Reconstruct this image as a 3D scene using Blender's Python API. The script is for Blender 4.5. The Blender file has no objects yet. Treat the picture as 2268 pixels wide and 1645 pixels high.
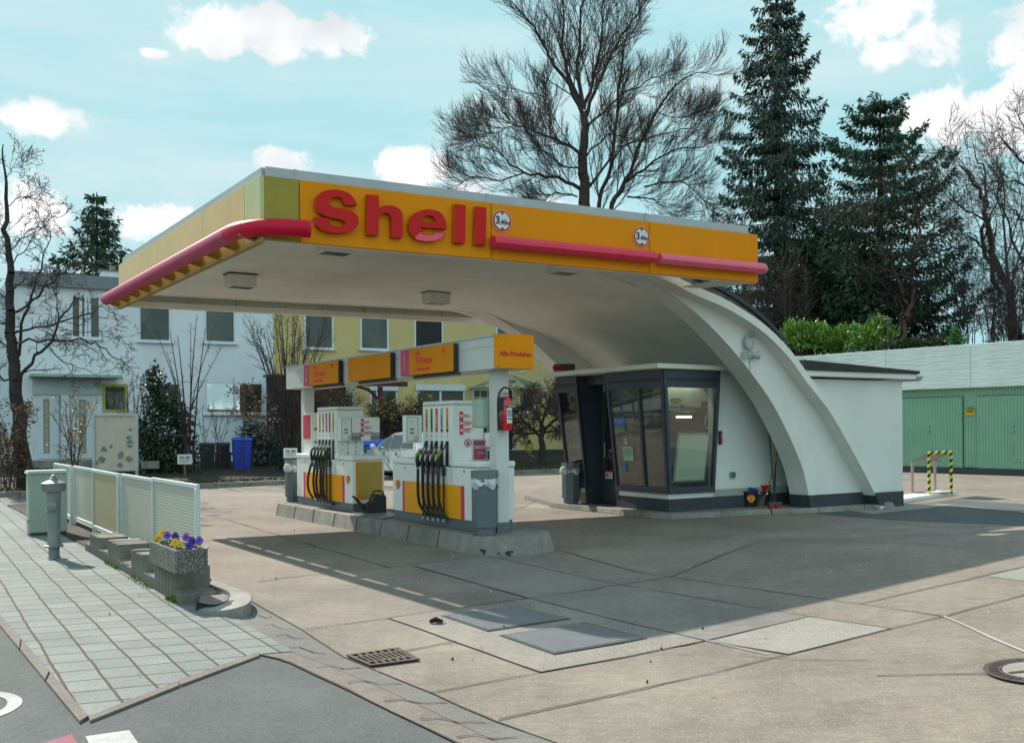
import bpy, bmesh, math, random
import numpy as np
from mathutils import Vector, Matrix
R=math.radians
SC=bpy.context.scene
COL=SC.collection
# ---------------------------------------------------------------- camera model (photo measured on a 2268 x 1645 grid)
F,PX,PY,RL,H=2241.0,1134.0,947.0,0.0069,1.6
def uv(px,py):
    dx,dy=px-PX,py-PY
    return (dx-RL*dy)/F,-(dy+RL*dx)/F
def G(px,py,z=0.0):                       # ground/level-plane point seen at px,py
    u,v=uv(px,py); t=(z-H)/v
    return Vector((u*t,t,z))
def V(px,py,Y):                           # point at depth Y
    u,v=uv(px,py); return Vector((u*Y,Y,H+v*Y))
def hz(x,y):                             # gentle rise of the forecourt towards the right
    w=min(1,max(0,(16.2-y)/4.6)); w=w*w*(3-2*w); a=max(0,x-.8); return .062*(a*a/(a+.5))*w if a<9 else .062*8.5*w
def GH(px,py):
    z=0
    for _ in range(12): p=G(px,py,z); z=.5*z+.5*hz(p.x,p.y)
    return G(px,py,z)
class Fr:                                 # vertical frame: a along ex, b along ey (horizontal), c up
    def __init__(s,o,ex,ey=None):
        s.o=Vector((o[0],o[1],o[2] if len(o)>2 else 0)); e=Vector((ex[0],ex[1],0)).normalized(); s.ex=e
        s.ey=Vector((ey[0],ey[1],0)).normalized() if ey is not None else Vector((-e.y,e.x,0))
        s.ez=Vector((0,0,1))
    def p(s,a,b,c): return s.o+s.ex*a+s.ey*b+s.ez*c
    def hit(s,px,py,b=0.0):               # (a,z) where the sight line meets the plane ey=b
        u,v=uv(px,py); o=s.o+s.ey*b
        t=(o.x*s.ex.y-o.y*s.ex.x)/(u*s.ex.y-s.ex.x)
        P=Vector((u*t,t,0)); return (P-Vector((o.x,o.y,0))).dot(s.ex), H+v*t-s.o.z
    def A(s,px,b=0.0,py=950): return s.hit(px,py,b)[0]
    def off(s,a=0,b=0,c=0): 
        f=Fr(s.p(a,b,c),s.ex,s.ey); return f
A_=Vector((-.543,.840,0)); B_=Vector((.840,.543,0))
# ---------------------------------------------------------------- materials
MT={}
def mat(name,col,rough=.6,metal=0.,var=.12,vs=3.0,bump=.0,bs=60.,col2=None,spec=.5,emit=0,alpha=1,trans=0,isl=0,stain=0,coat=0,hue2=None,coord='Object'):
    if name in MT: return MT[name]
    m=bpy.data.materials.new(name); m.use_nodes=True; nt=m.node_tree; N=nt.nodes; L=nt.links
    b=N['Principled BSDF']; b.inputs['Roughness'].default_value=rough; b.inputs['Metallic'].default_value=metal
    b.inputs['Specular IOR Level'].default_value=spec; b.inputs['Coat Weight'].default_value=coat
    b.inputs['Transmission Weight'].default_value=trans
    c=(*col,1); c2=(*(col2 if col2 else tuple(min(1,x*(1-2*var)) for x in col)),1)
    tc=N.new('ShaderNodeTexCoord')
    no=N.new('ShaderNodeTexNoise'); no.inputs['Scale'].default_value=vs; no.inputs['Detail'].default_value=6; no.inputs['Roughness'].default_value=.65
    L.new(tc.outputs[coord],no.inputs['Vector'])
    rp=N.new('ShaderNodeValToRGB'); rp.color_ramp.elements[0].position=.3; rp.color_ramp.elements[1].position=.7
    rp.color_ramp.elements[0].color=c2; rp.color_ramp.elements[1].color=c
    L.new(no.outputs['Fac'],rp.inputs['Fac']); out=rp.outputs['Color']
    if isl:
        ge=N.new('ShaderNodeNewGeometry'); r2=N.new('ShaderNodeValToRGB')
        r2.color_ramp.elements[0].color=(*[x*(1-isl) for x in col],1); r2.color_ramp.elements[1].color=(*(hue2 if hue2 else [min(1,x*(1+isl)) for x in col]),1)
        L.new(ge.outputs['Random Per Island'],r2.inputs['Fac'])
        mx=N.new('ShaderNodeMixRGB'); mx.inputs[0].default_value=.65; L.new(out,mx.inputs[1]); L.new(r2.outputs['Color'],mx.inputs[2]); out=mx.outputs[0]
    if stain:
        n2=N.new('ShaderNodeTexNoise'); n2.inputs['Scale'].default_value=.9; n2.inputs['Detail'].default_value=8; n2.inputs['Roughness'].default_value=.7
        mp=N.new('ShaderNodeMapping'); mp.inputs['Scale'].default_value=(1,1,.35); L.new(tc.outputs[coord],mp.inputs['Vector']); L.new(mp.outputs[0],n2.inputs['Vector'])
        r3=N.new('ShaderNodeValToRGB'); r3.color_ramp.elements[0].position=.35; r3.color_ramp.elements[1].position=.62
        r3.color_ramp.elements[0].color=(1-stain,1-stain,1-stain*1.15,1); r3.color_ramp.elements[1].color=(1,1,1,1)
        L.new(n2.outputs['Fac'],r3.inputs['Fac']); mx=N.new('ShaderNodeMixRGB'); mx.blend_type='MULTIPLY'; mx.inputs[0].default_value=1
        L.new(out,mx.inputs[1]); L.new(r3.outputs['Color'],mx.inputs[2]); out=mx.outputs[0]
    L.new(out,b.inputs['Base Color'])
    if bump:
        n3=N.new('ShaderNodeTexNoise'); n3.inputs['Scale'].default_value=bs; n3.inputs['Detail'].default_value=4
        L.new(tc.outputs[coord],n3.inputs['Vector'])
        bp=N.new('ShaderNodeBump'); bp.inputs['Strength'].default_value=bump; bp.inputs['Distance'].default_value=.01; L.new(n3.outputs['Fac'],bp.inputs['Height']); L.new(bp.outputs[0],b.inputs['Normal'])
    if emit:
        L.new(out,b.inputs['Emission Color']); b.inputs['Emission Strength'].default_value=emit
    MT[name]=m; return m
def glass(name,tint=(.9,1,.97),ref=.12,rough=.02,op=0.0,body=(.1,.12,.12),fk=.55):
    if name in MT: return MT[name]
    m=bpy.data.materials.new(name); m.use_nodes=True; nt=m.node_tree; N=nt.nodes; L=nt.links
    for n in list(N): 
        if n.type!='OUTPUT_MATERIAL': N.remove(n)
    o=[n for n in N if n.type=='OUTPUT_MATERIAL'][0]
    tr=N.new('ShaderNodeBsdfTransparent'); tr.inputs[0].default_value=(*tint,1)
    gl=N.new('ShaderNodeBsdfGlossy'); gl.inputs['Roughness'].default_value=rough; gl.inputs[0].default_value=(1,1,1,1)
    df=N.new('ShaderNodeBsdfDiffuse'); df.inputs[0].default_value=(*body,1)
    m1=N.new('ShaderNodeMixShader'); m1.inputs[0].default_value=op; L.new(tr.outputs[0],m1.inputs[1]); L.new(df.outputs[0],m1.inputs[2])
    fr=N.new('ShaderNodeLayerWeight'); fr.inputs[0].default_value=.25
    ad=N.new('ShaderNodeMath'); ad.operation='MULTIPLY_ADD'; ad.inputs[1].default_value=fk; ad.inputs[2].default_value=ref; ad.use_clamp=True
    L.new(fr.outputs['Fresnel'],ad.inputs[0])
    m2=N.new('ShaderNodeMixShader'); L.new(ad.outputs[0],m2.inputs[0]); L.new(m1.outputs[0],m2.inputs[1]); L.new(gl.outputs[0],m2.inputs[2])
    L.new(m2.outputs[0],o.inputs[0]); MT[name]=m; return m
# ---------------------------------------------------------------- mesh builder
def catmull(pts,n=6,closed=False):
    pts=[Vector(q) for q in pts]
    out=[]; m=len(pts); rng=range(m if closed else m-1)
    for i in rng:
        g=lambda k: Vector(pts[k%m]) if closed else Vector(pts[max(0,min(m-1,k))])
        p0,p1,p2,p3=g(i-1),g(i),g(i+1),g(i+2)
        for j in range(n):
            t=j/n; out.append(.5*((2*p1)+(p2-p0)*t+(2*p0-5*p1+4*p2-p3)*t*t+(3*p1-p0-3*p2+p3)*t**3))
    if not closed: out.append(Vector(pts[-1]))
    return out
WL={}
class MB:
    def __init__(s): s.v=[]; s.f=[]; s.mi=[]; s.m=0
    def add(s,vs,fs):
        k=len(s.v); s.v+= [Vector(x) for x in vs]; s.f+=[tuple(i+k for i in f) for f in fs]; s.mi+=[s.m]*len(fs); return s
    def box(s,fr,a0,a1,b0,b1,c0,c1,bev=0):
        P=[fr.p(a,b,c) for c in (c0,c1) for b in (b0,b1) for a in (a0,a1)]
        return s.add(P,[(0,2,3,1),(4,5,7,6),(0,1,5,4),(2,6,7,3),(0,4,6,2),(1,3,7,5)])
    def hexa(s,P): # 8 pts bottom 4 loop then top 4 loop
        return s.add(P,[(3,2,1,0),(4,5,6,7),(0,1,5,4),(1,2,6,5),(2,3,7,6),(3,0,4,7)])
    def quad(s,*P): return s.add(P,[tuple(range(len(P)))])
    def prism(s,fr,pts,b0,b1,axis='b'):   # polygon in (a,c), thick along b ; axis 'c': polygon in (a,b) thick along c
        n=len(pts)
        if axis=='b': P=[fr.p(a,b0,c) for a,c in pts]+[fr.p(a,b1,c) for a,c in pts]
        elif axis=='c': P=[fr.p(a,c,b0) for a,c in pts]+[fr.p(a,c,b1) for a,c in pts]
        else: P=[fr.p(b0,a,c) for a,c in pts]+[fr.p(b1,a,c) for a,c in pts]
        return s.add(P,[tuple(range(n-1,-1,-1)),tuple(range(n,2*n))]+[(i,(i+1)%n,(i+1)%n+n,i+n) for i in range(n)])
    def ribbon(s,fr,c1,c2,b0,b1):         # solid between two curves (a,c) of equal length, thick along b
        n=len(c1); P=[fr.p(a,b0,c) for a,c in c1]+[fr.p(a,b0,c) for a,c in c2]+[fr.p(a,b1,c) for a,c in c1]+[fr.p(a,b1,c) for a,c in c2]
        fs=[]
        for i in range(n-1):
            fs+=[(i,i+1,n+i+1,n+i),(2*n+i+1,2*n+i,3*n+i,3*n+i+1),(i+1,i,2*n+i,2*n+i+1),(n+i,n+i+1,3*n+i+1,3*n+i)]
        fs+=[(0,n,3*n,2*n),(n-1,3*n-1,4*n-1,2*n-1)]
        return s.add(P,fs)
    def tube(s,path,r,n=8,caps=True):
        path=[Vector(p) for p in path]; m=len(path); rr=r if isinstance(r,(list,tuple)) else [r]*m
        vs=[]; up=None
        for i,p in enumerate(path):
            d=(path[min(m-1,i+1)]-path[max(0,i-1)]); d=d.normalized() if d.length>1e-9 else Vector((0,0,1))
            if up is None: up=Vector((0,0,1)) if abs(d.z)<.9 else Vector((1,0,0))
            x=d.cross(up); x=x.normalized() if x.length>1e-6 else d.orthogonal().normalized(); y=x.cross(d); up=y
            for k in range(n):
                a=2*math.pi*k/n; vs.append(p+(x*math.cos(a)+y*math.sin(a))*rr[i])
        fs=[(i*n+k,i*n+(k+1)%n,(i+1)*n+(k+1)%n,(i+1)*n+k) for i in range(m-1) for k in range(n)]
        if caps: fs+=[tuple(range(n-1,-1,-1)),tuple(range((m-1)*n,m*n))]
        return s.add(vs,fs)
    def lathe(s,o,prof,n=16,ax=None):
        o=Vector(o); ax=Vector(ax).normalized() if ax is not None else Vector((0,0,1)); x=ax.orthogonal().normalized(); y=ax.cross(x)
        vs=[o+ax*z+(x*math.cos(2*math.pi*k/n)+y*math.sin(2*math.pi*k/n))*r for r,z in prof for k in range(n)]
        m=len(prof); fs=[(i*n+k,i*n+(k+1)%n,(i+1)*n+(k+1)%n,(i+1)*n+k) for i in range(m-1) for k in range(n)]
        fs+=[tuple(range(n-1,-1,-1)),tuple(range((m-1)*n,m*n))]
        return s.add(vs,fs)
    def build(s,name,mats,parent=None,smooth=False,bevel=0,**tags):
        me=bpy.data.meshes.new(name); off=WL.get(parent.name,Vector((0,0,0))) if parent else None
        if parent is None:
            xs=[v.x for v in s.v]; ys=[v.y for v in s.v]; zs=[v.z for v in s.v]
            off=Vector(((min(xs)+max(xs))/2,(min(ys)+max(ys))/2,min(zs)))
        me.from_pydata([tuple(v-off) for v in s.v],[],s.f)
        mats=mats if isinstance(mats,(list,tuple)) else [mats]
        for m in mats: me.materials.append(m)
        if len(mats)>1: me.polygons.foreach_set('material_index',s.mi)
        me.validate(); 
        if not (len(s.f)>20000):
            bm=bmesh.new(); bm.from_mesh(me); bmesh.ops.recalc_face_normals(bm,faces=bm.faces); bm.to_mesh(me); bm.free()
        if smooth:
            me.polygons.foreach_set('use_smooth',[True]*len(me.polygons))
            try: me.set_sharp_from_angle(angle=R(40))
            except Exception: pass
        o=bpy.data.objects.new(name,me); COL.objects.link(o); 
        if parent: o.parent=parent
        else: o.location=off
        WL[o.name]=off
        if bevel:
            md=o.modifiers.new('Bevel','BEVEL'); md.width=bevel; md.segments=2; md.limit_method='ANGLE'; md.angle_limit=R(40)
        for k,x in tags.items(): o[k]=x
        return o
def thing(name,label,cat,loc,group=None):
    o=bpy.data.objects.new(name,None); COL.objects.link(o); o.location=loc; o.empty_display_size=.2
    WL[o.name]=Vector(loc) if len(loc)==3 else Vector((loc[0],loc[1],0)); o.location=WL[o.name]
    o['label']=label; o['category']=cat
    if group: o['group']=group
    return o
def _s():pass
def solo(mb,name,m,label,cat,group=None,**k):
    t={'label':label,'category':cat}
    if group: t['group']=group
    return mb.build(name,m,None,**k,**t)
def struct(mb,name,m,**k): return mb.build(name,m,None,kind='structure',**k)
def text(s,size,fr,a,b,c,m,parent,name='lettering',bold=0.,ext=.002,align='LEFT',vert=False,sx=1.,shear=0,**tags):
    cu=bpy.data.curves.new('t','FONT'); cu.body=s; cu.size=size; cu.extrude=ext; cu.offset=bold; cu.align_x=align; cu.align_y='CENTER'; cu.shear=shear; cu.space_line=.85
    cu.resolution_u=3
    ob=bpy.data.objects.new('t',cu); COL.objects.link(ob); dg=bpy.context.evaluated_depsgraph_get()
    me=bpy.data.meshes.new_from_object(ob.evaluated_get(dg)); bpy.data.objects.remove(ob)
    ex,ez=(fr.ex,fr.ez) if not vert else (fr.ez,-fr.ex)
    mb=MB(); n=ex.cross(ez)
    mb.add([fr.p(a,b,c)+ex*v.co.x*sx+ez*v.co.y+n*v.co.z for v in me.vertices],[tuple(p.vertices) for p in me.polygons])
    return mb.build(name,m,parent,**tags)
def dup(root,loc,rotz=None,label=None):
    def cp(o,par):
        c=o.copy(); COL.objects.link(c); c.parent=par
        for ch in o.children: cp(ch,c)
        return c
    r=cp(root,None); r.location=loc
    if rotz is not None: r.rotation_euler=(0,0,rotz)
    if label: r['label']=label
    return r
# ---------------------------------------------------------------- palette
def C(r,g,b):
    f=lambda x:(x/255/12.92 if x/255<=.04045 else ((x/255+.055)/1.055)**2.4)
    return (f(r),f(g),f(b))
WHITE=mat('white_render',(.79,.79,.74),.75,var=.04,vs=1.2,bump=.25,bs=45,stain=.10)
SOFF=mat('soffit_paint',(.84,.84,.77),.8,var=.05,vs=.8,bump=.2,bs=30,stain=.12)
HWHITE=mat('house_render',(.76,.80,.85),.85,var=.04,vs=.8,bump=.3,bs=50,stain=.08)
YELR=mat('yellow_render',(.62,.50,.22),.85,var=.05,vs=.8,bump=.3,bs=60,stain=.07)
ORANGE=mat('orange_panel',(.80,.28,.006),.6,spec=.12,var=.03,vs=1.0,stain=.08)
OLIVE=mat('olive_panel',(.42,.33,.01),.4,var=.10,vs=2.2,stain=.25)
PALEY=mat('pale_yellow_panel',(.74,.46,.09),.28,var=.08,vs=1.4,stain=.08)
PALEG=mat('pale_green_panel',(.50,.54,.24),.4,var=.06)
RED=mat('red_letters',(.60,.008,.008),.55,var=.05,spec=.25)
PINK=mat('pink_patch',(.85,.08,.16),.4,var=.05)
CRIM=mat('crimson_tube',(.60,.004,.035),.45,var=.08,vs=4,spec=.25)
ROSE=mat('rose_tube',(.80,.04,.09),.35,var=.10,vs=4,spec=.4)
ZINC=mat('zinc_cap',(.42,.46,.47),.5,metal=.3,var=.08,vs=2)
SLATE=mat('slate_blue_paint',(.045,.06,.085),.45,var=.1,vs=2)
SLATE2=mat('slate_plinth',(.05,.062,.075),.75,var=.15,vs=3,bump=.4,bs=30,stain=.1)
LGREY=mat('pump_white',(.79,.80,.76),.35,var=.03,coat=.2)
BLACK=mat('black_rubber',(.012,.013,.015),.5,var=.1)
DGREY=mat('dark_grey',(.06,.065,.07),.5,var=.1)
MGREY=mat('bin_grey',(.13,.165,.185),.45,var=.08,metal=.2)
STEEL=mat('steel',(.45,.47,.47),.35,metal=.8,var=.06)
GREENP=mat('green_plastic',(.01,.28,.06),.4,var=.05)
BARK=mat('bark',(.07,.055,.045),.9,var=.3,vs=8,bump=.8,bs=20)
BARKD=mat('dark_bark',(.045,.035,.032),.9,var=.3,vs=8,bump=.8,bs=20)
TWIG=mat('twig',(.085,.06,.055),.9,var=.25,vs=3)
TWIGR=mat('red_twig',(.105,.07,.06),.9,var=.25,vs=3)
KERB=mat('kerb_concrete',(.33,.32,.29),.85,var=.2,vs=5,bump=.5,bs=50,stain=.35)
# ================================================================ camera, light, sky
cam=bpy.data.cameras.new('Camera'); co=bpy.data.objects.new('Camera',cam); COL.objects.link(co); SC.camera=co
co.location=(0,0,H); co.rotation_euler=(R(90),RL,0); cam.sensor_width=36; cam.lens=F/2268*36; cam.shift_y=(PY-822.5)/2268; cam.clip_end=2000; cam.clip_start=.05
SUNV=Vector((-.80,1.0,1)).normalized()
sl=bpy.data.lights.new('Sun','SUN'); sl.energy=4.3; sl.angle=R(.5); sl.color=(1,.93,.84)
so=bpy.data.objects.new('Sun',sl); COL.objects.link(so); so.location=(-20,30,40); so.rotation_euler=SUNV.to_track_quat('Z','Y').to_euler()
W=bpy.data.worlds.new('World'); SC.world=W; W.use_nodes=True; nt=W.node_tree; N=nt.nodes; L=nt.links
bg=N['Background']; bg.inputs[1].default_value=.15
sky=N.new('ShaderNodeTexSky'); sky.sky_type='NISHITA'; sky.sun_disc=False; sky.sun_elevation=R(38.7); sky.sun_rotation=R(-39.8); sky.air_density=1.0; sky.dust_density=.25; sky.ozone_density=1.0
tc=N.new('ShaderNodeTexCoord')
def mth(op,a,b=None,c=None,cl=False):
    n=N.new('ShaderNodeMath'); n.operation=op; n.use_clamp=cl
    for i,x in enumerate((a,b,c)):
        if x is None: continue
        if isinstance(x,(int,float)): n.inputs[i].default_value=x
        else: L.new(x,n.inputs[i])
    return n.outputs[0]
def dot(v):
    n=N.new('ShaderNodeVectorMath'); n.operation='DOT_PRODUCT'; L.new(tc.outputs['Generated'],n.inputs[0]); n.inputs[1].default_value=v; return n.outputs['Value']
def noise(sc,det,rough,vec,dist=0):
    n=N.new('ShaderNodeTexNoise'); n.inputs['Scale'].default_value=sc; n.inputs['Detail'].default_value=det; n.inputs['Roughness'].default_value=rough; n.inputs['Distortion'].default_value=dist
    L.new(vec,n.inputs['Vector']); return n.outputs['Fac']
n1=noise(22,9,.62,tc.outputs['Generated'],.3)
n0=noise(8,5,.5,tc.outputs['Generated'])
blobs=[(600,52,190,48),(480,88,90,34),(735,72,80,52),(610,112,60,26),(335,118,34,12),(35,255,105,48),(622,352,60,30),(950,375,105,45),(350,500,130,45),(60,470,120,60),
 (1030,420,60,40),(1960,40,120,62),(2050,80,90,60),(1985,110,70,35),(2240,110,60,95),(2130,255,125,62),(2250,250,100,90),(2300,30,70,60),(1200,480,160,40),(1480,520,120,40),
 (-500,300,400,120),(2900,200,300,150),(400,-600,500,160),(1800,-700,500,200),(-900,-200,400,200)]
cover=None
for px,py,rx,ry in blobs:
    u,v=uv(px,py); c=Vector((u,1,v)).normalized(); ex=Vector((0,0,1)).cross(c)*-1; ex.normalize(); ez=ex.cross(c); ez.normalize()
    cs=(u*u+v*v+1)**-.5; kx=rx/F*cs; kz=ry/F*cs
    a=mth('DIVIDE',dot(ex),kx); b=mth('DIVIDE',dot(ez),kz)
    d=mth('SQRT',mth('ADD',mth('MULTIPLY',a,a),mth('MULTIPLY',b,b)))
    m=mth('SUBTRACT',1.0,d); m=mth('SUBTRACT',m,mth('MULTIPLY',mth('LESS_THAN',dot(c),0.0),50.0))
    cover=m if cover is None else mth('MAXIMUM',cover,m)
for v_,r_ in (((-.3,-1,.55),.5),((.9,-.8,.5),.45),((.1,-.5,1.0),.35),((-1.2,-.5,.6),.35),((1.3,.1,.45),.3)):  # added clouds out of view, mostly behind the camera, to brighten shaded faces
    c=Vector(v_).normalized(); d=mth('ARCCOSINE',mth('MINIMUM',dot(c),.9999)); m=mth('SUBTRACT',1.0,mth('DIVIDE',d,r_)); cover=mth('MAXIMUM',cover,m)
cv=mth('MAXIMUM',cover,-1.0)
den=mth('MULTIPLY_ADD',mth('SUBTRACT',n1,.5),3.4,cv)
rp=N.new('ShaderNodeMapRange'); rp.interpolation_type='SMOOTHSTEP'; rp.inputs[1].default_value=-.12; rp.inputs[2].default_value=.42; L.new(den,rp.inputs[0])
# thin veil
mp=N.new('ShaderNodeMapping'); mp.inputs['Rotation'].default_value=(0,R(-14),0); mp.inputs['Scale'].default_value=(2.0,2.0,11); L.new(tc.outputs['Generated'],mp.inputs[0])
n2=noise(1.6,7,.55,mp.outputs[0],.6)
vr=N.new('ShaderNodeMapRange'); vr.interpolation_type='SMOOTHSTEP'; vr.inputs[1].default_value=.36; vr.inputs[2].default_value=.72; vr.inputs[4].default_value=.55; L.new(n2,vr.inputs[0])
# left side of the sky (towards the sun) is paler
sd=mth('MULTIPLY_ADD',dot(tuple(SUNV)),1.2,-.62,True)
veil=mth('ADD',vr.outputs[0],mth('MULTIPLY',sd,.3),None,True)
tint=N.new('ShaderNodeMixRGB'); tint.blend_type='MULTIPLY'; tint.inputs[0].default_value=1; tint.inputs[2].default_value=(1.04,1.15,.95,1); L.new(sky.outputs[0],tint.inputs[1])
m1=N.new('ShaderNodeMixRGB'); m1.inputs[2].default_value=(3.3,3.85,3.9,1); L.new(veil,m1.inputs[0])
dk=N.new('ShaderNodeMixRGB'); dk.blend_type='DARKEN'; dk.inputs[0].default_value=1; dk.inputs[2].default_value=(1.85,3.3,3.6,1); L.new(tint.outputs[0],dk.inputs[1]); L.new(dk.outputs[0],m1.inputs[1])
shade=N.new('ShaderNodeMixRGB'); shade.inputs[1].default_value=(4.6,4.6,4.6,1); shade.inputs[2].default_value=(3.3,3.5,3.7,1)
gs=N.new('ShaderNodeMapRange'); gs.inputs[1].default_value=.5; gs.inputs[2].default_value=.7; L.new(n0,gs.inputs[0]); L.new(gs.outputs[0],shade.inputs[0])
m2=N.new('ShaderNodeMixRGB'); L.new(rp.outputs[0],m2.inputs[0]); L.new(m1.outputs[0],m2.inputs[1])
bk_=mth('MULTIPLY_ADD',dot((0,-1,0)),0.35,1.0); bk_=mth('MAXIMUM',bk_,1.0); cb_=N.new('ShaderNodeCombineXYZ'); [L.new(bk_,cb_.inputs[i]) for i in range(3)]  # clouds made brighter towards the back of the camera as extra fill light
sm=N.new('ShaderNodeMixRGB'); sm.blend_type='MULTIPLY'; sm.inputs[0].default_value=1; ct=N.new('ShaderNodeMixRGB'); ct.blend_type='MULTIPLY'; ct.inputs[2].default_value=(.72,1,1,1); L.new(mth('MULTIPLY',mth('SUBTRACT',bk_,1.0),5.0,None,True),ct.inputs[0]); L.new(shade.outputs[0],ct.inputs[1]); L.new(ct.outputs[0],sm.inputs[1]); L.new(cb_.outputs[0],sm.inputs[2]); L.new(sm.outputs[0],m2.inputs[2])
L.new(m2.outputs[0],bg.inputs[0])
SC.view_settings.view_transform='Standard'; SC.view_settings.look='None'; SC.view_settings.exposure=.64; SC.view_settings.gamma=1
SC.cycles.max_bounces=7; SC.cycles.diffuse_bounces=4; SC.cycles.transparent_max_bounces=16; SC.cycles.use_denoising=True; SC.cycles.sample_clamp_indirect=6; SC.cycles.caustics_reflective=False
# ================================================================ ground materials
def ground_mat(name,col,col2,sp=.0,spc=(.5,.5,.5),fine=350,stain=.25,brush=None,rough=.9,tone=None,sz=.35):
    m=bpy.data.materials.new(name); m.use_nodes=True; nt=m.node_tree; N=nt.nodes; L=nt.links; b=N['Principled BSDF']; b.inputs['Roughness'].default_value=rough; b.inputs['Specular IOR Level'].default_value=.3
    g=N.new('ShaderNodeNewGeometry').outputs['Position']
    def ns(s,d,r=.6,vec=g):
        n=N.new('ShaderNodeTexNoise'); n.inputs['Scale'].default_value=s; n.inputs['Detail'].default_value=d; n.inputs['Roughness'].default_value=r; L.new(vec,n.inputs['Vector']); return n.outputs['Fac']
    def rmp(f,a,b_,c1,c2):
        r=N.new('ShaderNodeValToRGB'); e=r.color_ramp.elements; e[0].position=a; e[1].position=b_; e[0].color=(*c1,1); e[1].color=(*c2,1); L.new(f,r.inputs[0]); return r.outputs[0]
    def mul(a,b_,f=1):
        x=N.new('ShaderNodeMixRGB'); x.blend_type='MULTIPLY'; x.inputs[0].default_value=f; L.new(a,x.inputs[1]); L.new(b_,x.inputs[2]); return x.outputs[0]
    c=rmp(ns(.9,8,.65),.3,.7,col2,col)
    c=mul(c,rmp(ns(.23,6,.7),.35,.6,(1-stain,)*3,(1.05,)*3))
    c=mul(c,rmp(ns(7,6,.75),.42,.62,(1-stain*.55,)*3,(1.04,)*3))
    c=mul(c,rmp(ns(fine*.2,3,.6),.3,.7,(.80,)*3,(1.15,)*3))
    if brush is not None:
        c=mul(c,rmp(ns(2.6,5,.6),.60,.70,(1,1,1),(.84,.83,.82))); c=mul(c,rmp(ns(9,2,.5),.70,.74,(1,1,1),(.80,.79,.78)))
        mp=N.new('ShaderNodeMapping'); mp.inputs['Rotation'].default_value=(0,0,brush); mp.inputs['Scale'].default_value=(1.2,26,1); L.new(g,mp.inputs[0])
        c=mul(c,rmp(ns(1.5,5,.7,mp.outputs[0]),.36,.62,(.86,)*3,(1.04,)*3))
    if sp:
        vo=N.new('ShaderNodeTexVoronoi'); vo.inputs['Scale'].default_value=fine*sz; L.new(g,vo.inputs['Vector'])
        r=N.new('ShaderNodeMath'); r.operation='LESS_THAN'; r.inputs[1].default_value=sp; L.new(vo.outputs['Distance'],r.inputs[0])
        x=N.new('ShaderNodeMixRGB'); L.new(r.outputs[0],x.inputs[0]); L.new(c,x.inputs[1]); x.inputs[2].default_value=(*spc,1); c=x.outputs[0]
    if tone: 
        pass
    L.new(c,b.inputs['Base Color'])
    bp=N.new('ShaderNodeBump'); bp.inputs['Strength'].default_value=.35; bp.inputs['Distance'].default_value=.004; L.new(ns(fine*.4,4),bp.inputs['Height']); L.new(bp.outputs[0],b.inputs['Normal'])
    return m
ASPH=ground_mat('asphalt',(.115,.128,.124),(.082,.092,.092),.20,(.19,.205,.20),stain=.2,sz=.2)
CONC=ground_mat('forecourt_concrete',(.30,.258,.212),(.225,.19,.158),.16,(.42,.38,.34),stain=.24,brush=R(32),sz=.12)
CONCB=ground_mat('blue_grey_concrete',(.29,.265,.235),(.225,.205,.185),.14,(.42,.40,.38),stain=.2,brush=R(32),sz=.12)
CONCP=ground_mat('pale_concrete',(.325,.31,.265),(.265,.25,.22),.2,(.5,.48,.44),stain=.15,sz=.15)
GRAV=ground_mat('gravel_concrete',(.29,.265,.225),(.205,.185,.16),.30,(.36,.34,.30),fine=300,stain=.2,sz=.2)
TAN=ground_mat('tan_edge_concrete',(.24,.205,.175),(.18,.155,.135),.16,(.4,.36,.32),stain=.22,sz=.15)
GUT=ground_mat('gutter_paver',(.215,.205,.185),(.16,.155,.14),.14,(.33,.33,.31),stain=.22,sz=.15)
SOIL=ground_mat('garden_soil',(.065,.05,.035),(.03,.025,.018),.0,stain=.4)
DEEP=mat('joint_dirt',(.075,.05,.04),.95,var=.3,vs=9)
PALEJ=mat('pale_joint_filler',(.42,.40,.37),.8,var=.1)
MARK=ground_mat('road_paint',(.62,.62,.58),(.45,.45,.42),.1,(.2,.2,.2),stain=.3)
MARKP=ground_mat('pink_road_paint',(.42,.14,.19),(.28,.12,.15),.12,(.15,.15,.15),stain=.35)
def sheet(name,pts,z,m,parent=None,**k):
    mb=MB(); mb.quad(*[Vector((p[0],p[1],z)) for p in pts]); return mb.build(name,m,parent,**k)
def Gs(pp,z=0.0): return [Vector((*GH(x,y).xy,0)) for x,y in pp]
def drape(name,P,z,m,**k):
    bm=bmesh.new(); bm.faces.new([bm.verts.new((p[0],p[1],0)) for p in P])
    x=.8
    while x<11: bmesh.ops.bisect_plane(bm,geom=bm.verts[:]+bm.edges[:]+bm.faces[:],plane_co=(x,0,0),plane_no=(1,0,0)); x+=.45
    y=1.5
    while y<17: bmesh.ops.bisect_plane(bm,geom=bm.verts[:]+bm.edges[:]+bm.faces[:],plane_co=(0,y,0),plane_no=(0,1,0)); y+=.45
    mb=MB(); bm.verts.index_update(); mb.add([Vector((v.co.x,v.co.y,hz(v.co.x,v.co.y)+z)) for v in bm.verts],[tuple(v.index for v in f.verts) for f in bm.faces]); bm.free()
    for i,f in enumerate(mb.f):
        a,b,c=mb.v[f[0]],mb.v[f[1]],mb.v[f[2]]
    return mb.build(name,m,None,kind='structure',**k)
# base: asphalt ground to the horizon
mb=MB(); n=24
for i in range(n):
    for j in range(n):
        x0,x1=-600+1200*i/n,-600+1200*(i+1)/n; y0,y1=-400+1400*j/n,-400+1400*(j+1)/n
        mb.quad((x0,y0,-.008),(x1,y0,-.008),(x1,y1,-.008),(x0,y1,-.008))
struct(mb,'ground',ASPH)
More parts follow.
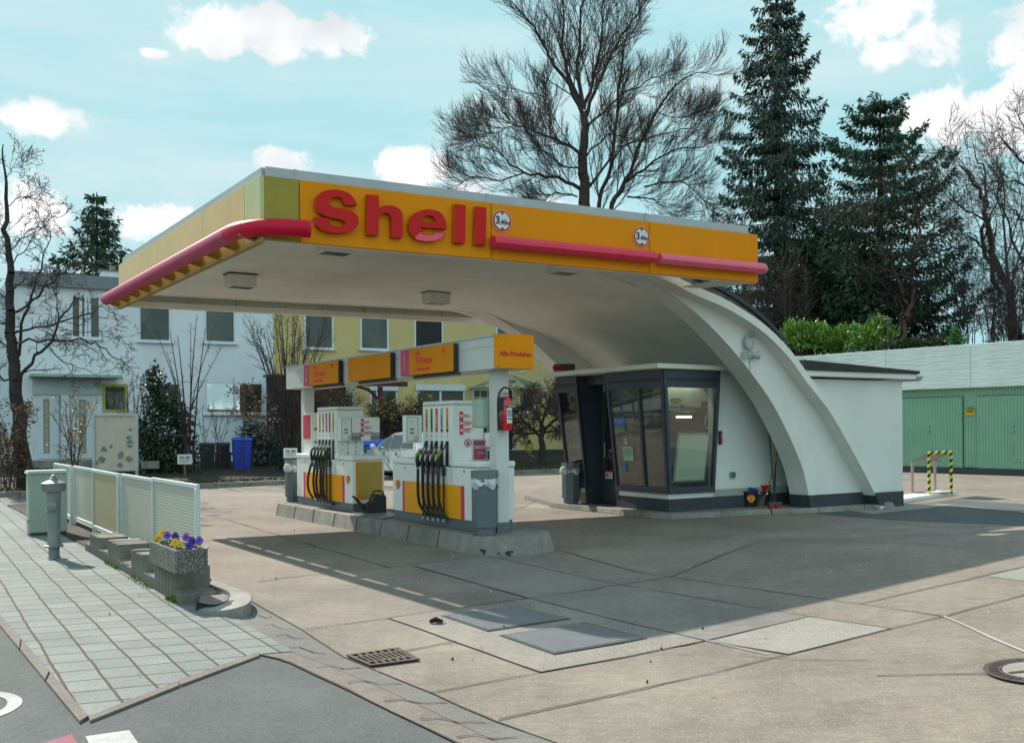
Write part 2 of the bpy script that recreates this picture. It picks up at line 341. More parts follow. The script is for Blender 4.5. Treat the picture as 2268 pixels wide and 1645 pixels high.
# forecourt concrete
K0,K1=Vector((-16,21.7,0)),Vector((16,47.9,0)); 
fenceP,fenceD=Vector((-4.40,12.38,0)),Vector((-.537,.843,0))
left=[fenceP+fenceD*t for t in (11.5,-2.3)]
INN=[(498,1318),(556,1331),(667,1394),(761,1454.7),(955.6,1535.4),(1098.7,1597.8),(1264,1655),(1500,1760)]
OUT=[(440,1350),(501,1352),(576,1420),(667,1450),(728,1473),(816,1510),(926,1559),(1044,1614),(1128,1655),(1320,1760)]
EDG=[(575,1448),(619.8,1458.4),(640,1465.7),(768,1524.4),(875,1577.6),(1021.7,1648),(1190,1760)]
fc=drape('forecourt',[Vector((v.x,v.y,0)) for v in left]+Gs(INN)+[Vector((4,1.5,0)),Vector((60,1.5,0)),Vector((60,60,0)),Vector((31,60,0)),K1,K0+(K1-K0)*.16],0,CONC,smooth=True)
struct(MB().quad(*([v+Vector((0,0,-.001)) for v in Gs(INN)]+[v+Vector((0,0,-.001)) for v in Gs(OUT)][::-1])),'gutter',GUT)
struct(MB().quad(*([v+Vector((0,0,-.003)) for v in Gs(OUT[2:])]+[v+Vector((0,0,-.003)) for v in Gs(EDG)][::-1])),'gutter_edge',TAN)
def patch(name,pts,z,m,kind=None): return drape(name,Gs(pts),z,m,smooth=True)
patch('blue_grey_slab',[(1080,1231),(1374,1295),(1791,1366),(1562,1419),(1172,1325),(915,1253)],.003,CONCB)
patch('gravel_slab',[(860,1369),(1172,1325),(1562,1419),(1198,1489.5)],.004,GRAV)
patch('pale_slab',[(1575,1419),(1791,1366),(1969,1392.6),(1745.7,1449.5)],.004,CONCP)
patch('pale_slab',[(2185,1276),(2268,1258),(2600,1190),(2700,1280),(2268,1287)],.004,CONCP)
patch('asphalt_patch',[(1803,1137),(1905,1131),(1983,1124.5),(2111,1105.8),(2268,1116.7),(2900,1160),(2900,1220),(2268,1165),(2214,1161.9),(1971,1151)],.004,ASPH)
patch('pale_slab',[(1880,1131),(2005,1116),(2115,1117),(2040,1127),(1935,1138)],.006,CONCP)
patch('pale_slab',[(1145,1119),(1250,1106),(1395,1118),(1368,1124),(1180,1126)],.003,CONCP)
# joints: thin dirt-filled grooves lying on the slabs
J=[[(669,1395),(860,1369),(1172,1325)],[(860,1369),(1198,1489.5)],[(1198,1489.5),(1472,1438),(1562,1419),(1791,1366)],[(1905,1338),(2185,1274),(2268,1255),(2700,1160)],
 [(952,1534.7),(1198,1489.5)],[(1102,1594),(1472,1515),(1744,1450),(1973,1392.6),(2091,1365),(2268,1317.6),(2700,1205)],[(1172,1325),(1472,1398),(1562,1419),(1744,1450)],
 [(915,1253),(1172,1325)],[(570,1289),(640,1278.6),(860,1256.6),(1080,1231)],[(500,1150),(600,1180),(721,1216),(860,1256)],[(1080,1231),(1374,1295),(1472,1312),(1791,1366),(1973,1392.6)],
 [(1172,1325),(1374,1295),(1484,1278)],[(1230,1215),(1408,1266),(1856,1331),(2091,1365)],[(1240,1168),(1700,1195),(2150,1212)],[(1700,1195),(1484,1278)],[(445,1110),(620,1100)],[(445,1200),(560,1186),(620,1178)],
 [(820,1452),(880,1445),(1010,1420)],[(1240,1090),(1140,1130)],[(445,1134),(610,1118)],[(2268,1090),(2111,1105.8)]]
mb=MB(); rng=random.Random(3)
def groove(mb,pl,w,z):
    P=Gs(pl); 
    Q=[]
    for a,b in zip(P[:-1],P[1:]):
        k=max(2,int((b-a).length/.35))
        Q+=[a.lerp(b,i/k) for i in range(k)]
    Q.append(P[-1])
    Ls=[];Rs=[]
    for i,p in enumerate(Q):
        d=(Q[min(i+1,len(Q)-1)]-Q[max(i-1,0)]).normalized(); nrm=Vector((-d.y,d.x,0)); ww=w*(.55+.9*rng.random()); j=nrm*rng.uniform(-.006,.006)
        for LL,q in ((Ls,p+j+nrm*ww/2),(Rs,p+j-nrm*ww/2)): LL.append(Vector((q.x,q.y,hz(q.x,q.y)+z)))
    for i in range(len(Q)-1): mb.quad(Ls[i],Rs[i],Rs[i+1],Ls[i+1])
for j in J: groove(mb,j,.013,.0075)
groove(mb,[(1941,1497),(2060,1494),(2200,1493)],.012,.0075); groove(mb,[(1640,1453),(1760,1461),(1920,1463)],.008,.0075)
for p in (INN,): groove(mb,p,.012,.0045)
groove(mb,EDG,.016,.002); 
# S-shaped joints across the gutter pavers
for a,b in zip([(560,1368),(585,1385),(612,1408),(640,1434),(700,1478),(770,1511),(850,1552),(930,1592),(1010,1632)],[(600,1365),(640,1392),(672,1413),(720,1448),(800,1478),(890,1514),(990,1556),(1075,1600),(1150,1632)]):
    mx=((a[0]+b[0])/2,(a[1]+b[1])/2)
    groove(mb,[a,(a[0]*.7+b[0]*.3,a[1]*.72+b[1]*.28-5),(mx[0]+12,mx[1]+3),b],.010,.0045)
mb.build('joint_lines',DEEP,None,kind='structure')
mb=MB(); groove(mb,[(2091,1365),(2268,1444.6),(2420,1520)],.03,.0078); groove(mb,[(1562,1419),(1700,1450)],.012,.009); mb.build('pale_joint_lines',PALEJ,None,kind='structure')
mb=MB(); groove(mb,[(2000,1107),(2268,1135),(2700,1172)],.05,.008); groove(mb,[(1975,1154),(2268,1172)],.03,.0085); mb.build('pale_joint_lines',PALEJ,None,kind='structure')
# ---------------------------------------------------------------- pavement
def tile_mat():
    m=bpy.data.materials.new('pavement_slabs'); m.use_nodes=True; nt=m.node_tree; N=nt.nodes; L=nt.links; b=N['Principled BSDF']; b.inputs['Roughness'].default_value=.9
    t=N.new('ShaderNodeUVMap'); t.uv_map='UVMap'; g=N.new('ShaderNodeNewGeometry').outputs['Position']
    wn=N.new('ShaderNodeTexNoise'); wn.inputs['Scale'].default_value=1.3; L.new(g,wn.inputs['Vector'])
    wm=N.new('ShaderNodeVectorMath'); wm.operation='MULTIPLY_ADD'; wm.inputs[1].default_value=(.035,.035,0); L.new(wn.outputs['Color'],wm.inputs[0]); L.new(t.outputs[0],wm.inputs[2])
    br=N.new('ShaderNodeTexBrick'); br.offset=0; br.inputs['Scale'].default_value=1; br.inputs['Brick Width'].default_value=.245; br.inputs['Row Height'].default_value=.30; br.inputs['Mortar Size'].default_value=.010; br.inputs['Mortar Smooth'].default_value=.4
    br.inputs['Color1'].default_value=(.225,.25,.232,1); br.inputs['Color2'].default_value=(.18,.205,.195,1); br.inputs['Mortar'].default_value=(.075,.038,.03,1); br.inputs['Bias'].default_value=-.1
    L.new(wm.outputs[0],br.inputs['Vector'])
    def ns(s,d):
        n=N.new('ShaderNodeTexNoise'); n.inputs['Scale'].default_value=s; n.inputs['Detail'].default_value=d; n.inputs['Roughness'].default_value=.7; L.new(g,n.inputs['Vector']); return n.outputs['Fac']
    c=br.outputs['Color']
    for s,d,a,lo,hi in ((75,3,.3,.72,1.22),(160,2,.35,.75,1.2),(2.2,7,.35,.84,1.05),(.5,6,.35,.85,1.05)):
        r=N.new('ShaderNodeValToRGB'); r.color_ramp.elements[0].position=a; r.color_ramp.elements[1].position=1-a; r.color_ramp.elements[0].color=(lo,)*3+(1,); r.color_ramp.elements[1].color=(hi,)*3+(1,)
        L.new(ns(s,d),r.inputs[0]); x=N.new('ShaderNodeMixRGB'); x.blend_type='MULTIPLY'; x.inputs[0].default_value=1; L.new(c,x.inputs[1]); L.new(r.outputs[0],x.inputs[2]); c=x.outputs[0]
    L.new(c,b.inputs['Base Color'])
    iv=N.new('ShaderNodeMath'); iv.operation='SUBTRACT'; iv.inputs[0].default_value=1; L.new(br.outputs['Fac'],iv.inputs[1])
    bp=N.new('ShaderNodeBump'); bp.inputs['Strength'].default_value=.8; bp.inputs['Distance'].default_value=.012; L.new(iv.outputs[0],bp.inputs['Height']); L.new(bp.outputs[0],b.inputs['Normal'])
    return m
TILE=tile_mat()
PV=[(0,1361.8),(199.8,1592),(400,1512),(575.8,1448),(650,1441.4),(576,1400),(508,1358),(433,1353),(437,1333)]
pv=[G(x,y) for x,y in PV]+[fenceP+fenceD*t+Vector((-.12,-.05,0)) for t in (-2.5,14)]+[Vector((-40,20,0)),Vector((-30,30,0))][:0]+[K0+(K1-K0)*.14,K0-(K1-K0)*.5,Vector((-14,10,0))]
mb=MB(); mb.quad(*[Vector((p.x,p.y,.002)) for p in pv]); po=struct(mb,'pavement',TILE)
uvl=po.data.uv_layers.new(name='UVMap'); ea=Vector((-.512,.859,0)); eb=Vector((.93,.367,0)); Mx=Matrix(((ea.x,eb.x),(ea.y,eb.y))).inverted()
for l in po.data.loops:
    w=po.data.vertices[l.vertex_index].co+po.location; q=Mx@Vector((w.x,w.y)); uvl.data[l.index].uv=(q.y+.12,q.x+.05)
# edge strips
def strip(name,a,b,z0,z1,m,seg=1.0):
    A=[G(*p) for p in a]; B=[G(*p) for p in b]; mb=MB()
    for i in range(len(A)-1):
        k=max(1,int((A[i+1]-A[i]).length/seg))
        for j in range(k):
            t0,t1=j/k,(j+1)/k-.012
            P=[A[i].lerp(A[i+1],t0),A[i].lerp(A[i+1],t1),B[i].lerp(B[i+1],t1),B[i].lerp(B[i+1],t0)]
            mb.hexa([Vector((p.x,p.y,z0)) for p in P]+[Vector((p.x,p.y,z1)) for p in P])
    return struct(mb,name,m,bevel=.004)
strip('pavement_edging',[(-260,1090),(0,1385.6),(179.5,1604)],[(-230,1080),(0,1361.8),(199.8,1592)],-.05,.012,TAN)
strip('pavement_edging',[(199.8,1598),(400,1518),(577,1452)],[(196,1588),(395,1508),(573,1444)],-.05,.009,TAN)
def ring(cx,cy,r0,r1,z,a0=0,a1=360,n=48):
    mb=MB(); 
    for i in range(n):
        t0,t1=R(a0+(a1-a0)*i/n),R(a0+(a1-a0)*(i+1)/n)
        mb.quad(*[Vector((cx+r*math.cos(t),cy+r*math.sin(t),z)) for r,t in ((r0,t0),(r1,t0),(r1,t1),(r0,t1))])
    return mb
struct(ring(-3.32,5.83,.36,.44,-.004),'road_marking',MARK)
struct(MB().quad(*[Vector((p.x,p.y,-.004)) for p in Gs([(70,1650),(159,1622.6),(190,1670),(60,1690)])]),'road_marking',MARKP)
struct(MB().quad(*[Vector((p.x,p.y,-.004)) for p in Gs([(189,1627.5),(286,1614),(340,1690),(220,1690)])]),'road_marking',MARK)
# kerb nose at the end of the screen bed
tp=catmull([(437,1352),(480,1352),(512,1348),(545,1338),(556,1326),(549,1312),(520,1300),(470,1283)],4); ti=catmull([(462,1340),(480,1340),(498,1334),(508,1324),(511,1316),(505,1309),(492,1303),(462,1293)],4)
mb=MB(); n=len(tp)
for i in range(n-1):
    h=lambda k:.012+.09*min(1,k/(n*.4))
    P=[G(tp[i].x,tp[i].y,h(i)),G(tp[i+1].x,tp[i+1].y,h(i+1)),G(ti[i+1].x,ti[i+1].y,h(i+1)),G(ti[i].x,ti[i].y,h(i))]
    mb.hexa([Vector((p.x,p.y,-.02)) for p in P]+P)
solo(mb,'kerb_nose',KERB,'rounded concrete kerb nose at the near end of the planted bed below the flower trough','kerb')
gv=[G(p.x,p.y,.05) for p in ti]+[G(452,1283,.05),G(440,1335,.05)]; mb=MB().quad(*[Vector((p.x,p.y,.06)) for p in gv]); struct(mb,'gravel_bed',GRAV)
# bed under the glass screens
f=Fr(fenceP,fenceD); mb=MB().quad(f.p(-2.3,-.12,.02),f.p(11.5,-.12,.02),f.p(11.5,.42,.02),f.p(-2.5,.42,.02)); struct(mb,'screen_bed',SOIL)
mb=MB(); mb.quad(*[Vector(v) for v in [(*(K0-(K1-K0)*.5).xy,.1),(*(K1+(K1-K0)*.3).xy,.1),(30,62,.5),(-40,30,.5)]]); struct(mb,'garden_ground',SOIL)
kf=Fr(K0,K1-K0); mb=MB()
for i in range(-8,32):
    mb.box(kf,i*1.0,i*1.0+.985,-.16,0,-.05,.135)
solo(mb,'garden_kerb',KERB,'long low concrete kerb between the rear yard and the house gardens','kerb',bevel=.02)
def metal_cover(name,q,label,cat,m,group=None):
    P=[GH(x,y) for x,y in q]; c=sum(P,Vector())/4; t=thing(name,label,cat,Vector((c.x,c.y,c.z+.006)),group); zl=Vector((0,0,1)); H_=lambda p,h:Vector((p.x,p.y,p.z+h))
    mb=MB(); mb.hexa([H_(p,.004) for p in P]+[H_(p,.012) for p in P]); mb.build('frame',mat('cover_frame',(.10,.10,.10),.6,metal=.4,var=.2),t)
    Q=[c+(p-c)*.93 for p in P]; mb=MB(); mb.hexa([H_(p,.0125) for p in Q]+[H_(p,.015) for p in Q])
    n=22; mk=12
    for i in range(n):
        for j in range(mk):
            a=(i+.5)/n; b=(j+.5)/mk
            o=Q[0].lerp(Q[1],a).lerp(Q[3].lerp(Q[2],a),b); ex=(Q[1]-Q[0]).normalized(); ey=(Q[3]-Q[0]).normalized()
            d=(ex+ey)*.02 if (i+j)%2 else (ex-ey)*.02; w=(ex-ey)*.006 if (i+j)%2 else (ex+ey)*.006
            z=Vector((0,0,.0185)); mb.quad(o-d+z,o-w+z,o+d+z,o+w+z)
    mb.build('tread_plate',m,t); return t
TP=mat('tread_plate',(.27,.29,.31),.42,metal=.3,var=.12,vs=6)
metal_cover('tank_cover',[(977.6,1364.8),(1142.7,1344.6),(1263.8,1372),(1080,1399.6)],'steel tread plate tank cover lying wholly in the canopy shadow, the farther of the two','tank cover',TP,'tank covers in the forecourt')
metal_cover('tank_cover',[(1106,1408.8),(1296.8,1380.6),(1432.6,1415.4),(1227,1451)],'larger steel tread plate tank cover whose near corner is caught by sunlight','tank cover',TP,'tank covers in the forecourt')
# gully grate
P=[G(x,y) for x,y in [(766.7,1454.7),(882.3,1438),(930,1464),(820,1478.5)]]; c=sum(P,Vector())/4
t=thing('gully_grate','rectangular rusty iron gully grate with slots beside the gutter pavers','grate',Vector((c.x,c.y,.0)))
RUST=mat('rusty_iron',(.13,.10,.085),.7,metal=.5,var=.3,vs=12)
mb=MB(); mb.quad(*[Vector((p.x,p.y,.009)) for p in P]); mb.build('pit',mat('pit_black',(.004,.004,.004),.9),t)
mb=MB(); bil=lambda a,b: P[0].lerp(P[1],a).lerp(P[3].lerp(P[2],a),b)
def cell(a0,a1,b0,b1): 
    Q=[bil(a0,b0),bil(a1,b0),bil(a1,b1),bil(a0,b1)]; mb.hexa([Vector((q.x,q.y,.010)) for q in Q]+[Vector((q.x,q.y,.02)) for q in Q])
for s in ((0,1,0,.07),(0,1,.93,1),(0,.06,.07,.93),(.94,1,.07,.93),(.06,.94,.22,.28),(.06,.94,.72,.78)): cell(*s)
for i in range(9): cell(.13+i*.093,.13+i*.093+.045,.28,.72)
for i in range(6): cell(.17+i*.14,.17+i*.14+.05,.07,.22); cell(.17+i*.14,.17+i*.14+.05,.78,.93)
mb.build('bars',RUST,t)
# round manhole at the right edge
c=GH(2306,1490); hm=c.z+.006; t=thing('manhole_cover','round iron manhole cover with vent slots and concrete infill at the right edge','manhole cover',(c.x,c.y,hm))
ring(c.x,c.y,.215,.315,.011+hm).build('rim',RUST,t)
mb=MB(); 
for i in range(40):
    a=2*math.pi*i/40; e=Vector((math.cos(a),math.sin(a),0)); n_=Vector((-e.y,e.x,0)); o=Vector((c.x,c.y,.0125+hm)); mb.quad(o+e*.235+n_*.008,o+e*.285+n_*.01,o+e*.285-n_*.01,o+e*.235-n_*.008)
mb.build('vent_slots',MT['pit_black'],t,kind='stuff')
mb=MB(); mb.lathe((c.x,c.y,.008+hm),[(.21,0),(.21,.004),(.001,.005)],40); mb.build('infill',CONCP,t)
mb=MB(); fm=Fr((c.x,c.y,hm),(1,.1)); mb.box(fm,-.2,-.06,-.016,.016,.012,.017); mb.box(fm,-.03,.2,-.012,.012,.012,.016); mb.build('lifting_bar',RUST,t)
for ch in t.children:
    for v in ch.data.vertices: v.co.z+=hz(v.co.x+c.x,v.co.y+c.y)-hz(c.x,c.y)
# fallen leaves and grit on the forecourt
def scatter(name,label,cat,spots,m,sz):
    mb=MB(); r=random.Random(5)
    for p in spots:
        a=r.random()*6.3; s=sz*(.5+r.random()); e=Vector((math.cos(a),math.sin(a),.15*r.random()))*s; n_=Vector((-e.y,e.x,.02))*.5; o=Vector((p.x,p.y,.014+hz(p.x,p.y))); mb.quad(o-e,o-n_,o+e,o+n_+Vector((0,0,.008)))
    return mb.build(name,m,None,label=label,category=cat,kind='stuff')
r=random.Random(8); pts=[G(r.uniform(450,2268),1645-abs(r.gauss(0,1))*250) for _ in range(0)]
for _ in range(110):
    x=r.uniform(-8,12); y=r.uniform(4.5,26); pts.append(Vector((x,y,0)))
scatter('grit','small dead leaves and grit scattered over the concrete and asphalt','grit',pts,mat('dead_leaf',(.09,.055,.035),.9,isl=.5),.009)
pts=[]
for _ in range(120):
    x=r.uniform(-6,10); y=r.uniform(3.5,14); pts.append(Vector((x,y,0)))
scatter('chips','pale stone chips and blossom specks scattered over the paving','chips',pts,mat('pale_chip',(.55,.52,.48),.9,isl=.3),.005)
mb=MB(); o=G(965,1381); mb.tube([o+Vector((-.05,0,.02)),o+Vector((0,.01,.035)),o+Vector((.06,-.01,.02))],[.015,.025,.01],6); mb.quad(o+Vector((-.06,-.03,.02)),o+Vector((.02,-.04,.05)),o+Vector((.07,.03,.03)),o+Vector((0,.05,.02)))
solo(mb,'dead_leaf',mat('curled_leaf',(.05,.018,.012),.9),'curled dark dead leaf lying on the gravelly slab by the tank covers','leaf')
# ================================================================ station building: canopy, vault, ribs, workshop
ZB,ZT,ZS=3.90,4.67,4.12
C1,C2,C3,C4=G(577,529,ZB),G(1679,626,ZB),G(263,679,ZB),G(1092,718,ZB)
st=thing('filling_station','white shell-vault filling station with cantilevered canopy and orange fascia','petrol station',(5.2,19.5,0))
FF=Fr((C1.x,C1.y,0),C2-C1); FS=Fr((C1.x,C1.y,0),C3-C1); FB=Fr((C3.x,C3.y,0),C4-C3)
LF=(C2-C1).length; LS=(C3-C1).length
def fill_shape(name,splines,fr,b,ext,m,parent,**tags):
    cu=bpy.data.curves.new('s','CURVE'); cu.dimensions='2D'; cu.fill_mode='BOTH'; cu.extrude=ext
    for pts in splines:
        sp=cu.splines.new('POLY'); sp.points.add(len(pts)-1); sp.use_cyclic_u=True
        for q,p in zip(sp.points,pts): q.co=(p[0],p[1],0,1)
    ob=bpy.data.objects.new('t',cu); COL.objects.link(ob); me=bpy.data.meshes.new_from_object(ob.evaluated_get(bpy.context.evaluated_depsgraph_get())); bpy.data.objects.remove(ob)
    mb=MB(); mb.add([fr.p(v.co.x,b+v.co.z,v.co.y) for v in me.vertices],[tuple(p.vertices) for p in me.polygons]); return mb.build(name,m,parent,**tags)
# fascia panels (front)
def fpanel(a0,a1,m,z0=ZB,z1=ZT,name='fascia_panel',lab=None):
    mb=MB(); mb.box(FF,a0,a1,0,.05,z0,z1); k={'label':lab} if lab else {}; return mb.build(name,m,st,bevel=.004,**k)
aj=[FF.A(662,0,450),FF.A(1087.8,0,450),FF.A(1438.3,0,560),LF]
fpanel(.05,aj[0],OLIVE,lab='weathered olive-yellow corner panel')
fpanel(aj[0]+.012,aj[1]-.006,ORANGE,lab='orange panel carrying the red letters'); fpanel(aj[1]+.006,aj[2]-.006,ORANGE); fpanel(aj[2]+.006,aj[3],ORANGE,lab='rightmost orange panel')
bj=[FS.A(p,0,600) for p in (542,450,348.5)]; 
mb=MB(); mb.box(FS,0,bj[0]-.006,-.05,0,ZB,ZT); mb.build('fascia_panel',PALEG,st,label='pale greenish side panel next to the corner',bevel=.004)
for i,(a,b) in enumerate(zip(bj,bj[1:]+[LS])):
    mb=MB(); mb.box(FS,a+.006,b-.006,-.05,0,ZB+.005,ZT); mb.build('fascia_panel',PALEY,st,bevel=.004,label='pale sunlit yellow side panel')
# back and right inner fascia, white cap
mb=MB(); mb.box(FB,.05,(C4-C3).length,-.02,.05,ZB,ZT)
mb.box(FB,.06,(C4-C3).length,-.16,-.02,ZB,ZB+.10)
for i in range(9): mb.box(FB,.4+i*.88,.43+i*.88,-.09,-.02,ZB+.10,ZS-.01)
mb.build('back_fascia',SOFF,st,bevel=.003)
mb=MB(); cz0,cz1=ZT+.001,4.80
mb.box(FF,.09,LF-.15,.06,.12,ZT-.25,cz1); mb.box(FS,.13,LS-.05,-.12,-.06,ZT-.25,cz1); mb.box(FB,0.1,(C4-C3).length+1,-.12,-.06,ZT-.2,cz1)
for px in (655,1079,1430): a=FF.A(px,.06,420); mb.box(FF,a-.02,a+.02,.052,.06,ZT-.2,cz1+.006)
mb.build('roof_edge_cap',ZINC,st)
# ---- arch profiles
VW=Fr((5.48,18.53,0),B_,A_); WR=5.6
z5=lambda p:(1184.2+.3697*p[0],576.1+.3697*p[1])
def prof(pts,b=0): 
    return [VW.hit(*z5(p),b) for p in pts]
Pco=[(1160,190),(1270,275),(1400,375),(1540,510),(1650,645),(1700,710),(1760,800),(1830,920),(1900,1060),(1960,1190),(2000,1290),(2034,1400)]
Pcs=[(690,120),(880,215),(1100,310),(1300,440),(1450,590),(1560,740),(1680,890),(1760,1020),(1850,1180),(1920,1310),(1965,1400)]
Pci=[(690,121),(850,225),(1000,345),(1120,465),(1230,590),(1330,720),(1420,850),(1500,1000),(1560,1130),(1610,1260),(1640,1400)]
co_,cs_,ci_=prof(Pco,-.27),prof(Pcs),prof(Pci)
Z0=.12
def ext_foot(c): # extend curve straight down to z=0
    (a0,z0),(a1,z1)=c[-2],c[-1]; k=(a1-a0)/(z1-z0); return c+[(a1+k*(0-z1)*.8,0.0)]
co_,cs_,ci_=map(ext_foot,(co_,cs_,ci_))
a_t,z_t=cs_[0]
pre=[(a_t-2.6,ZS),(a_t-1.7,ZS-.012),(a_t-.8,(ZS+z_t)/2+.035)]
cs_=pre+cs_; ci_=pre+ci_
def byZ(c,z):
    for (a0,z0),(a1,z1) in zip(c[:-1],c[1:]):
        if (z0-z)*(z1-z)<=0 and z0!=z1: return a0+(a1-a0)*(z-z0)/(z1-z0)
def smooth(c,n=5): return [(p.x,p.y) for p in catmull([(a,z) for a,z in c],n)]
cs=smooth(cs_); ci=smooth(ci_)
def resamp(c,n):
    d=[0]; 
    for (a,b),(a2,b2) in zip(c[:-1],c[1:]): d.append(d[-1]+math.hypot(a2-a,b2-b))
    o=[]
    for i in range(n):
        t=d[-1]*i/(n-1); j=max(0,min(len(c)-2,np.searchsorted(d,t)-1)); f=(t-d[j])/max(1e-6,d[j+1]-d[j]); o.append((c[j][0]+(c[j+1][0]-c[j][0])*f,c[j][1]+(c[j+1][1]-c[j][1])*f))
    return o
NS=44
csr=resamp(cs,NS); 
# outer curve = inner curve pushed out along its normal
def offs(c,d):
    o=[]
    for i,(a,z) in enumerate(c):
        a0,z0=c[max(0,i-1)]; a1,z1=c[min(len(c)-1,i+1)]; dx,dz=a1-a0,z1-z0; l=math.hypot(dx,dz); o.append((a-dz/l*d if dz<0 else a, z+dx/l*d)); 
    return o
top=offs(csr,.13)
i0=min(range(NS),key=lambda i:abs(csr[i][0]-(a_t-1.2)))
mb=MB(); mb.ribbon(VW,csr,top,-.27,WR+.27); mb.build('vault_shell',SOFF,st,smooth=True)
# front edge of the shell gets its own light painted face, 2 mm proud
mb=MB(); mb.ribbon(VW,[(a,z) for a,z in csr[i0:]],top[i0:],-.285,-.272); mb.build('shell_edge',WHITE,st,smooth=True)
# webs / ribs
cir=resamp(ci,NS)
zi=.33
def cut(c,z): # keep above z, end exactly there
    o=[p for p in c if p[1]>z]; o.append((byZ(c,z),z)); return o
up1=resamp(cut(cs,zi),40); up2=resamp(cut(ci,zi),40)
up1b=[(a,z-.001) for a,z in up1]
for b0,b1 in ((0,.45),(WR-.45,WR)):
    mb=MB(); mb.ribbon(VW,up2,up1b,b0,b1); mb.build('rib',WHITE,st,smooth=True)
lo=lambda c,z:(byZ(c,z),z)
for b0,b1 in ((-.012,.46),(WR-.46,WR+.012)):
    mb=MB(); P=[lo(ci,.08),lo(cs,.08),lo(cs,zi),lo(ci,zi)]; P[0]=(P[0][0]-.012,.08); P[3]=(P[3][0]-.012,zi); mb.prism(VW,P,b0,b1); mb.build('rib_plinth',SLATE2,st)
mb=MB(); P=[lo(cs,.08),(lo(cs,.08)[0]+.15,.08),(lo(cs,zi)[0]+.15,zi),lo(cs,zi)]; mb.prism(VW,P,-.30,.03); mb.build('shell_plinth',SLATE2,st)
# canopy slab: soffit polygon
aL=VW.hit(1500,612,-.27)[0]
sp=[C1,FF.p(LF-.75,0,0),VW.p(a_t-1.2,-.27,0),VW.p(a_t-1.2,WR+.27,0),FB.p((C4-C3).length,0,0),C3]
sp=[FF.p(.06,.05,0),FF.p(LF*.80,.05,0),VW.p(a_t+.1,-.268,0),VW.p(a_t-2.2,-.268,0),VW.p(a_t-2.2,WR+.268,0),VW.p(a_t-.0,WR+.268,0),FB.p((C4-C3).length,-.02,0),FB.p(.05,-.02,0)]
mb=MB(); n=len(sp); mb.add([Vector((p.x,p.y,ZS)) for p in sp]+[Vector((p.x,p.y,ZT-.05)) for p in sp],[tuple(range(n-1,-1,-1)),tuple(range(n,2*n))]+[(i,(i+1)%n,(i+1)%n+n,i+n) for i in range(n)])
mb.build('canopy_slab',SOFF,st)
mb=MB(); top2=[p for p in top if p[0]>a_t-2.3 and p[1]>3.0]
mb.box(FF,LF*.78,LF,.055,.50,ZB+.30,ZT-.05); mb.box(FF,.05,LF,.05,.08,ZB-.015,ZB+.002+.22)
mb.build('fascia_box',SOFF,st)
mb=MB(); a=LF-.62; mb.quad(FF.p(LF-.03,.055,ZB-.012),FF.p(a-.25,.055,ZB-.012),FF.p(a-.45,.62,ZB-.06),FF.p(a-.1,.62,ZB-.06)); mb.build('fascia_bracket',WHITE,st)
# outer roof layer: grey upstand and dark metal verge set back from the shell edge
t1=offs(csr,.15); t2=offs(csr,.40); t3=offs(csr,.47); k0=max(0,i0-2); k1=[i for i,p in enumerate(t1) if p[1]>2.62][-1]
UPS=mat('bitumen_upstand',(.16,.16,.15),.9,var=.3,vs=6,bump=.5)
mb=MB(); mb.ribbon(VW,t1[k0:k1],t2[k0:k1],.10,WR-.1); mb.build('roof_upstand',UPS,st)
mb=MB(); mb.ribbon(VW,t2[k0:k1],t3[k0:k1],.04,WR-.04); mb.build('roof_verge',mat('dark_verge',(.02,.028,.035),.35,metal=.3),st)
mb=MB(); mb.ribbon(VW,offs(csr,.131)[k0:k1+1],offs(csr,.175)[k0:k1+1],-.20,-.02); mb.build('edge_moulding',WHITE,st)
# workshop wall and flat roof
aR,_=VW.hit(1997,1000,.05); aE=VW.hit(2049,830,-.35)[0]
wz=[p for p in resamp(cut(cs,.30),30) if p[1]<2.42]
mb=MB(); mb.prism(VW,[(a-.02,z) for a,z in wz]+[(aR,.30),(aR,2.46),(wz[0][0]-.02,2.46)],.03,.28); 
mb.box(VW,aR-.25,aR,.28,WR,.30,2.46)
BL=mat('painted_block',(.74,.76,.71),.8,var=.05,vs=1.2,bump=.25,bs=40,stain=.08)
# faint coursing
nt=BL.node_tree; b=nt.nodes['Principled BSDF']; g=nt.nodes.new('ShaderNodeTexCoord'); bk=nt.nodes.new('ShaderNodeTexBrick'); bk.inputs['Scale'].default_value=1; bk.inputs['Brick Width'].default_value=.5; bk.inputs['Row Height'].default_value=.25; bk.inputs['Mortar Size'].default_value=.004; bk.inputs['Mortar'].default_value=(.0,.0,.0,1); bk.inputs['Color1'].default_value=bk.inputs['Color2'].default_value=(1,1,1,1)
cx=nt.nodes.new('ShaderNodeSeparateXYZ'); cm=nt.nodes.new('ShaderNodeCombineXYZ'); nt.links.new(g.outputs['Object'],cx.inputs[0]); nt.links.new(cx.outputs[0],cm.inputs[0]); nt.links.new(cx.outputs[2],cm.inputs[1]); nt.links.new(cm.outputs[0],bk.inputs['Vector'])
b2=nt.nodes.new('ShaderNodeBump'); b2.inputs['Strength'].default_value=.35; b2.inputs['Distance'].default_value=.01; nt.links.new(bk.outputs['Color'],b2.inputs['Height']); nt.links.new(b.inputs['Normal'].links[0].from_socket,b2.inputs['Normal']); nt.links.new(b2.outputs[0],b.inputs['Normal'])
mb.build('workshop_wall',BL,st)
mb=MB(); mb.box(VW,lo(cs,.3)[0]+.02,aR+.01,.018,.29,0,.30); mb.box(VW,aR-.26,aR+.01,.29,WR,0,.30); mb.build('workshop_plinth',SLATE2,st)
ra=[p for p in t1 if p[1]<2.72 and p[1]>2.3][0][0]-.05
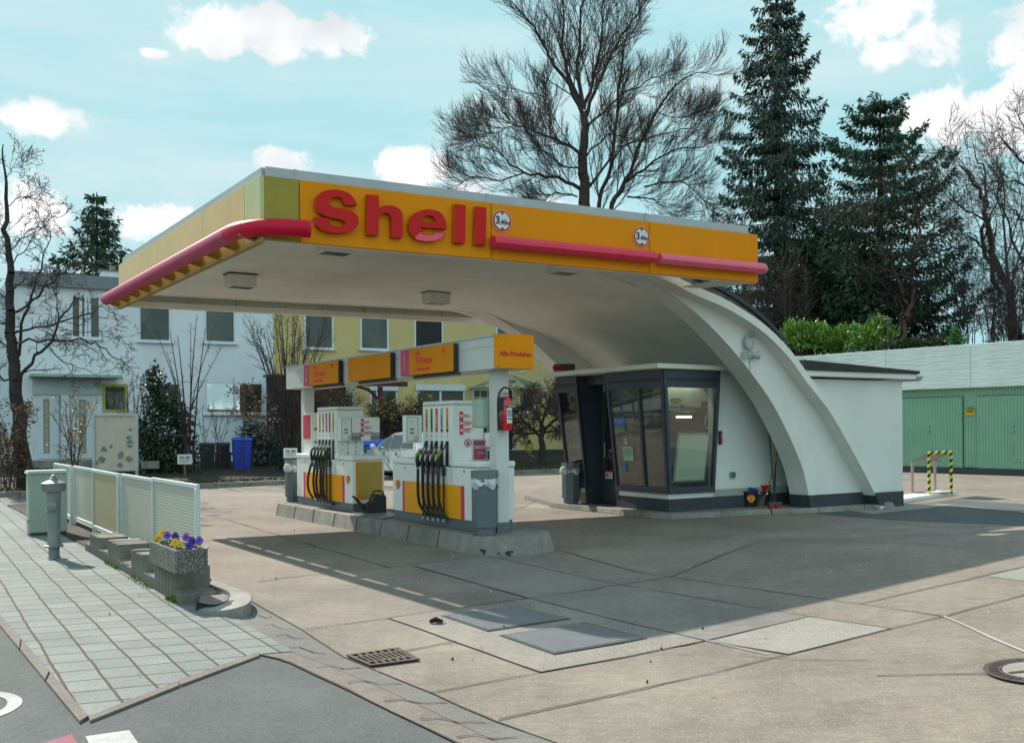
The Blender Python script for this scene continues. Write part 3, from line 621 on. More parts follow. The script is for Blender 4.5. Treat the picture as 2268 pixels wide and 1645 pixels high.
mb=MB(); mb.box(VW,ra+.12,aE,-.18,WR+.1,2.50,2.60); mb.build('workshop_eaves',WHITE,st,bevel=.008)
mb=MB(); mb.prism(VW,[(ra+.1,2.602),(aE+.02,2.602),(aE+.02,2.66),(ra+.1,2.78)],-.22,WR+.12); mb.build('workshop_roof',mat('roof_felt',(.03,.033,.035),.8,var=.2,bump=.3),st)
mb=MB(); mb.tube([VW.p(aE+.06,-.2,2.52),VW.p(aE+.06,WR,2.52)],.06,10); mb.tube([VW.p(aE-.05,-.22,2.54),VW.p(aE+.12,-.22,2.54)],.02,6); mb.build('gutter_pipe',ZINC,st,smooth=True)
# wall behind the vault and over the kiosk roof
mb=MB(); mb.box(VW,lo(ci,2.3)[0]+1.6,lo(ci,2.3)[0]+1.75,.5,WR-.5,2.0,2.9); mb.build('back_wall',SOFF,st)
# letters
z1=lambda p:(512.1+.2822*p[0],320.1+.2822*p[1])
def shp(pts,b=-.05): return [FF.hit(*z1(p),b) for p in pts]
S=[(985,480),(960,430),(915,385),(850,362),(790,358),(720,370),(680,400),(660,440),(658,480),(670,520),(710,555),(770,575),(840,590),(880,602),(893,620),(880,638),(845,645),(800,640),(770,625),(755,600),(748,578)]
S2=[(648,575),(655,620),(680,655),(720,680),(780,695),(840,698),(910,690),(960,670),(990,630),(993,590),(975,550),(940,525),(880,508),(800,495),(770,480),(762,455),(775,428),(810,415),(850,420),(872,440),(888,478)]
def cr(p,n=4): return [(q.x,q.y) for q in catmull(p,n)]
let={'letter_s':[shp(cr(S)+cr(S2))],
'letter_h':[shp([(1062,395),(1153,403),(1153,502)]+cr([(1158,498),(1215,482),(1262,485),(1305,502),(1330,532),(1340,572)])+[(1340,735),(1253,732)]+cr([(1251,590),(1240,557),(1215,540),(1182,542),(1157,562),(1150,600)])+[(1148,717),(1058,710)])],
'letter_e':[shp([(1685,668)]+cr([(1685,650),(1680,612),(1662,568),(1632,536),(1590,518),(1530,513),(1470,525),(1420,555),(1395,600),(1390,645),(1398,690),(1425,727),(1468,751),(1530,762),(1600,756),(1645,735),(1678,697)])+cr([(1598,692),(1580,711),(1550,715),(1510,708),(1487,685),(1480,652)])),shp([(1483,608)]+cr([(1488,590),(1510,567),(1545,560),(1580,570),(1598,590),(1605,612)]))],
'letter_l':[shp([(1747,470),(1833,480),(1828,780),(1742,772)])]}
HALO=mat('letter_edge',(.80,.22,.01),.4)
for k,s in let.items():
    fill_shape(k,s,FF,-.045,.035,RED,st); 
fill_shape('letter_l',[shp([(1910,488),(1995,497),(1990,793),(1905,787)])],FF,-.045,.035,RED,st)
for k,s in list(let.items())+[('x',[shp([(1910,488),(1995,497),(1990,793),(1905,787)])])]:
    # orange letter sides: slightly larger body behind the red face
    cx=sum(p[0] for p in s[0])/len(s[0]); cz=sum(p[1] for p in s[0])/len(s[0])
    fill_shape('letter_body',[[(p[0],p[1]) for p in s[0]]]+s[1:],FF,-.0405,.0385,HALO,st).scale=(1,1,1)
fill_shape('letter_patch',[shp([(1462,712),(1483,690),(1512,710),(1550,716),(1580,712),(1598,693),(1677,698),(1645,735),(1600,755),(1530,761),(1468,750),(1440,735)],-.082)],FF,-.0825,.001,PINK,st,label='faded pink repair patch on the lower bowl of the letter e')
# ---- bumper tube round the left corner
zt=4.03; rt=.105; do=.20
c=FF.p(-.2,-do,zt)
path=[FF.p(FF.A(671,-do,500),-do,zt),FF.p(.55,-do,zt)]+[None]
cor=(FF.p(0,-do,zt),FS.p(0,do,zt)); 
p0=FF.p(.55,-do,zt); p3=FS.p(.55,do,zt)
# corner of offset lines
den=FF.ex.x*FS.ex.y-FF.ex.y*FS.ex.x; d_=FS.p(0,do,zt)-FF.p(0,-do,zt); tt=(d_.x*FS.ex.y-d_.y*FS.ex.x)/den; X=FF.p(tt,-do,zt)
bez=[p0*(1-t)**2+X*2*t*(1-t)+p3*t*t for t in [i/10 for i in range(11)]]
aend=FS.A(236,do,660)
mb=MB(); mb.tube([FF.p(FF.A(671,-do,500),-do,zt)]+bez,rt,20); mb.build('bumper_tube',CRIM,st,smooth=True)
mb=MB(); mb.tube([FS.p(.555,do,zt),FS.p(LS*.5,do,zt),FS.p(aend,do,zt)],rt,20); mb.build('bumper_tube',mat('purple_rose_tube',(.50,.02,.10),.4,var=.12,vs=2,spec=.3),st,smooth=True)
BRK=mat('brown_bracket',(.40,.22,.02),.6)
for i in range(11):
    a=.15+i*(LS-.2)/10
    mb=MB(); mb.prism(FS,[(0,ZB-.02),(do+.02,zt-.09),(do+.02,zt-.04),(0,zt+.02)],a-.012,a+.012,axis='x'); mb.build('tube_bracket',BRK,st)
mb=MB(); mb.box(FS,-.02,LS+.03,-.05,.03,ZB-.045,ZB-.002); mb.build('bottom_trim',mat('ochre_trim',(.38,.25,.02),.5,var=.2),st)
# front bumper bar in two lengths
def bar(px0,px1,m,z0,z1,d=.20):
    a0,a1=FF.A(px0,-.1,560),FF.A(px1,-.2,590)
    mb=MB(); mb.prism(FF,[(-.03,z0+.01),(-d*.7,z0),(-d,z0+.06),(-d,z1-.05),(-d*.75,z1),(-.03,z1)],a0,a1,axis='x'); return mb.build('bumper_bar',m,st,bevel=.006)
bar(1091,1457,ROSE,4.035,4.20); bar(1459,1701,mat('pale_rose_bar',(.85,.12,.20),.35,var=.05,coat=.3),4.03,4.19,.19)
# height limit signs
def hsign(px,py,label):
    a,z=FF.hit(px,py,-.03); t=thing('height_sign',label,'road sign',FF.p(a,-.03,z),'round clearance signs on the fascia'); r=.152
    def disc(rr,b,m,n): 
        mb=MB(); mb.lathe(FF.p(a,b,z),[(rr,0),(rr,.004)],32,ax=-FF.ey); mb.build(n,m,t)
    disc(r,-.012,mat('sign_white',(.75,.76,.74),.4),'rim'); disc(r-.008,-.0165,RED,'ring'); disc(r-.032,-.021,MT['sign_white'],'face')
    k=mat('sign_black',(.01,.01,.01),.4)
    for s in (1,-1): mb=MB(); mb.prism(FF,[(a-.026,z+s*.116),(a+.026,z+s*.116),(a,z+s*.082)],-.029,-.0255); mb.build('arrow',k,t)
    text('3',.145,FF,a-.108,-.0275,z-.0,k,t,name='numeral',bold=.004); text(',40m',.092,FF,a-.045,-.0275,z-.022,k,t,name='numeral',bold=.002,sx=.9)
hsign(1113,489,'round white 3,40m clearance sign with red ring just right of the big red letters'); hsign(1422,524,'round 3,40m clearance sign near the panel joint above the long pink bumper bar')
# soffit lamps
def slamp(px,py,label):
    p=G(px,py,ZS-.22); t=thing('soffit_lamp',label,'ceiling lamp',(p.x,p.y,ZS-.22),'square lamp boxes under the canopy'); f=Fr((p.x,p.y,0),B_,A_)
    mb=MB(); mb.box(f,-.22,.22,-.15,.15,ZS-.22,ZS-.02); mb.build('housing',SOFF,t,bevel=.008)
    mb=MB(); mb.box(f,-.24,.24,-.17,.17,ZS-.019,ZS-.003); mb.build('gasket',DGREY,t)
    mb=MB(); mb.box(f,-.18,.18,-.12,.12,ZS-.224,ZS-.2205); mb.build('lens',mat('lamp_lens',(.08,.11,.10),.15,var=.3,vs=8),t)
slamp(742,562,'square lamp box under the canopy beneath the letter S'); slamp(533,637,'square lamp box nearest the left edge of the canopy soffit'); slamp(966,673,'square lamp box in the middle of the soffit before the back beam'); slamp(1248,606,'white lamp box under the soffit below the first clearance sign')
# wall bell pair on the rib
a,z=VW.hit(1658,762,-.02); t=thing('twin_bell','white painted round alarm bell over a two lobed horn on the rib face','alarm bell',VW.p(a,-.02,z))
WG=mat('bell_paint',(.55,.56,.53),.5)
mb=MB(); mb.lathe(VW.p(a,-.002,z+.02),[(.13,0),(.13,.03),(.10,.06),(.03,.07)],24,ax=-VW.ey); mb.build('bell',WG,t,smooth=True)
mb=MB(); mb.tube([VW.p(a+.13*math.cos(R(x)),-.075,z+.03+.13*math.sin(R(x))) for x in range(60,300,20)],.022,8); mb.build('bell_rim',mat('bell_rim',(.42,.44,.42),.4),t,smooth=True)
for s in (-1,1):
    mb=MB(); mb.lathe(VW.p(a+s*.03,-.06,z-.19),[(.025,0),(.04,.04),(.085,.13)],16,ax=VW.ex*s-VW.ey*.3); mb.build('horn',WG,t,smooth=True)
mb=MB(); mb.box(VW,a-.05,a+.05,-.06,-.002,z-.24,z-.13); mb.build('horn_box',WG,t,bevel=.01)
mb=MB(); mb.tube([VW.p(a+.04,-.012,z-.25),VW.p(a+.045,-.012,z-.62)],.006,5); mb.build('cable',mat('cable_grey',(.35,.36,.35),.6),t)
# station kerb and paving under the building
def kerbline(name,label,pts,w,h,seg=1.0,closedtop=None,grp=None,inset=.03):
    P=[Vector((p.x,p.y,0)) for p in pts]; mb=MB()
    for a,b in zip(P[:-1],P[1:]):
        d=b-a; k=max(1,round(d.length/seg)); d2=d.normalized(); n_=Vector((-d2.y,d2.x,0))
        for i in range(k):
            q0=a+d*(i/k); q1=a+d*((i+1)/k)-d2*.012; 
            mb.hexa([q0,q1,q1+n_*w,q0+n_*w]+[q0+n_*inset+Vector((0,0,h)),q1+n_*inset+Vector((0,0,h)),q1+n_*w+Vector((0,0,h)),q0+n_*w+Vector((0,0,h))])
    return solo(mb,name,KERB,label,'kerb',bevel=.012)
z7=lambda x,y:((2450+.3307*x)/1.5622,(1350+.3307*y)/1.5622)
kz=lambda x,y:(1216.2+.2296*x,787.4+.2296*y)
kp=[G(*kz(0,1462)),G(*kz(430,1506)),G(*kz(960,1573)),G(*kz(1180,1582)),G(*z7(150,1328)),G(*z7(670,1297)),G(*z7(980,1295)),G(*z7(1170,1282)),G(*z7(1650,1250)),G(*z7(1805,1245)),G(*z7(1965,1215))]
kerbline('station_kerb','low worn concrete kerb running round the shop and rib feet',kp,.14,.10)
q=[Vector((p.x,p.y,.095)) for p in kp]; q=[p+Vector((.02,.1,0)) for p in q]+[VW.p(aR+.3,1,.095),VW.p(aR,8,.095),VW.p(-2.2,6.2,.095)]
MB().prism(Fr((0,0,0),(1,0)),[(p.x,p.y) for p in q],-.01,.095,axis='c').build('shop_apron',CONCB,None,kind='structure')
# ================================================================ kiosk (shop) under the vault
KC=G(1481.4,1133,.1); KR=Fr((KC.x,KC.y,0),B_,A_); KL=Fr((KC.x,KC.y,0),A_,-B_)   # KR: right wall, b<0 outward ; KL: left wall a=t, b>0 outward (-B)
shop=thing('shop_kiosk','small white shop with slate blue outward leaning windows under the vault','shop',(KC.x+1,KC.y+1.5,.095))
D1,D2=.25,.15    # outward lean of left and right faces
ZSL,ZH=.45,2.60
GL=glass('shop_glass',(.90,.95,.93),.035,fk=.9)
aW=lo(ci,.2)[0]; aRw=4.0
bayR=KR.hit(1581.3,1087,0)[0]
T1=1.45; T2a,T2b=2.36,3.0
# walls
mb=MB(); mb.box(KR,bayR-.02,aRw,.0,.12,.32,ZH+.005); mb.box(KR,0,aRw,.0,.12,.32,ZSL); mb.box(KL,.12,T1,-.12,0,.32,ZSL); mb.box(KL,T2a,T2b,-.12,0,.32,ZSL)
mb.build('wall',BL,shop)
mb=MB(); mb.box(KR,-.01,aRw,-.012,.125,.08,.318); mb.box(KL,.125,T1,-.12,.012,.08,.318); mb.build('plinth',SLATE2,shop)
# interior shell
INT=mat('interior_wall',(.27,.29,.28),.8,var=.05)
mb=MB(); mb.box(KL,1.0,1.25,-.62,-.50,.1,ZH); mb.box(KR,.9,aRw,2.95,3.05,.1,ZH); mb.box(KR,2.6,2.7,.2,2.9,.1,ZH); mb.build('inner_wall',INT,shop)
mb=MB(); mb.box(KR,.14,aRw,.14,3.0,.098,.11); mb.build('shop_floor',DGREY,shop)
mb=MB(); mb.box(KR,.05,aRw,.05,3.0,ZH-.03,ZH-.005); mb.build('ceiling',INT,shop)
# leaning glazed bays: helper working on the plane from bottom line to top line
def lean(fr,s0,s1,zb0,zt0,dout,sgn,e0=0,e1=0):
    # e0/e1: how much the top corners widen at each end
    return lambda a,c,o=0.0:(fr.p(s0+(s1-s0)*a+((e0*(1-a)+e1*a))*(c-zb0)/(zt0-zb0),sgn*(dout*(c-zb0)/(zt0-zb0)+o),c))
def bar2(mb,q,a0,a1,c0,c1,o0=-.05,o1=.03):
    mb.hexa([q(a0,c0,o1),q(a1,c0,o1),q(a1,c0,o0),q(a0,c0,o0),q(a0,c1,o1),q(a1,c1,o1),q(a1,c1,o0),q(a0,c1,o0)])
zw0,zw1=.52,2.29
def bay(q,name,wid,mull=(),vent=True,lab=''):
    f=thing  # frame members
    mb=MB(); k=.055/wid
    bar2(mb,q,0,1,ZSL,zw0); bar2(mb,q,0,1,zw1,ZH,-.05,.025); bar2(mb,q,0,k,zw0,zw1); bar2(mb,q,1-k,1,zw0,zw1)
    for m in mull: bar2(mb,q,m-.03/wid,m+.03/wid,zw0,zw1)
    bar2(mb,q,-.0,1.0,ZSL-.04,ZSL,-.02,.045)
    fr=mb.build('window_frame',SLATE,shop,bevel=.003)
    if vent:
        mb=MB(); n=int(wid*.92/.04)
        for i in range(n): a=(.04+.92*i/n); bar2(mb,q,a,a+.5*.92/n,2.40,2.46,.0255,.028)
        mb.build('vent_slots',BLACK,fr)
    e=[k]+[x for m in mull for x in (m-.03/wid,m+.03/wid)]+[1-k]
    for a0,a1 in zip(e[::2],e[1::2]):
        mb=MB(); bar2(mb,q,a0,a1,zw0,zw1,-.004,.004); mb.build('pane',GL,fr)
    return fr
qR=lean(KR,0,bayR,ZSL,ZH,D2,-1,-D1,0.02); qL=lean(KL,0,T1,ZSL,ZH,D1,1,-D2,.0); q2=lean(KL,T2a,T2b,ZSL,ZH,D1,1,0,.06)
bay(qR,'r',bayR); bay(qL,'l',T1,(.42,)); bay(q2,'s',T2b-T2a)
# slanted side cheeks of the door recess
mb=MB()
for t,th in ((T2a,.05),(T1-.05,.05)):
    mb.hexa([KL.p(t,0,.1),KL.p(t+th,0,.1),KL.p(t+th,-.40,.1),KL.p(t,-.40,.1),KL.p(t,D1,ZH),KL.p(t+th,D1,ZH),KL.p(t+th,-.40,ZH),KL.p(t,-.40,ZH)])
mb.box(KL,T1,T2a,-.40,-.0,2.42,ZH)
mb.build('door_cheek',SLATE,shop)
# door
dr=MB(); dz0,dz1=.115,2.30
dr.box(KL,T1,T1+.10,-.40,-.35,dz0,dz1); dr.box(KL,T2a-.08,T2a,-.40,-.35,dz0,dz1); dr.box(KL,T1+.1,T2a-.08,-.40,-.35,dz0,.56); dr.box(KL,T1+.1,T2a-.08,-.40,-.35,1.98,2.06); dr.box(KL,T1+.1,T2a-.08,-.40,-.35,2.25,dz1)
door=dr.build('door',SLATE,shop,bevel=.003)
mb=MB(); mb.box(KL,T1+.1,T2a-.08,-.38,-.372,.56,1.98); mb.box(KL,T1+.1,T2a-.08,-.38,-.372,2.06,2.25); mb.build('door_glass',GL,door)
mb=MB(); mb.tube([KL.p(T2a-.16,-.30,1.0),KL.p(T2a-.16,-.30,1.3)],.012,8); mb.build('handle',STEEL,door)
# roof slab
mb=MB(); zr0,zr1=2.607,2.69
P=[KR.p(-.52,-.36,0),KR.p(aRw,-.10,0),KR.p(aRw,4.5,0),KL.p(4.5,.52,0)]; 
P=[KR.p(-.50,-.30,0),KR.p(aRw,-.06,0),KR.p(aRw,3.3,0),KR.p(-.50,3.3,0)]
mb.hexa([Vector((p.x,p.y,zr0)) for p in P]+[Vector((p.x,p.y,zr1)) for p in P]); mb.build('roof_slab',WHITE,shop,bevel=.006)
# things on / in the shop
def st_plane(q,wid): return q
def sticker(name,label,cat,q,a0,a1,c0,c1,m,grp=None,lines=None,lm=None,o=.006):
    t=thing(name,label,cat,q((a0+a1)/2,c0,o),grp); mb=MB(); bar2(mb,q,a0,a1,c0,c1,o,o+.003); mb.build('sheet',m,t)
    return t
STK=mat('paper_green',(.42,.62,.42),.7); BLU=mat('poster_blue',(.02,.10,.42),.4,col2=(.03,.2,.5)); WP=mat('paper_white',(.7,.7,.68),.7)
def qtext(s,size,q,a,c,m,par,wid,bold=0,align='LEFT',o=.011):
    p=q(a,c,o); ex=(q(1,c,o)-q(0,c,o)).normalized(); 
    if q is qL or q is q2: ex=-ex; 
    up=(q(a,c+.1,o)-p).normalized(); cu=bpy.data.curves.new('t','FONT'); cu.body=s; cu.size=size; cu.offset=bold; cu.align_x=align; cu.align_y='CENTER'; cu.resolution_u=2
    ob=bpy.data.objects.new('t',cu); COL.objects.link(ob); me=bpy.data.meshes.new_from_object(ob.evaluated_get(bpy.context.evaluated_depsgraph_get())); bpy.data.objects.remove(ob)
    mb=MB(); mb.add([p+ex*v.co.x+up*v.co.y for v in me.vertices],[tuple(f.vertices) for f in me.polygons]); mb.build('lettering',m,par)
TXK=mat('text_dark',(.03,.03,.03),.6); TXW=mat('text_white',(.8,.8,.8),.6); TXR=mat('text_red',(.55,.02,.08),.6)
t=sticker('window_poster','blue poster with a yellow mark and meadow picture, top left of the front shop window','poster',qL,.72,.92,1.52,1.78,BLU)
mb=MB(); bar2(mb,qL,.72,.92,1.52,1.58,.010,.012); mb.build('meadow',mat('meadow_green',(.12,.25,.03),.6,col2=(.3,.3,.02),vs=30),t)
mb=MB(); bar2(mb,qL,.88,.905,1.68,1.75,.010,.012); mb.build('mark',mat('mark_orange',(.7,.3,.02),.5),t)
qtext('Am Morgen frisch\nin den Tag',.035,qL,.87,1.70,TXW,t,T1)
t=sticker('window_notice','pale green paper notice with four lines of writing on the shop window','notice',qL,.61,.80,.98,1.24,STK); qtext('Im Shop sofort\nfrische Backwaren\nund Heißgetränke\nzum Mitnehmen',.032,qL,.705,1.14,TXK,t,T1,align='CENTER')
t=sticker('round_sticker','small round white and red sticker above the green notice','sticker',qL,.695,.765,1.29,1.38,WP); mb=MB(); bar2(mb,qL,.70,.76,1.325,1.35,.010,.012); mb.build('band',RED,t)
t=sticker('small_poster','small blue poster low on the shop window below the green notice','poster',qL,.76,.83,.78,.94,BLU)
for lab,a0,a1 in (('red and white no smoking sticker on the left of the glass door','a','b'),):
    pass
qd=lambda a,c,o=0.:KL.p(T1+.1+(T2a-T1-.18)*a,-.372+o,c)
t=sticker('door_sticker','white sticker with red band and dog symbol, left one low on the shop door','sticker',qd,.66,.98,.585,.76,WP,'stickers low on the shop door'); mb=MB(); bar2(mb,qd,.66,.98,.72,.76,.0095,.012); mb.build('band',RED,t)
mb=MB(); bar2(mb,qd,.86,.93,.63,.68,.0095,.012); mb.build('dog_symbol',TXK,t)
t=sticker('door_sticker','white sticker with red band and red ring, right one low on the shop door','sticker',qd,.03,.30,.585,.76,WP,'stickers low on the shop door'); mb=MB(); bar2(mb,qd,.03,.30,.72,.76,.0095,.012); mb.build('band',RED,t)
mb=MB(); p=qd(.22,.655,.011); ring_=[];  mb.tube([p+KL.ex*.03*math.cos(R(i*30))+Vector((0,0,.03*math.sin(R(i*30)))) for i in range(13)],.005,5); mb.build('ring_symbol',RED,t)
# framed blank poster leaning in the right window
t=thing('framed_poster','blank cream poster in a silver frame leaning inside the right shop window','poster frame',KR.p(.6,.12,.62))
def pf(mb,a0,a1,c0,c1,b0,b1): 
    q=lambda a,c,b:KR.p(a+.12*(c-.62)/1.08*.6,b-.10*(c-.62),c); mb.hexa([q(a0,c0,b0),q(a1,c0,b0),q(a1,c0,b1),q(a0,c0,b1),q(a0,c1,b0),q(a1,c1,b0),q(a1,c1,b1),q(a0,c1,b1)])
A0,A1=.20,.98; mb=MB(); pf(mb,A0,A1,.60,.635,.10,.13); pf(mb,A0,A1,1.445,1.48,.10,.13); pf(mb,A0,A0+.035,.635,1.445,.10,.13); pf(mb,A1-.035,A1,.635,1.445,.10,.13); mb.build('frame',STEEL,t,bevel=.004)
mb=MB(); pf(mb,A0+.035,A1-.035,.635,1.445,.112,.122); mb.build('sheet',mat('cream_sheet',(.80,.82,.62),.6,var=.02),t)
mb=MB(); pf(mb,A0+.0,A1+.0,.60,1.49,.135,.15); mb.build('backing',BLACK,t)
# van raised on the lift behind the window
VB=.85
vh=lambda x,y,b=VB:KR.hit(1216+.2296*x,787.4+.2296*y,b)
t=thing('raised_van','silver white van raised on a workshop lift, seen through the right shop window','van',KR.p(1.2,1.4,1.5))
VAN=mat('van_paint',(.50,.53,.51),.3,coat=.4); a0v=vh(1120,500)[0]; zz=lambda x,y:vh(x,y)[1]; ww=vh(1590,640); aW2=ww[0]
mb=MB(); mb.prism(KR,[(a0v,zz(1165,485)),(aW2-.50,zz(1400,500)),(aW2-.36,zz(1440,510)),(aW2-.30,zz(1480,450)),(aW2-.05,zz(1520,440)),(aW2+.25,zz(1560,440)),(aW2+.3,2.5),(a0v,2.5)],VB,VB+.9); mb.build('body',VAN,t,bevel=.015)
mb=MB(); mb.prism(KR,[(a0v,zz(1165,525)),(aW2-.48,zz(1400,548)),(aW2-.40,zz(1440,512)),(aW2-.5,zz(1400,502)),(a0v,zz(1165,487))],VB+.02,VB+.9); mb.build('sill',mat('van_sill',(.22,.25,.26),.4),t)
mb=MB(); mb.prism(KR,[(a0v,zz(1165,640)),(aW2-.5,zz(1380,660)),(aW2-.3,zz(1480,720)),(aW2+.3,zz(1550,740)),(aW2+.3,zz(1550,445)),(aW2-.3,zz(1480,455)),(aW2-.47,zz(1400,552)),(a0v,zz(1165,530))],VB+.12,VB+.9); mb.build('underbody',BLACK,t)
c=KR.p(aW2,VB+.05,ww[1]); mb=MB(); mb.lathe(c,[(.30,0),(.31,.05),(.30,.2)],28,ax=KR.ey); w=mb.build('wheel',BLACK,t)
mb=MB(); mb.lathe(c-KR.ey*.012,[(.001,.0),(.08,-.01),(.12,.005),(.17,.005),(.195,-.004),(.205,.02)],28,ax=KR.ey); mb.build('rim',STEEL,w,smooth=True)
mb=MB()
for i in range(14): aa=2*math.pi*i/14; mb.lathe(c-KR.ey*.014+KR.ex*.145*math.cos(aa)+Vector((0,0,.145*math.sin(aa))),[(.016,0),(.016,.004)],8,ax=KR.ey)
mb.build('rim_holes',BLACK,w,kind='stuff')
r0_=vh(1265,490); r1_=vh(1298,476); mb=MB(); mb.box(KR,r0_[0],r1_[0],VB-.015,VB-.001,r0_[1],r1_[1]); mb.build('side_reflector',RED,t)
o_=vh(1221,431); t2=thing('oval_sticker','dark green oval sticker with yellow lettering on the raised van behind the shop glass','sticker',KR.p(o_[0],VB-.02,o_[1]-.04)); mb=MB()
mb.prism(KR,[(o_[0]+.135*math.cos(R(i*15)),o_[1]+.04*math.sin(R(i*15))) for i in range(24)],VB-.02,VB-.003); mb.build('oval',mat('oval_green',(.02,.05,.025),.5),t2)
text('optimale',.055,KR,o_[0],VB-.024,o_[1],mat('yellow_green',(.45,.55,.03),.5),t2,align='CENTER',bold=.001)
l0=vh(1228,592,VB+.1); l1=vh(1368,590,VB+.1); t=thing('tube_lamp','lit yellowish fluorescent work lamp under the raised van','lamp',KR.p(l0[0],VB+.1,l0[1]-.03)); mb=MB(); mb.tube([KR.p(l0[0],VB+.09,l0[1]),KR.p(l1[0],VB+.09,l1[1])],.017,10); mb.build('tube',mat('lit_tube',(.9,.85,.4),.5,emit=6,var=0),t)
mb=MB(); mb.box(KR,l0[0]-.02,l1[0]+.02,VB+.108,VB+.118,l0[1]-.03,l0[1]+.03); mb.build('holder',BLACK,t)
t=thing('ceiling_tube','long fluorescent tube on the shop ceiling seen through the front windows','lamp',KR.p(.5,.7,2.42)); mb=MB(); mb.tube([KR.p(-.0,.7,2.44),KR.p(1.5,.7,2.44)],.014,8); mb.build('tube',mat('lit_tube2',(.8,.85,.6),.5,emit=14,var=0),t); mb=MB(); mb.box(KR,-.05,1.55,.69,.71,2.46,2.56); mb.build('batten',INT,t)
t=thing('lift_ramp','grey sloping lift ramp below the raised van behind the shop window','ramp',KR.p(1.3,1.6,.11)); mb=MB(); mb.box(KR,.45,2.1,VB+.75,VB+.85,.12,1.32); mb.build('panel',mat('ramp_grey',(.22,.22,.20),.6,var=.2),t)
# shelf unit and counter
t=thing('shop_shelf','tall white shelf unit with slanted magazine racks behind the shop door','shelf',KR.p(.3,2.0,.11))
mb=MB(); mb.box(KR,.75,.80,1.2,2.4,.11,2.3); mb.build('panel',INT,t)
for i in range(5):
    z=.5+i*.36; mb=MB(); mb.hexa([KR.p(.45,1.2,z-.12),KR.p(.75,1.2,z+.0),KR.p(.75,2.3,z),KR.p(.45,2.3,z-.12),KR.p(.45,1.2,z-.10),KR.p(.75,1.2,z+.02),KR.p(.75,2.3,z+.02),KR.p(.45,2.3,z-.10)]); mb.build('shelf_board',STEEL,t)
    for k in range(5):
        mb=MB(); mb.hexa([KR.p(.5,1.25+k*.2,z-.08),KR.p(.7,1.25+k*.2,z+.02),KR.p(.7,1.4+k*.2,z+.02),KR.p(.5,1.4+k*.2,z-.08),KR.p(.48,1.25+k*.2,z+.07),KR.p(.62,1.25+k*.2,z+.18),KR.p(.62,1.4+k*.2,z+.18),KR.p(.48,1.4+k*.2,z+.07)]); mb.build('magazine',mat('mag%d'%((i+k)%4),[(.5,.05,.08),(.5,.4,.1),(.1,.2,.4),(.5,.5,.5)][(i+k)%4],.4),t)
t=thing('shop_counter','brown wooden counter inside the shop behind the front window','counter',KR.p(1.2,1.2,.11)); mb=MB(); mb.box(KR,.2,1.7,2.6,3.2,.11,.95); mb.build('cabinet',mat('counter_wood',(.14,.09,.06),.5,var=.2),t); mb=MB(); mb.box(KR,.15,1.75,2.55,3.25,.952,.99); mb.build('worktop',mat('counter_top',(.25,.20,.16),.4),t)
t=thing('white_basket','white wire display rack in the small far shop window','rack',KL.p(2.7,-.4,.11)); mb=MB()
for z in (.3,.7,1.05): mb.tube([KL.p(2.4,-.25,z),KL.p(2.95,-.25,z),KL.p(2.95,-.6,z),KL.p(2.4,-.6,z),KL.p(2.4,-.25,z)],.008,5)
for a,b in ((2.4,-.25),(2.95,-.25),(2.95,-.6),(2.4,-.6)): mb.tube([KL.p(a,b,.11),KL.p(a,b,1.08)],.008,5)
mb.build('wire_frame',WP,t); mb=MB(); mb.box(KL,2.45,2.9,-.55,-.3,.72,.98); mb.build('goods',WP,t)
# red alarm lamp box on the roof edge, wall socket, small red box
f=Fr(V(1249,826,21.3),B_,A_)
t=thing('alarm_box','small grey box with red lamp arm on the far end of the shop roof','alarm box',f.p(0,0,0)); mb=MB(); mb.box(f,-.16,.22,-.1,.15,-.02,.19); mb.build('box',mat('mesh_grey',(.10,.11,.10),.7,var=.3,vs=40),t,bevel=.005)
mb=MB(); mb.box(f,-.36,-.10,-.13,-.10,.06,.13); mb.build('red_arm',RED,t)
a,z=KR.hit(1620.5,1051,0); t=thing('wall_socket','small grey green outdoor socket box on the white wall above the buckets','socket',KR.p(a,-.03,z)); mb=MB(); mb.box(KR,a-.055,a+.055,-.05,-.002,z-.055,z+.055); mb.build('box',mat('socket_grey',(.20,.25,.26),.5),t,bevel=.008); mb=MB(); mb.box(KR,a-.035,a+.04,-.062,-.051,z-.035,z+.035); mb.build('lid',mat('socket_blue',(.04,.13,.18),.4),t)
a,z=KR.hit(1590.5,967,0); t=thing('red_box','thin dark red box beside the right window edge','box',KR.p(a+.02,-.05,z)); mb=MB(); mb.box(KR,a,a+.05,-.06,-.002,z-.14,z+.11); mb.build('case',mat('dark_red',(.25,.01,.05),.4),t,bevel=.004); text('+',.06,KR,a+.012,-.061,z,TXW,t,name='cross')
# buckets, brooms
def bucket(px,py,r,h,m,label,name='bucket',rim=None,z0=.10,taper=.82):
    p=G(px,py,z0); t=thing(name,label,'bucket',p,'buckets by the rib foot'); mb=MB(); mb.lathe(p,[(r*taper,0),(r,h),(r*1.05,h),(r*1.05,h+.02),(r*.93,h+.02),(r*.90,h-.03),(r*.75,.03),(.001,.03)],24); mb.build('pail',m,t,smooth=True)
    mb=MB(); mb.tube([p+Vector((math.cos(R(a))*r*1.04,math.sin(R(a))*r*.3-.0,h-.02-abs(math.sin(R(a)))*.02)) for a in range(180,361,20)],.005,5); mb.build('handle',STEEL,t); return t,p
bk1,p1=bucket(1660,1121,.155,.27,BLACK,'black bucket with a red and yellow scallop emblem and blue tools standing in it')
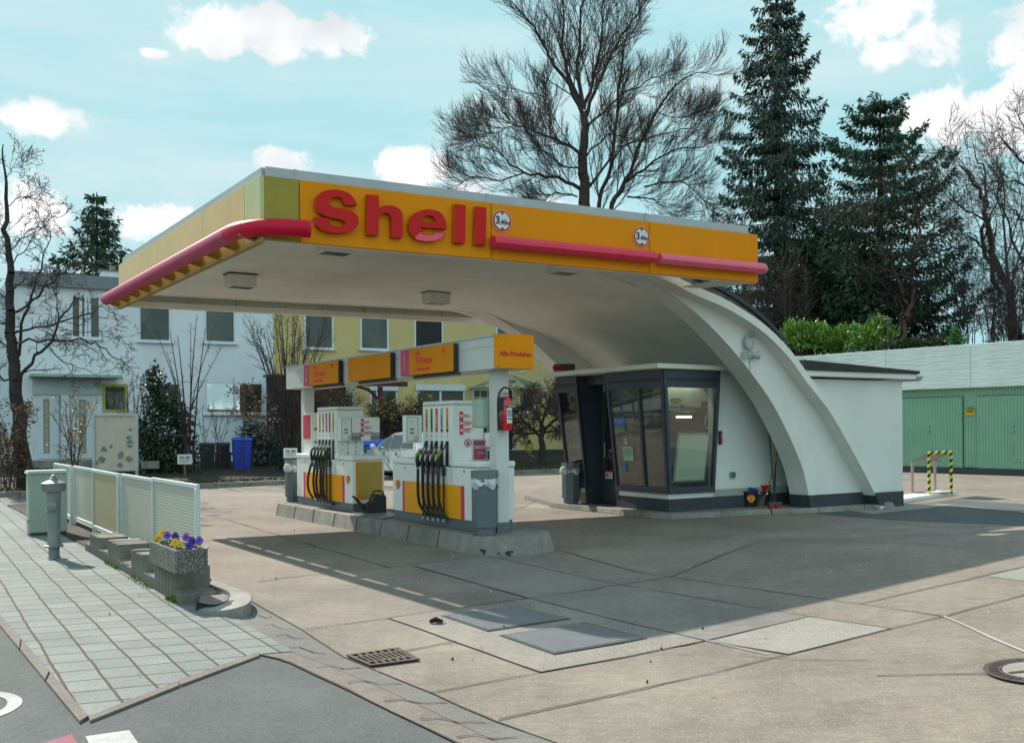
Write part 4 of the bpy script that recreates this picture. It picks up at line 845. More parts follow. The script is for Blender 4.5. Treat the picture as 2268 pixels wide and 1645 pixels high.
# scallop emblem
def pecten(t,cen,ex,up,nrm,s,ray=True,face=(.85,.42,.01),edge=(.7,.02,.02)):
    def fan(k,o):
        pts=[(-.22,-.48),(.22,-.48),(.26,-.30),(.50,-.10),(.56,.12),(.50,.32),(.34,.46),(.17,.54),(0,.57),(-.17,.54),(-.34,.46),(-.50,.32),(-.56,.12),(-.50,-.10),(-.26,-.30)]
        return [cen+ex*x*s*k+up*z*s*k+nrm*o for x,z in pts]
    for k,o,m,nm in ((1.15,.003,mat('emblem_red',edge,.4),'emblem_edge'),(1.0,.005,mat('emblem_yellow',face,.4),'emblem_face')):
        mb=MB(); mb.quad(*fan(k,o)); mb.build(nm,m,t)
    if ray:
        mb=MB()
        for x in (-.42,-.28,-.14,0,.14,.28,.42):
            a=cen+nrm*.0065+up*(-.30*s)+ex*x*.25*s; b=cen+nrm*.0065+up*(.50-.6*x*x)*s+ex*x*s; d=ex*.016*s; mb.quad(a-d,a+d,b+d,b-d)
        mb.build('emblem_rays',MT['emblem_red'],t)
vd=Vector((p1.x,p1.y,0)).normalized(); ex=Vector((vd.y,-vd.x,0)); cn=p1-vd*.157+Vector((0,0,.15))+ex*.03
pecten(bk1,cn,ex,Vector((0,0,1)),-vd,.125)
t=thing('dustpan','blue dustpan and hand brush standing in the emblem bucket','dustpan',p1+Vector((0,0,.2))); BL_=mat('blue_plastic',(.02,.04,.35),.4)
mb=MB(); mb.hexa([p1+Vector(v) for v in [(-.0,-.08,.22),(.12,-.08,.22),(.12,.0,.22),(0,.0,.22),(-.02,-.1,.36),(.14,-.12,.32),(.12,.0,.34),(0,.0,.36)]]); mb.build('pan',BL_,t)
mb=MB(); mb.tube([p1+Vector((-.02,0,.2)),p1+Vector((-.08,-.02,.38)),p1+Vector((-.16,-.03,.44))],[.02,.018,.014],8); mb.build('brush_handle',BL_,t)
bk2,p2=bucket(1689,1118,.15,.25,BLACK,'black bucket with a red bowl set into its top')
t=thing('red_bowl','red plastic bowl set on top of the middle black bucket','bowl',p2+Vector((0,0,.27))); mb=MB(); mb.lathe(p2+Vector((0,0,.24)),[(.11,0),(.15,.13),(.165,.13),(.165,.145),(.14,.145),(.10,.03),(.001,.02)],24); mb.build('bowl_shell',mat('red_plastic',(.6,.01,.01),.3),t,smooth=True)
bucket(1735,1114,.17,.31,mat('dark_pail',(.03,.03,.032),.5),'dark grey bucket partly behind the broom beside the rib foot')
def broom(name,label,top,bot,hm,head):
    t=thing(name,label,'broom',bot); mb=MB(); mb.tube([bot,top],.013,8); mb.build('handle',hm,t); head(t,bot); return t
WOODH=mat('broom_wood',(.32,.19,.10),.6)
b0=G(1714,1108,.30); tp_=VW.p(*[VW.hit(1703,949,.62)[0],.62,VW.hit(1703,949,.62)[1]])
def h1(t,p):
    mb=MB(); a=p+Vector((0,0,-.1)); f=Fr((a.x,a.y,0),B_,A_); mb.box(f,-.16,.16,-.03,.03,.17,.215); mb.build('broom_head',mat('green_head',(.06,.09,.06),.7),t); mb=MB(); mb.box(f,-.15,-.02,-.025,.025,.105,.17); mb.box(f,.02,.15,-.025,.025,.105,.17); mb.build('bristles',mat('red_bristle',(.35,.03,.03),.9),t)
broom('push_broom','long handled push broom with red bristles and black grip leaning against the white wall',tp_,G(1716,1112,.21),BLACK,h1)
pb=G(1686,1122,.12)
def h2(t,p):
    mb=MB(); n=14
    for i in range(n):
        x=-.11+.22*i/(n-1); mb.tube([p+B_*x*.25+Vector((0,0,.0)),p+B_*x*.9+Vector((-.03,0,-.12)),p+B_*x*1.3+Vector((-.06,0,-.24))],[.012,.013,.012],5)
    mb.build('bristles',mat('straw',(.30,.17,.09),.95,var=.25,vs=40),t)
    mb=MB(); mb.lathe(p+Vector((0,0,-.02)),[(.04,0),(.025,.07)],10); mb.build('collar',STEEL,t)
a,z=VW.hit(1718,1005,.55)
broom('straw_broom','straw broom with pale wooden handle leaning beside the push broom',VW.p(a,.5,z),G(1700,1095,.36) if False else G(1698,1092,.33),WOODH,h2)
t=thing('spare_handle','loose dark handle leaning behind the two brooms','broom handle',G(1716,1112,.12)); mb=MB(); mb.tube([G(1714,1114,.12),VW.p(VW.hit(1720,1002,.7)[0],.7,VW.hit(1720,1002,.7)[1])],.012,8); mb.build('stick',BLACK,t)
# ================================================================ pump island
ZI=.22
IO=Fr((-.225,12.98,0),A_,-B_)       # a=t along the island, b>0 toward the left (-B); w = -b
IR=Fr((-.225,12.98,0),B_,A_)        # a=w , b=t   (faces looking at the camera: b<0 outward)
WM=.29
isl=[(.1,-.33),(7.2,-.33),(7.42,-.22),(7.55,0),(7.55,.6),(7.3,.85),(7.0,.9),(.1,.9),(-.14,.83),(-.35,.65),(-.45,.42),(-.42,.1),(-.32,-.15),(-.14,-.28)]
islt=[(a+(.05 if a<0 else (-.05 if a>7.3 else 0)),w+(.045 if w<0 else(-.045 if w>.5 else 0))) for a,w in isl]
top_=thing('pump_island','raised concrete pump island with worn kerb stones and black chips','island',IR.p(WM,3.5,0))
mb=MB(); n=len(isl); mb.quad(*[IR.p(w*.985+.005,t*.99+.02,ZI-.006) for t,w in islt]); mb.build('island_top',CONCB,top_)
segs=[]
for i in range(n):
    (t0,w0),(t1,w1)=isl[i],isl[(i+1)%n]; (s0,v0),(s1,v1)=islt[i],islt[(i+1)%n]; L_=math.hypot(t1-t0,w1-w0); k=max(1,round(L_/.85)) if L_>1 else 1
    for j in range(k):
        a,b=j/k,(j+1)/k-(.006 if L_>1 or i in(9,12) else 0)
        lp=lambda x0,x1,f:x0+(x1-x0)*f
        o=[IR.p(lp(w0,w1,a),lp(t0,t1,a),0),IR.p(lp(w0,w1,b),lp(t0,t1,b),0)]; u=[IR.p(lp(v0,v1,a),lp(s0,s1,a),ZI),IR.p(lp(v0,v1,b),lp(s0,s1,b),ZI)]
        cw=IR.p(WM,.45 if t0<3 else 6.9,0)
        if L_>1: nn=IR.ex*(1 if w0<0 else -1); ins=lambda p,z,d=.16:Vector((p.x+nn.x*d,p.y+nn.y*d,z))
        else: ins=lambda p,z,d=.16:Vector((p.x+(cw-p).normalized().x*d,p.y+(cw-p).normalized().y*d,z))
        segs.append((o[0],o[1],ins(o[1],0),ins(o[0],0),u[0],u[1],ins(u[1],ZI,.10),ins(u[0],ZI,.10)))
mb=MB(); 
for s in segs: mb.hexa(list(s))
mb.build('kerb_stones',KERB,top_)
mb=MB(); r=random.Random(2)
for (px,py,s) in ((1071,1220,.035),(1128,1221,.035),(1104,1226,.02)):
    p=G(px,py,.05); 
    for k in range(5): mb.lathe(p+Vector((r.uniform(-s,s),r.uniform(-.02,.0)-.02,r.uniform(-s,s))),[(s*.5,0),(s*.4,.02)],6,ax=Vector((.1,-1,.2)))
mb.build('chipped_marks',BLACK,top_)
# beam and posts
BT0,BT1,BLn=2.36,2.795,7.5; BW=.58
g=thing('sign_gantry','white steel gantry on two posts carrying orange boards above the pumps','gantry',IR.p(WM,3.7,ZI))
WST=mat('white_steel',(.64,.65,.62),.45,var=.04,stain=.06)
mb=MB(); mb.box(IR,0,BW,.0,BLn,BT0,BT0+.285); mb.box(IR,0.004,BW-.004,.004,BLn-.004,BT0+.285,BT0+.295); mb.box(IR,0,BW,.0,BLn,BT0+.295,BT1-.02); 
mb.build('beam',WST,g,bevel=.004)
mb=MB(); mb.box(IR,-.012,BW+.012,-.012,BLn+.012,BT1-.0195,BT1); mb.build('beam_cap',STEEL,g)
for i,t in enumerate((.352,7.15)):
    mb=MB(); mb.box(IR,WM-.095,WM+.095,t-.095,t+.095,ZI+.13,BT0); mb.build('post',WST,g,bevel=.006)
    mb=MB(); mb.box(IR,WM-.098,WM+.098,t-.098,t+.098,ZI-.004,ZI+.13); mb.build('post_foot',MGREY,g)
mb=MB(); mb.box(IR,WM-.05,WM+.03,.2545,.257,.95,1.05); mb.build('hatch',WST,g); mb=MB(); mb.box(IR,WM-.045,WM+.05,.2535,.2565,1.2,1.55); mb.build('hatch',WST,g)
ep=MB(); ep.box(IR,-.01,BW+.02,-.03,-.013,BT0+.005,BT1+.012); e_=ep.build('end_sign',ORANGE,g,bevel=.004,label='orange end plate with red lettering')
text('Alle Produkte',.088,IR,BW/2+.02,-.034,2.555,mat('text_red_sign',(.62,.03,.02),.5),e_,align='CENTER',bold=.0022)
mb=MB()
for a,z in ((.05,BT1-.02),(BW-.05,BT1-.02),(.05,BT0+.03),(BW-.05,BT0+.03)): mb.lathe(IR.p(a,-.031,z),[(.008,0),(.008,.004)],8,ax=-IR.ey)
mb.build('screws',DGREY,e_)
RS=mat('bright_text_red',(.90,.035,.03),.5,var=0); PINKN=mat('number_pink',(.70,.04,.22),.5); ON=mat('number_yellow',(.75,.42,.02),.5)
ITL=Fr((-.225,12.98,0),-A_,-B_)     # a=-t: reads left-to-right seen from the left side
def board(px0,pxp,px1,num):
    b=.10; t0=IO.A(px1,b,800); t1=IO.A(px0,b,800); tp=IO.A(pxp,b,800) if pxp else t1; z0,z1=BT0+.012,BT1-.045
    mb=MB(); mb.box(IO,t0,t1,.02,b-.012,z0,z1); bd=mb.build('board_case',mat('case_dark',(.03,.035,.03),.5),g,bevel=.004)
    mb=MB(); mb.box(IO,t0+.004,(tp-.002),b-.0118,b,z0,z1); mb.build('board_face',ORANGE,bd)
    if num:
        mb=MB(); mb.box(IO,tp,t1,b-.0118,b,z0,z1); mb.build('number_field',PINKN,bd)
        zc=(z0+z1)/2; text(num,.34,ITL,-(tp+t1)/2,b+.003,zc,ON,bd,name='numeral',align='CENTER',bold=.006,sx=.75)
        w=(tp-t0); text('Shell',.068,ITL,-(tp-.17*w),b+.003,z1-.07,RS,bd,bold=.001); text('V-Power',.155,ITL,-(tp-.17*w),b+.003,zc+.005,RS,bd,bold=.004,sx=.92); text('Performance Fuels',.062,ITL,-(tp-.17*w),b+.003,z0+.075,RS,bd,bold=.0012,sx=.9,shear=.15)
        c=ITL.p(-(tp-.80*w),b+.002,z1-.075); mb=MB(); mb.tube([c+A_*(-.032)*math.cos(R(i*20))+Vector((0,0,.036*math.sin(R(i*20)))) for i in range(19)],.008,6); mb.build('ring_mark',RS,bd)
    mb=MB(); mb.tube([IO.p(t0-.06,.03,BT0-.02),IO.p(t1-.3,.03,BT0-.02)],.022,8); mb.build('strip_light',DGREY,g)
board(672.5,684.5,748.6,'3'); board(770,None,863.5,None); board(887,905.6,1003,'1')
# ================================================================ fuel pumps
PORG=mat('pump_orange',(.86,.36,.008),.5,spec=.2,var=.03)
DISP=mat('display_glass',(.04,.05,.05),.15); LBLR=mat('label_red',(.70,.03,.08),.5); GPL=mat('grey_plate',(.22,.23,.23),.4)
def pump(t0,variant,label):
    f=Fr(IR.p(0,t0,ZI),B_,A_); fl=Fr(IR.p(0,t0,ZI),-A_,-B_)   # fl: a=-t, reads from the left
    g=thing('fuel_pump',label,'fuel pump',f.p(WM,1.26,0),'fuel pumps on the island'); LN=2.52; u0,u1=.71,1.59; W=.58
    mb=MB(); mb.box(f,-.0,W,0.0,LN,.14,.845); cab=mb.build('cabinet',LGREY,g,bevel=.008)
    mb=MB(); mb.box(f,.02,W-.02,.03,LN-.03,0,.138); mb.build('plinth',MGREY,g)
    for a,b in ((-.012,u0),(u1,LN+.012)): mb=MB(); mb.box(f,-.015,W+.015,a,b,.851,.935); mb.build('lid',LGREY,g,bevel=.022)
    mb=MB(); mb.box(f,-.0015,.002,u0-.004,u0+.004,.14,.85); mb.box(f,-.0015,.002,u1-.004,u1+.004,.14,.85); mb.build('door_gap',BLACK,g)
    # orange field and strips
    far=variant==2
    if far: o0,o1,r0,r1,p0,p1,ez=IO.A(1020,0)-t0,IO.A(896,0)-t0,IO.A(1027.7,0)-t0,None,None,IO.A(891,0)-t0,IO.A(881,0)-t0
    else: o0,o1,r0,p1,ez=IO.A(757.7,0)-t0,IO.A(676,0)-t0,IO.A(762.5,0)-t0,IO.A(672,0)-t0,IO.A(770.5,0)-t0
    mb=MB(); mb.box(f,-.004,.0,o0,o1,.145,.60); mb.build('orange_field',PORG,cab)
    mb=MB(); mb.box(f,-.004,.0,r0,o0-.001,.145,.60); mb.build('red_stripe',LBLR,cab)
    mb=MB(); mb.box(f,-.004,.0,o1+.001,p1,.145,.60); mb.build('pink_stripe',PINKN,cab)
    pecten(cab,f.p(-.004,ez,.53),-A_,Vector((0,0,1)),-B_,.12,ray=True)
    for t in (.35,2.1): mb=MB(); mb.box(f,-.006,.0,t-.012,t+.012,.78,.81); mb.build('lock',DGREY,cab)
    # upper housing
    mb=MB(); mb.box(f,.03,.53,u0,u1,.86,1.70); up=mb.build('housing',LGREY,g,bevel=.01)
    mb=MB(); mb.box(f,.025,.535,u0-.005,u1+.005,1.705,1.765); mb.build('housing_top',LGREY,g,bevel=.025)
    cols=[('strip_orange',(.75,.27,.005),'Super E10'),('strip_green',(.01,.25,.03),'Super 95'),('strip_red',(.65,.01,.04),'V-Power'),('strip_grey',(.30,.38,.40),'V-Power'),('strip_orange',(.75,.27,.005),'Diesel')]
    order=cols if far else [cols[0],cols[3],cols[2],cols[1],cols[4]]
    tips=[0,0,0,1,1] if far else [1,1,0,0,0]
    noz=[(.35,.42,.02),(.01,.30,.10),(.42,.03,.14),(.30,.33,.33),(.5,.5,.02)] if far else [(.02,.25,.12),(.02,.22,.12),(.40,.05,.22),(.01,.30,.10),(.01,.30,.06)]
    sh=[(.45,.5,.05),(.25,.6,.35),(.6,.35,.5),(.4,.42,.42),(.45,.45,.03)] if far else [(.4,.55,.4),(.45,.6,.45),(.6,.4,.55),(.35,.55,.35),(.5,.55,.05)]
    for i,(fr_,(nm,c,s)) in enumerate(zip((.14,.31,.48,.65,.83),order)):
        t=u1-fr_*(u1-u0); m=mat(nm,c,.5,var=.03); w_=.033
        mb=MB(); z0,z1=1.345,1.66
        mb.quad(*[f.p(.0285,t+x,z) for x,z in ((-w_,z1),(w_,z1),(w_,z0+.0),(0,z0-.035),(-w_,z0+.0))]); mb.build('grade_strip',m,up)
        if tips[i]: mb=MB(); mb.quad(*[f.p(.0275,t+x,z) for x,z in ((-w_,z0+.02),(w_,z0+.02),(w_,z0),(0,z0-.035),(-w_,z0))]); mb.build('strip_tip',BLACK,up)
        text(s,.05,fl,-t+.0,-.0255,1.40,TXW if 'red' in nm else TXK,up,vert=True,bold=.0005,ext=.0004,sx=.95,name='grade_name')
        mb=MB(); mb.box(f,.027,.03,t-.007,t+.007,1.255,1.285); mb.build('peg',BLACK,up)
        mb=MB(); mb.box(f,.020,.0302,t-w_*1.05,t+w_*1.05,.86,1.20); hs=mb.build('nozzle_slot',BLACK,up)
        # nozzle
        w0=-.115; zz=.92
        n=MB(); n.tube([f.p(w0-.0,t,zz-.10),f.p(w0-.01,t,zz),f.p(w0+.005,t,zz+.07),f.p(w0+.05,t,zz+.13)],[.026,.033,.034,.024],10); n.box(f,w0-.01,w0+.055,t-.012,t+.012,zz-.08,zz+.06)
        nz=n.build('nozzle',BLACK,g,smooth=True)
        n=MB(); n.tube([f.p(w0+.04,t,zz+.11),f.p(w0+.10,t,zz+.19),f.p(.01,t,zz+.27)],.011,8); n.build('spout',STEEL if i%2 or not far else DGREY,nz,smooth=True)
        mc=mat('nozzle_%d_%d'%(variant,i),tuple(x*.45 for x in noz[i]),.45,var=.05); n=MB(); n.tube([f.p(w0-.012,t,zz+.02),f.p(w0-.0,t,zz+.085),f.p(w0+.05,t,zz+.145)],[.026,.031,.023],10); n.build('grip_cover',mc,nz,smooth=True)
        n=MB(); n.quad(*[f.p(w0-.047+zq*.18,t+x,zz+.035+zq) for x,zq in ((-.026,.06),(.026,.06),(.026,0),(0,-.045),(-.026,0))]); n.build('shield',mat('shield_%d_%d'%(variant,i),sh[i],.4),nz)
        n=MB(); n.lathe(f.p(w0,t,zz-.20),[(.020,0),(.020,.09)],10); n.build('sleeve',mc if i<3 or not far else GPL,nz)
        # hose and riser
        h=MB()
        if far: P=[(w0,t,zz-.12),(w0-.005,t,.62),(w0-.0,t,.40),(w0+.03,t-.02,.26),(-.04,t-.15 if i<4 else t-.1,.13)]
        else:
            k=[1.0,.35,.45,.25,.6][i]; P=[(w0,t,zz-.12),(w0-.01,t+.06*k,.72),(w0-.02,t+.17*k,.48),(w0-.0,t+.17*k,.28),(-.07,t+.05,.15),(-.035,t-.14,.10)]
        h.tube([q for q in catmull([f.p(*p) for p in P],5)],.021,8); h.build('hose',BLACK,nz,smooth=True)
        h=MB(); h.tube([f.p(-.035,t,.10),f.p(-.035,t,.80)],.013,8); h.lathe(f.p(-.035,t,.72),[(.02,0),(.026,.02),(.026,.10),(.014,.13)],8); h.build('riser',BLACK,g)
        h=MB(); h.lathe(f.p(-.035,t,.075),[(.026,0),(.026,.05)],10); h.build('hose_coupling',STEEL,g)
    mb=MB(); mb.tube([f.p(-.08,u0+.12,.88),f.p(-.08,u1-.1,.88)],.008,6); mb.build('nozzle_rail',BLACK,g)
    def notice(par,a,z,b,s=1):
        mb=MB(); mb.box(f,a,a+.055*s,b-.003,b,z-.16*s,z+.16*s); n=mb.build('notice_strip',LBLR,par)
        for k in (-1,0,1): 
            mb=MB(); mb.lathe(f.p(a+.027*s,b-.0032,z+k*.10*s),[(.02*s,0),(.02*s,.001)],14,ax=-A_); mb.build('notice_symbol',TXW,n)
        for k,tx in ((1,'Rauchen\nverboten'),(0,'Motor und\nFremdheizung\nabstellen'),(-1,'Mobiltelefone/\nMobilfunk\nverboten')): text(tx,.026*s,f,a+.068*s,b-.003,z+k*.10*s,LBLR,n,bold=.0006,ext=.0003)
    if far:
        notice(up,.14,1.45,u0-.0055)
        c=f.p(.27,u0-.008,1.175); mb=MB(); mb.lathe(c,[(.055,0),(.055,.001)],24,ax=-A_); mb.build('no_phone_face',TXW,up)
        mb=MB(); mb.tube([c-A_*.003+B_*.05*math.cos(R(i*15))+Vector((0,0,.05*math.sin(R(i*15)))) for i in range(25)],.006,5); mb.tube([c-A_*.004-B_*.035+Vector((0,0,.035)),c-A_*.004+B_*.035-Vector((0,0,.035))],.005,5); mb.build('no_phone_ring',LBLR,up)
        mb=MB(); mb.box(f,.262,.285,u0-.0115,u0-.0095,1.15,1.20); mb.box(f,.245,.30,u0-.0105,u0-.0097,1.145,1.165); mb.build('no_phone_symbol',TXK,up)
        K=(-.25,.025,u1+.0,u1+.10,1.17,1.57)
    else: K=(.035,.245,u0-.14,u0-.012,1.17,1.57)
    mb=MB(); mb.box(f,*K); kp=mb.build('keypad_box',LGREY,g,bevel=.012)
    b=K[2]-.002; a0=K[0]; 
    mb=MB(); fr_=[(a0+.025,1.20),(a0+.20,1.20),(a0+.20,1.54),(a0+.025,1.54)]
    for (x0,y0),(x1,y1) in zip(fr_,fr_[1:]+fr_[:1]): mb.tube([f.p(x0,b,y0),f.p(x1,b,y1)],.003,4)
    mb.build('keypad_door',GPL,kp)
    mb=MB(); 
    for z in (1.30,1.355): mb.box(f,a0+.075,a0+.135,b-.003,b,z,z+.028)
    mb.box(f,a0+.09,a0+.11,b-.003,b,1.475,1.49); mb.build('keypad_window',GPL,kp)
    mb=MB(); c=f.p(a0+.165,b-.002,1.235); mb.tube([c+B_*.02*math.cos(R(i*20))+Vector((0,0,.03*math.sin(R(i*20)))) for i in range(19)],.004,5); mb.build('small_ban_sign',LBLR,kp)
    if not far:
        mb=MB(); mb.box(f,.25,.78,u0-.13,u0-.02,1.17,1.58); pl=mb.build('display_panel',LGREY,g,bevel=.01)
        notice(pl,.42,1.40,u0-.131,.95)
        mb=MB(); mb.box(f,.255,.42,u0-.134,u0-.131,1.18,1.31); mb.box(f,.60,.775,u0-.134,u0-.131,1.18,1.31); mb.build('price_field',GPL,pl)
        for a in (.27,.30,.33,.36,.62,.66,.70,.74): 
            mb=MB(); mb.lathe(f.p(a+.01,u0-.1345,1.275),[(.012,0),(.012,.001)],10,ax=-A_); mb.build('price_icon',TXW,pl)
        for a in (.23,.38):
            for z in (1.15,1.10,1.05,.985,.95): mb=MB(); mb.lathe(f.p(a,u0-.006,z),[(.011,0),(.011,.006)],8,ax=-A_); mb.build('button',mat('button_brown',(.18,.10,.07),.5),up)
        mb=MB()
        for a,z in ((.13,1.06),(.48,1.06),(.13,.97),(.48,.97)): mb.tube([f.p(a+.05*math.cos(R(i*20)),u0-.007,z+.04*math.sin(R(i*20))) for i in range(19)],.0015,4)
        mb.build('printed_circles',GPL,up)
        mb=MB(); mb.box(f,.06,.54,-.008,-.001,.20,.83); ec=mb.build('end_panel',ORANGE,cab); mb=MB(); mb.box(f,.085,.515,-.011,-.0085,.225,.805); mb.build('end_panel_sheet',mat('faded_yellow',(.55,.36,.06),.22,var=.15,vs=2.5,stain=.1),ec)
        mb=MB(); mb.tube([f.p(.50,u0+.1,1.14),f.p(.62,u0+.15,1.05),f.p(.64,u0+.15,.95)],.02,8); mb.build('far_side_nozzle',GREENP,g)
    else:
        mb=MB(); mb.box(f,.05,W-.05,.4,LN-.3,-.0005,.003); 
    return g
pump(.43,2,'nearer white fuel pump, its orange panel marked with a small scallop at the left end')
pump(4.45,1,'farther white fuel pump with a yellow end panel above the watering can')
# poster frame on pump 2
f=Fr(IR.p(.03,.62,ZI+.935),(B_-A_*.35),None)
t=thing('advert_stand','small silver framed dark red poster standing on the nearer pump','advert',f.p(0,0,0))
mb=MB(); w,h=.21,.30
for b_ in ((0,w,0,.02),(0,w,h-.02,h),(0,.02,.02,h-.02),(w-.02,w,.02,h-.02)): mb.box(f,b_[0],b_[1],-.01,.01,b_[2],b_[3])
mb.box(f,-.02,w+.02,-.04,.04,-.0,.008); mb.build('frame',STEEL,t)
mb=MB(); mb.box(f,.02,w-.02,-.004,.004,.02,h-.02); mb.build('sheet',mat('poster_maroon',(.22,.02,.05),.3,col2=(.34,.05,.09),vs=12),t)
f2=Fr(f.o,f.ex); text('VOLLES HAUS FÜR',.019,f2,.03,-.007,.20,TXW,t,bold=.0005,ext=.0003); text('VERBESSERTE LEISTUNG',.0155,f2,.027,-.007,.178,TXW,t,bold=.0005,ext=.0003); text('V-Power',.026,f2,.075,-.007,.11,TXW,t,ext=.0003)
mb=MB(); mb.box(f,w-.045,w-.025,-.007,-.005,.027,.05); mb.build('emblem',mat('strip_orange',(.7,.3,.01)),t)
# card terminals
t=thing('card_terminal','bulging pale green card terminal fixed beside the near gantry post','card terminal',IR.p(.16,.6,1.5)); mb=MB()
mb.prism(IR,[(.06,.54),(.10,.74),(.22,.78),(.31,.72),(.31,.47),(.10,.47)],1.60,1.99,axis='c'); mb.build('case',mat('pale_green_case',(.45,.55,.45),.5),t,bevel=.03)
mb=MB(); mb.box(IR,.22,.30,.455,.468,1.64,1.95); mb.build('reader',GPL,t); mb=MB(); mb.box(IR,.235,.262,.448,.4545,1.70,1.90); mb.build('slots',BLACK,t)
mb=MB(); mb.box(IR,.20,.31,.47,.60,1.34,1.54); mb.build('lower_box',LGREY,t,bevel=.02)
t=thing('pay_terminal','white payment terminal with scallop emblem and red edge before the far gantry post','payment terminal',IR.p(.3,6.85,1.15)); mb=MB(); mb.box(IR,.14,.47,6.62,6.98,1.16,1.90); mb.build('case',LGREY,t,bevel=.012)
mb=MB(); mb.box(IR,.20,.40,6.60,6.618,1.58,1.62); mb.box(IR,.20,.40,6.60,6.618,1.34,1.38); mb.build('slots',GPL,t); mb=MB(); mb.box(IR,.125,.138,6.64,6.96,1.42,1.86); mb.build('edge',LBLR,t)
pecten(t,IR.p(.40,6.615,1.78),B_,Vector((0,0,1)),-A_,.07,ray=False)
# fire extinguisher on post 1
a=IR.A(1122,.165,900); b=.165
t=thing('fire_extinguisher','red fire extinguisher with black hose hanging on the near gantry post','fire extinguisher',IR.p(a,b,1.57)); EX=mat('extinguisher_red',(.60,.01,.02),.22,coat=.5,var=.04)
mb=MB(); mb.lathe(IR.p(a,b,1.565),[(.062,0),(.072,.02),(.072,.37),(.055,.42),(.022,.44)],24); mb.build('cylinder',EX,t,smooth=True)
mb=MB(); mb.lathe(IR.p(a,b,1.995),[(.018,0),(.022,.03),(.016,.045)],12); mb.box(IR,a+.0,a+.07,b-.012,b+.012,2.02,2.035); mb.build('valve',STEEL,t); mb=MB(); mb.box(IR,a-.04,a+.03,b-.012,b+.012,2.042,2.06); mb.build('lever',EX,t)
mb=MB(); mb.tube(catmull([IR.p(a+.05,b-.02,2.02),IR.p(a+.03,b-.03,2.10),IR.p(a-.05,b-.02,2.125),IR.p(a-.12,b-.01,2.04),IR.p(a-.135,b,1.88),IR.p(a-.115,b+.02,1.72),IR.p(a-.10,b+.02,1.60)],5),.013,8); mb.tube([IR.p(a-.118,b+.01,1.75),IR.p(a-.098,b+.02,1.57)],[.02,.026],8); mb.build('hose',BLACK,t,smooth=True)
mb=MB(); mb.box(IR,a-.09,a-.05,b-.03,b+.09,1.83,2.0); mb.build('bracket',BLACK,t,bevel=.01)
mb=MB()
def curved(z0,z1,a0,a1,o,rr=.0735):
    P=[IR.p(a+rr*math.sin(R(x)),b-rr*math.cos(R(x)),0) for x in range(a0,a1+1,10)]
    for p,q in zip(P[:-1],P[1:]): mb.quad(Vector((p.x,p.y,z0)),Vector((q.x,q.y,z0)),Vector((q.x,q.y,z1)),Vector((p.x,p.y,z1)))
curved(1.865,1.895,-50,60,0); mb.build('blue_band',mat('label_blue',(.03,.08,.16),.5),t); mb=MB(); curved(1.66,1.855,-30,60,0); mb.build('label',TXW,t)
mb=MB(); 
for z in (1.81,1.78,1.75): curved(z,z+.017,-26,56,0,.0742)
mb.build('label_bands',MT['label_blue'],t); text('TOTAL',.026,IR,a-.02,b-.077,1.88,TXW,t,bold=.0008,ext=.0003)
mb=MB(); 
for x in (-.03,.0,.03): mb.box(IR,a+x+.005,a+x+.022,b-.0765,b-.0755,1.705,1.73)
mb.build('label_icons',TXK,t)
# bins with plastic bags
BAG=glass('plastic_bag',(.92,.95,.97),.15,.25,.55,(.75,.8,.85))
def bin_(x,y,z0,rot,h,w,label,side=None,seed=1):
    t=thing('litter_bin',label,'litter bin',Vector((x,y,z0)),'grey litter bins'); f=Fr((x,y,z0),(math.cos(rot),math.sin(rot)))
    def oc(s,c=.3): k=w/2*s; d=k*(1-c*2); return [(-d,-k),(d,-k),(k,-d),(k,d),(d,k),(-d,k),(-k,d),(-k,-d)]
    mb=MB(); mb.prism(f,oc(.82),0,.10,axis='c'); mb.build('foot',MGREY,t)
    mb=MB(); mb.prism(f,oc(1),.10,h-.12,axis='c'); mb.build('body',MGREY,t)
    mb=MB(); o=oc(1.06); i_=oc(.92)
    for k in range(8):
        p,q=o[k],o[(k+1)%8]; r,s=i_[k],i_[(k+1)%8]; mb.hexa([f.p(*p,h-.10),f.p(*q,h-.10),f.p(*s,h-.10),f.p(*r,h-.10),f.p(*p,h),f.p(*q,h),f.p(*s,h),f.p(*r,h)])
    mb.build('collar',mat('bin_collar',(.17,.20,.22),.4,metal=.2),t); mb=MB(); mb.prism(f,oc(.93),h-.14,h-.09,axis='c'); mb.build('opening',BLACK,t)
    r=random.Random(seed); mb=MB(); n=40; rows=[]
    for z,e in ((h-.10,1.03),(h-.13,1.12),(h-.17,1.16),(h-.21,1.13)):
        row=[]
        for k in range(n):
            a=2*math.pi*k/n; kk=w/2*e*(1+.05*math.sin(a*7+z*30)+r.uniform(-.03,.03)); cx,cy=math.cos(a),math.sin(a); sq=1/max(abs(cx),abs(cy),.78*(abs(cx)+abs(cy))); row.append(f.p(cx*sq*kk,cy*sq*kk,z+r.uniform(-.012,.012)+(.03*math.sin(a*5) if z<h-.2 else 0)))
        rows.append(row)
    mb.add([p for row in rows for p in row],[(i*n+k,i*n+(k+1)%n,(i+1)*n+(k+1)%n,(i+1)*n+k) for i in range(3) for k in range(n)]); mb.build('bag_rim',BAG,t)
    if side:
        mb=MB(); c=f.p(side[0],side[1],h-.15); mb.lathe(c,[(.02,-.10),(.07,-.06),(.10,0),(.06,.06),(.02,.07)],9,ax=(.8,.2,.6)); mb.build('bag_tuft',mat('bag_white',(.6,.65,.7),.35),t,smooth=True)
    return t
ang=math.atan2(B_.y,B_.x)
p=IR.p(-.03,.20,ZI); bin_(p.x,p.y,ZI,ang,.83,.32,'grey litter bin with clear plastic bag rim before the near gantry post')
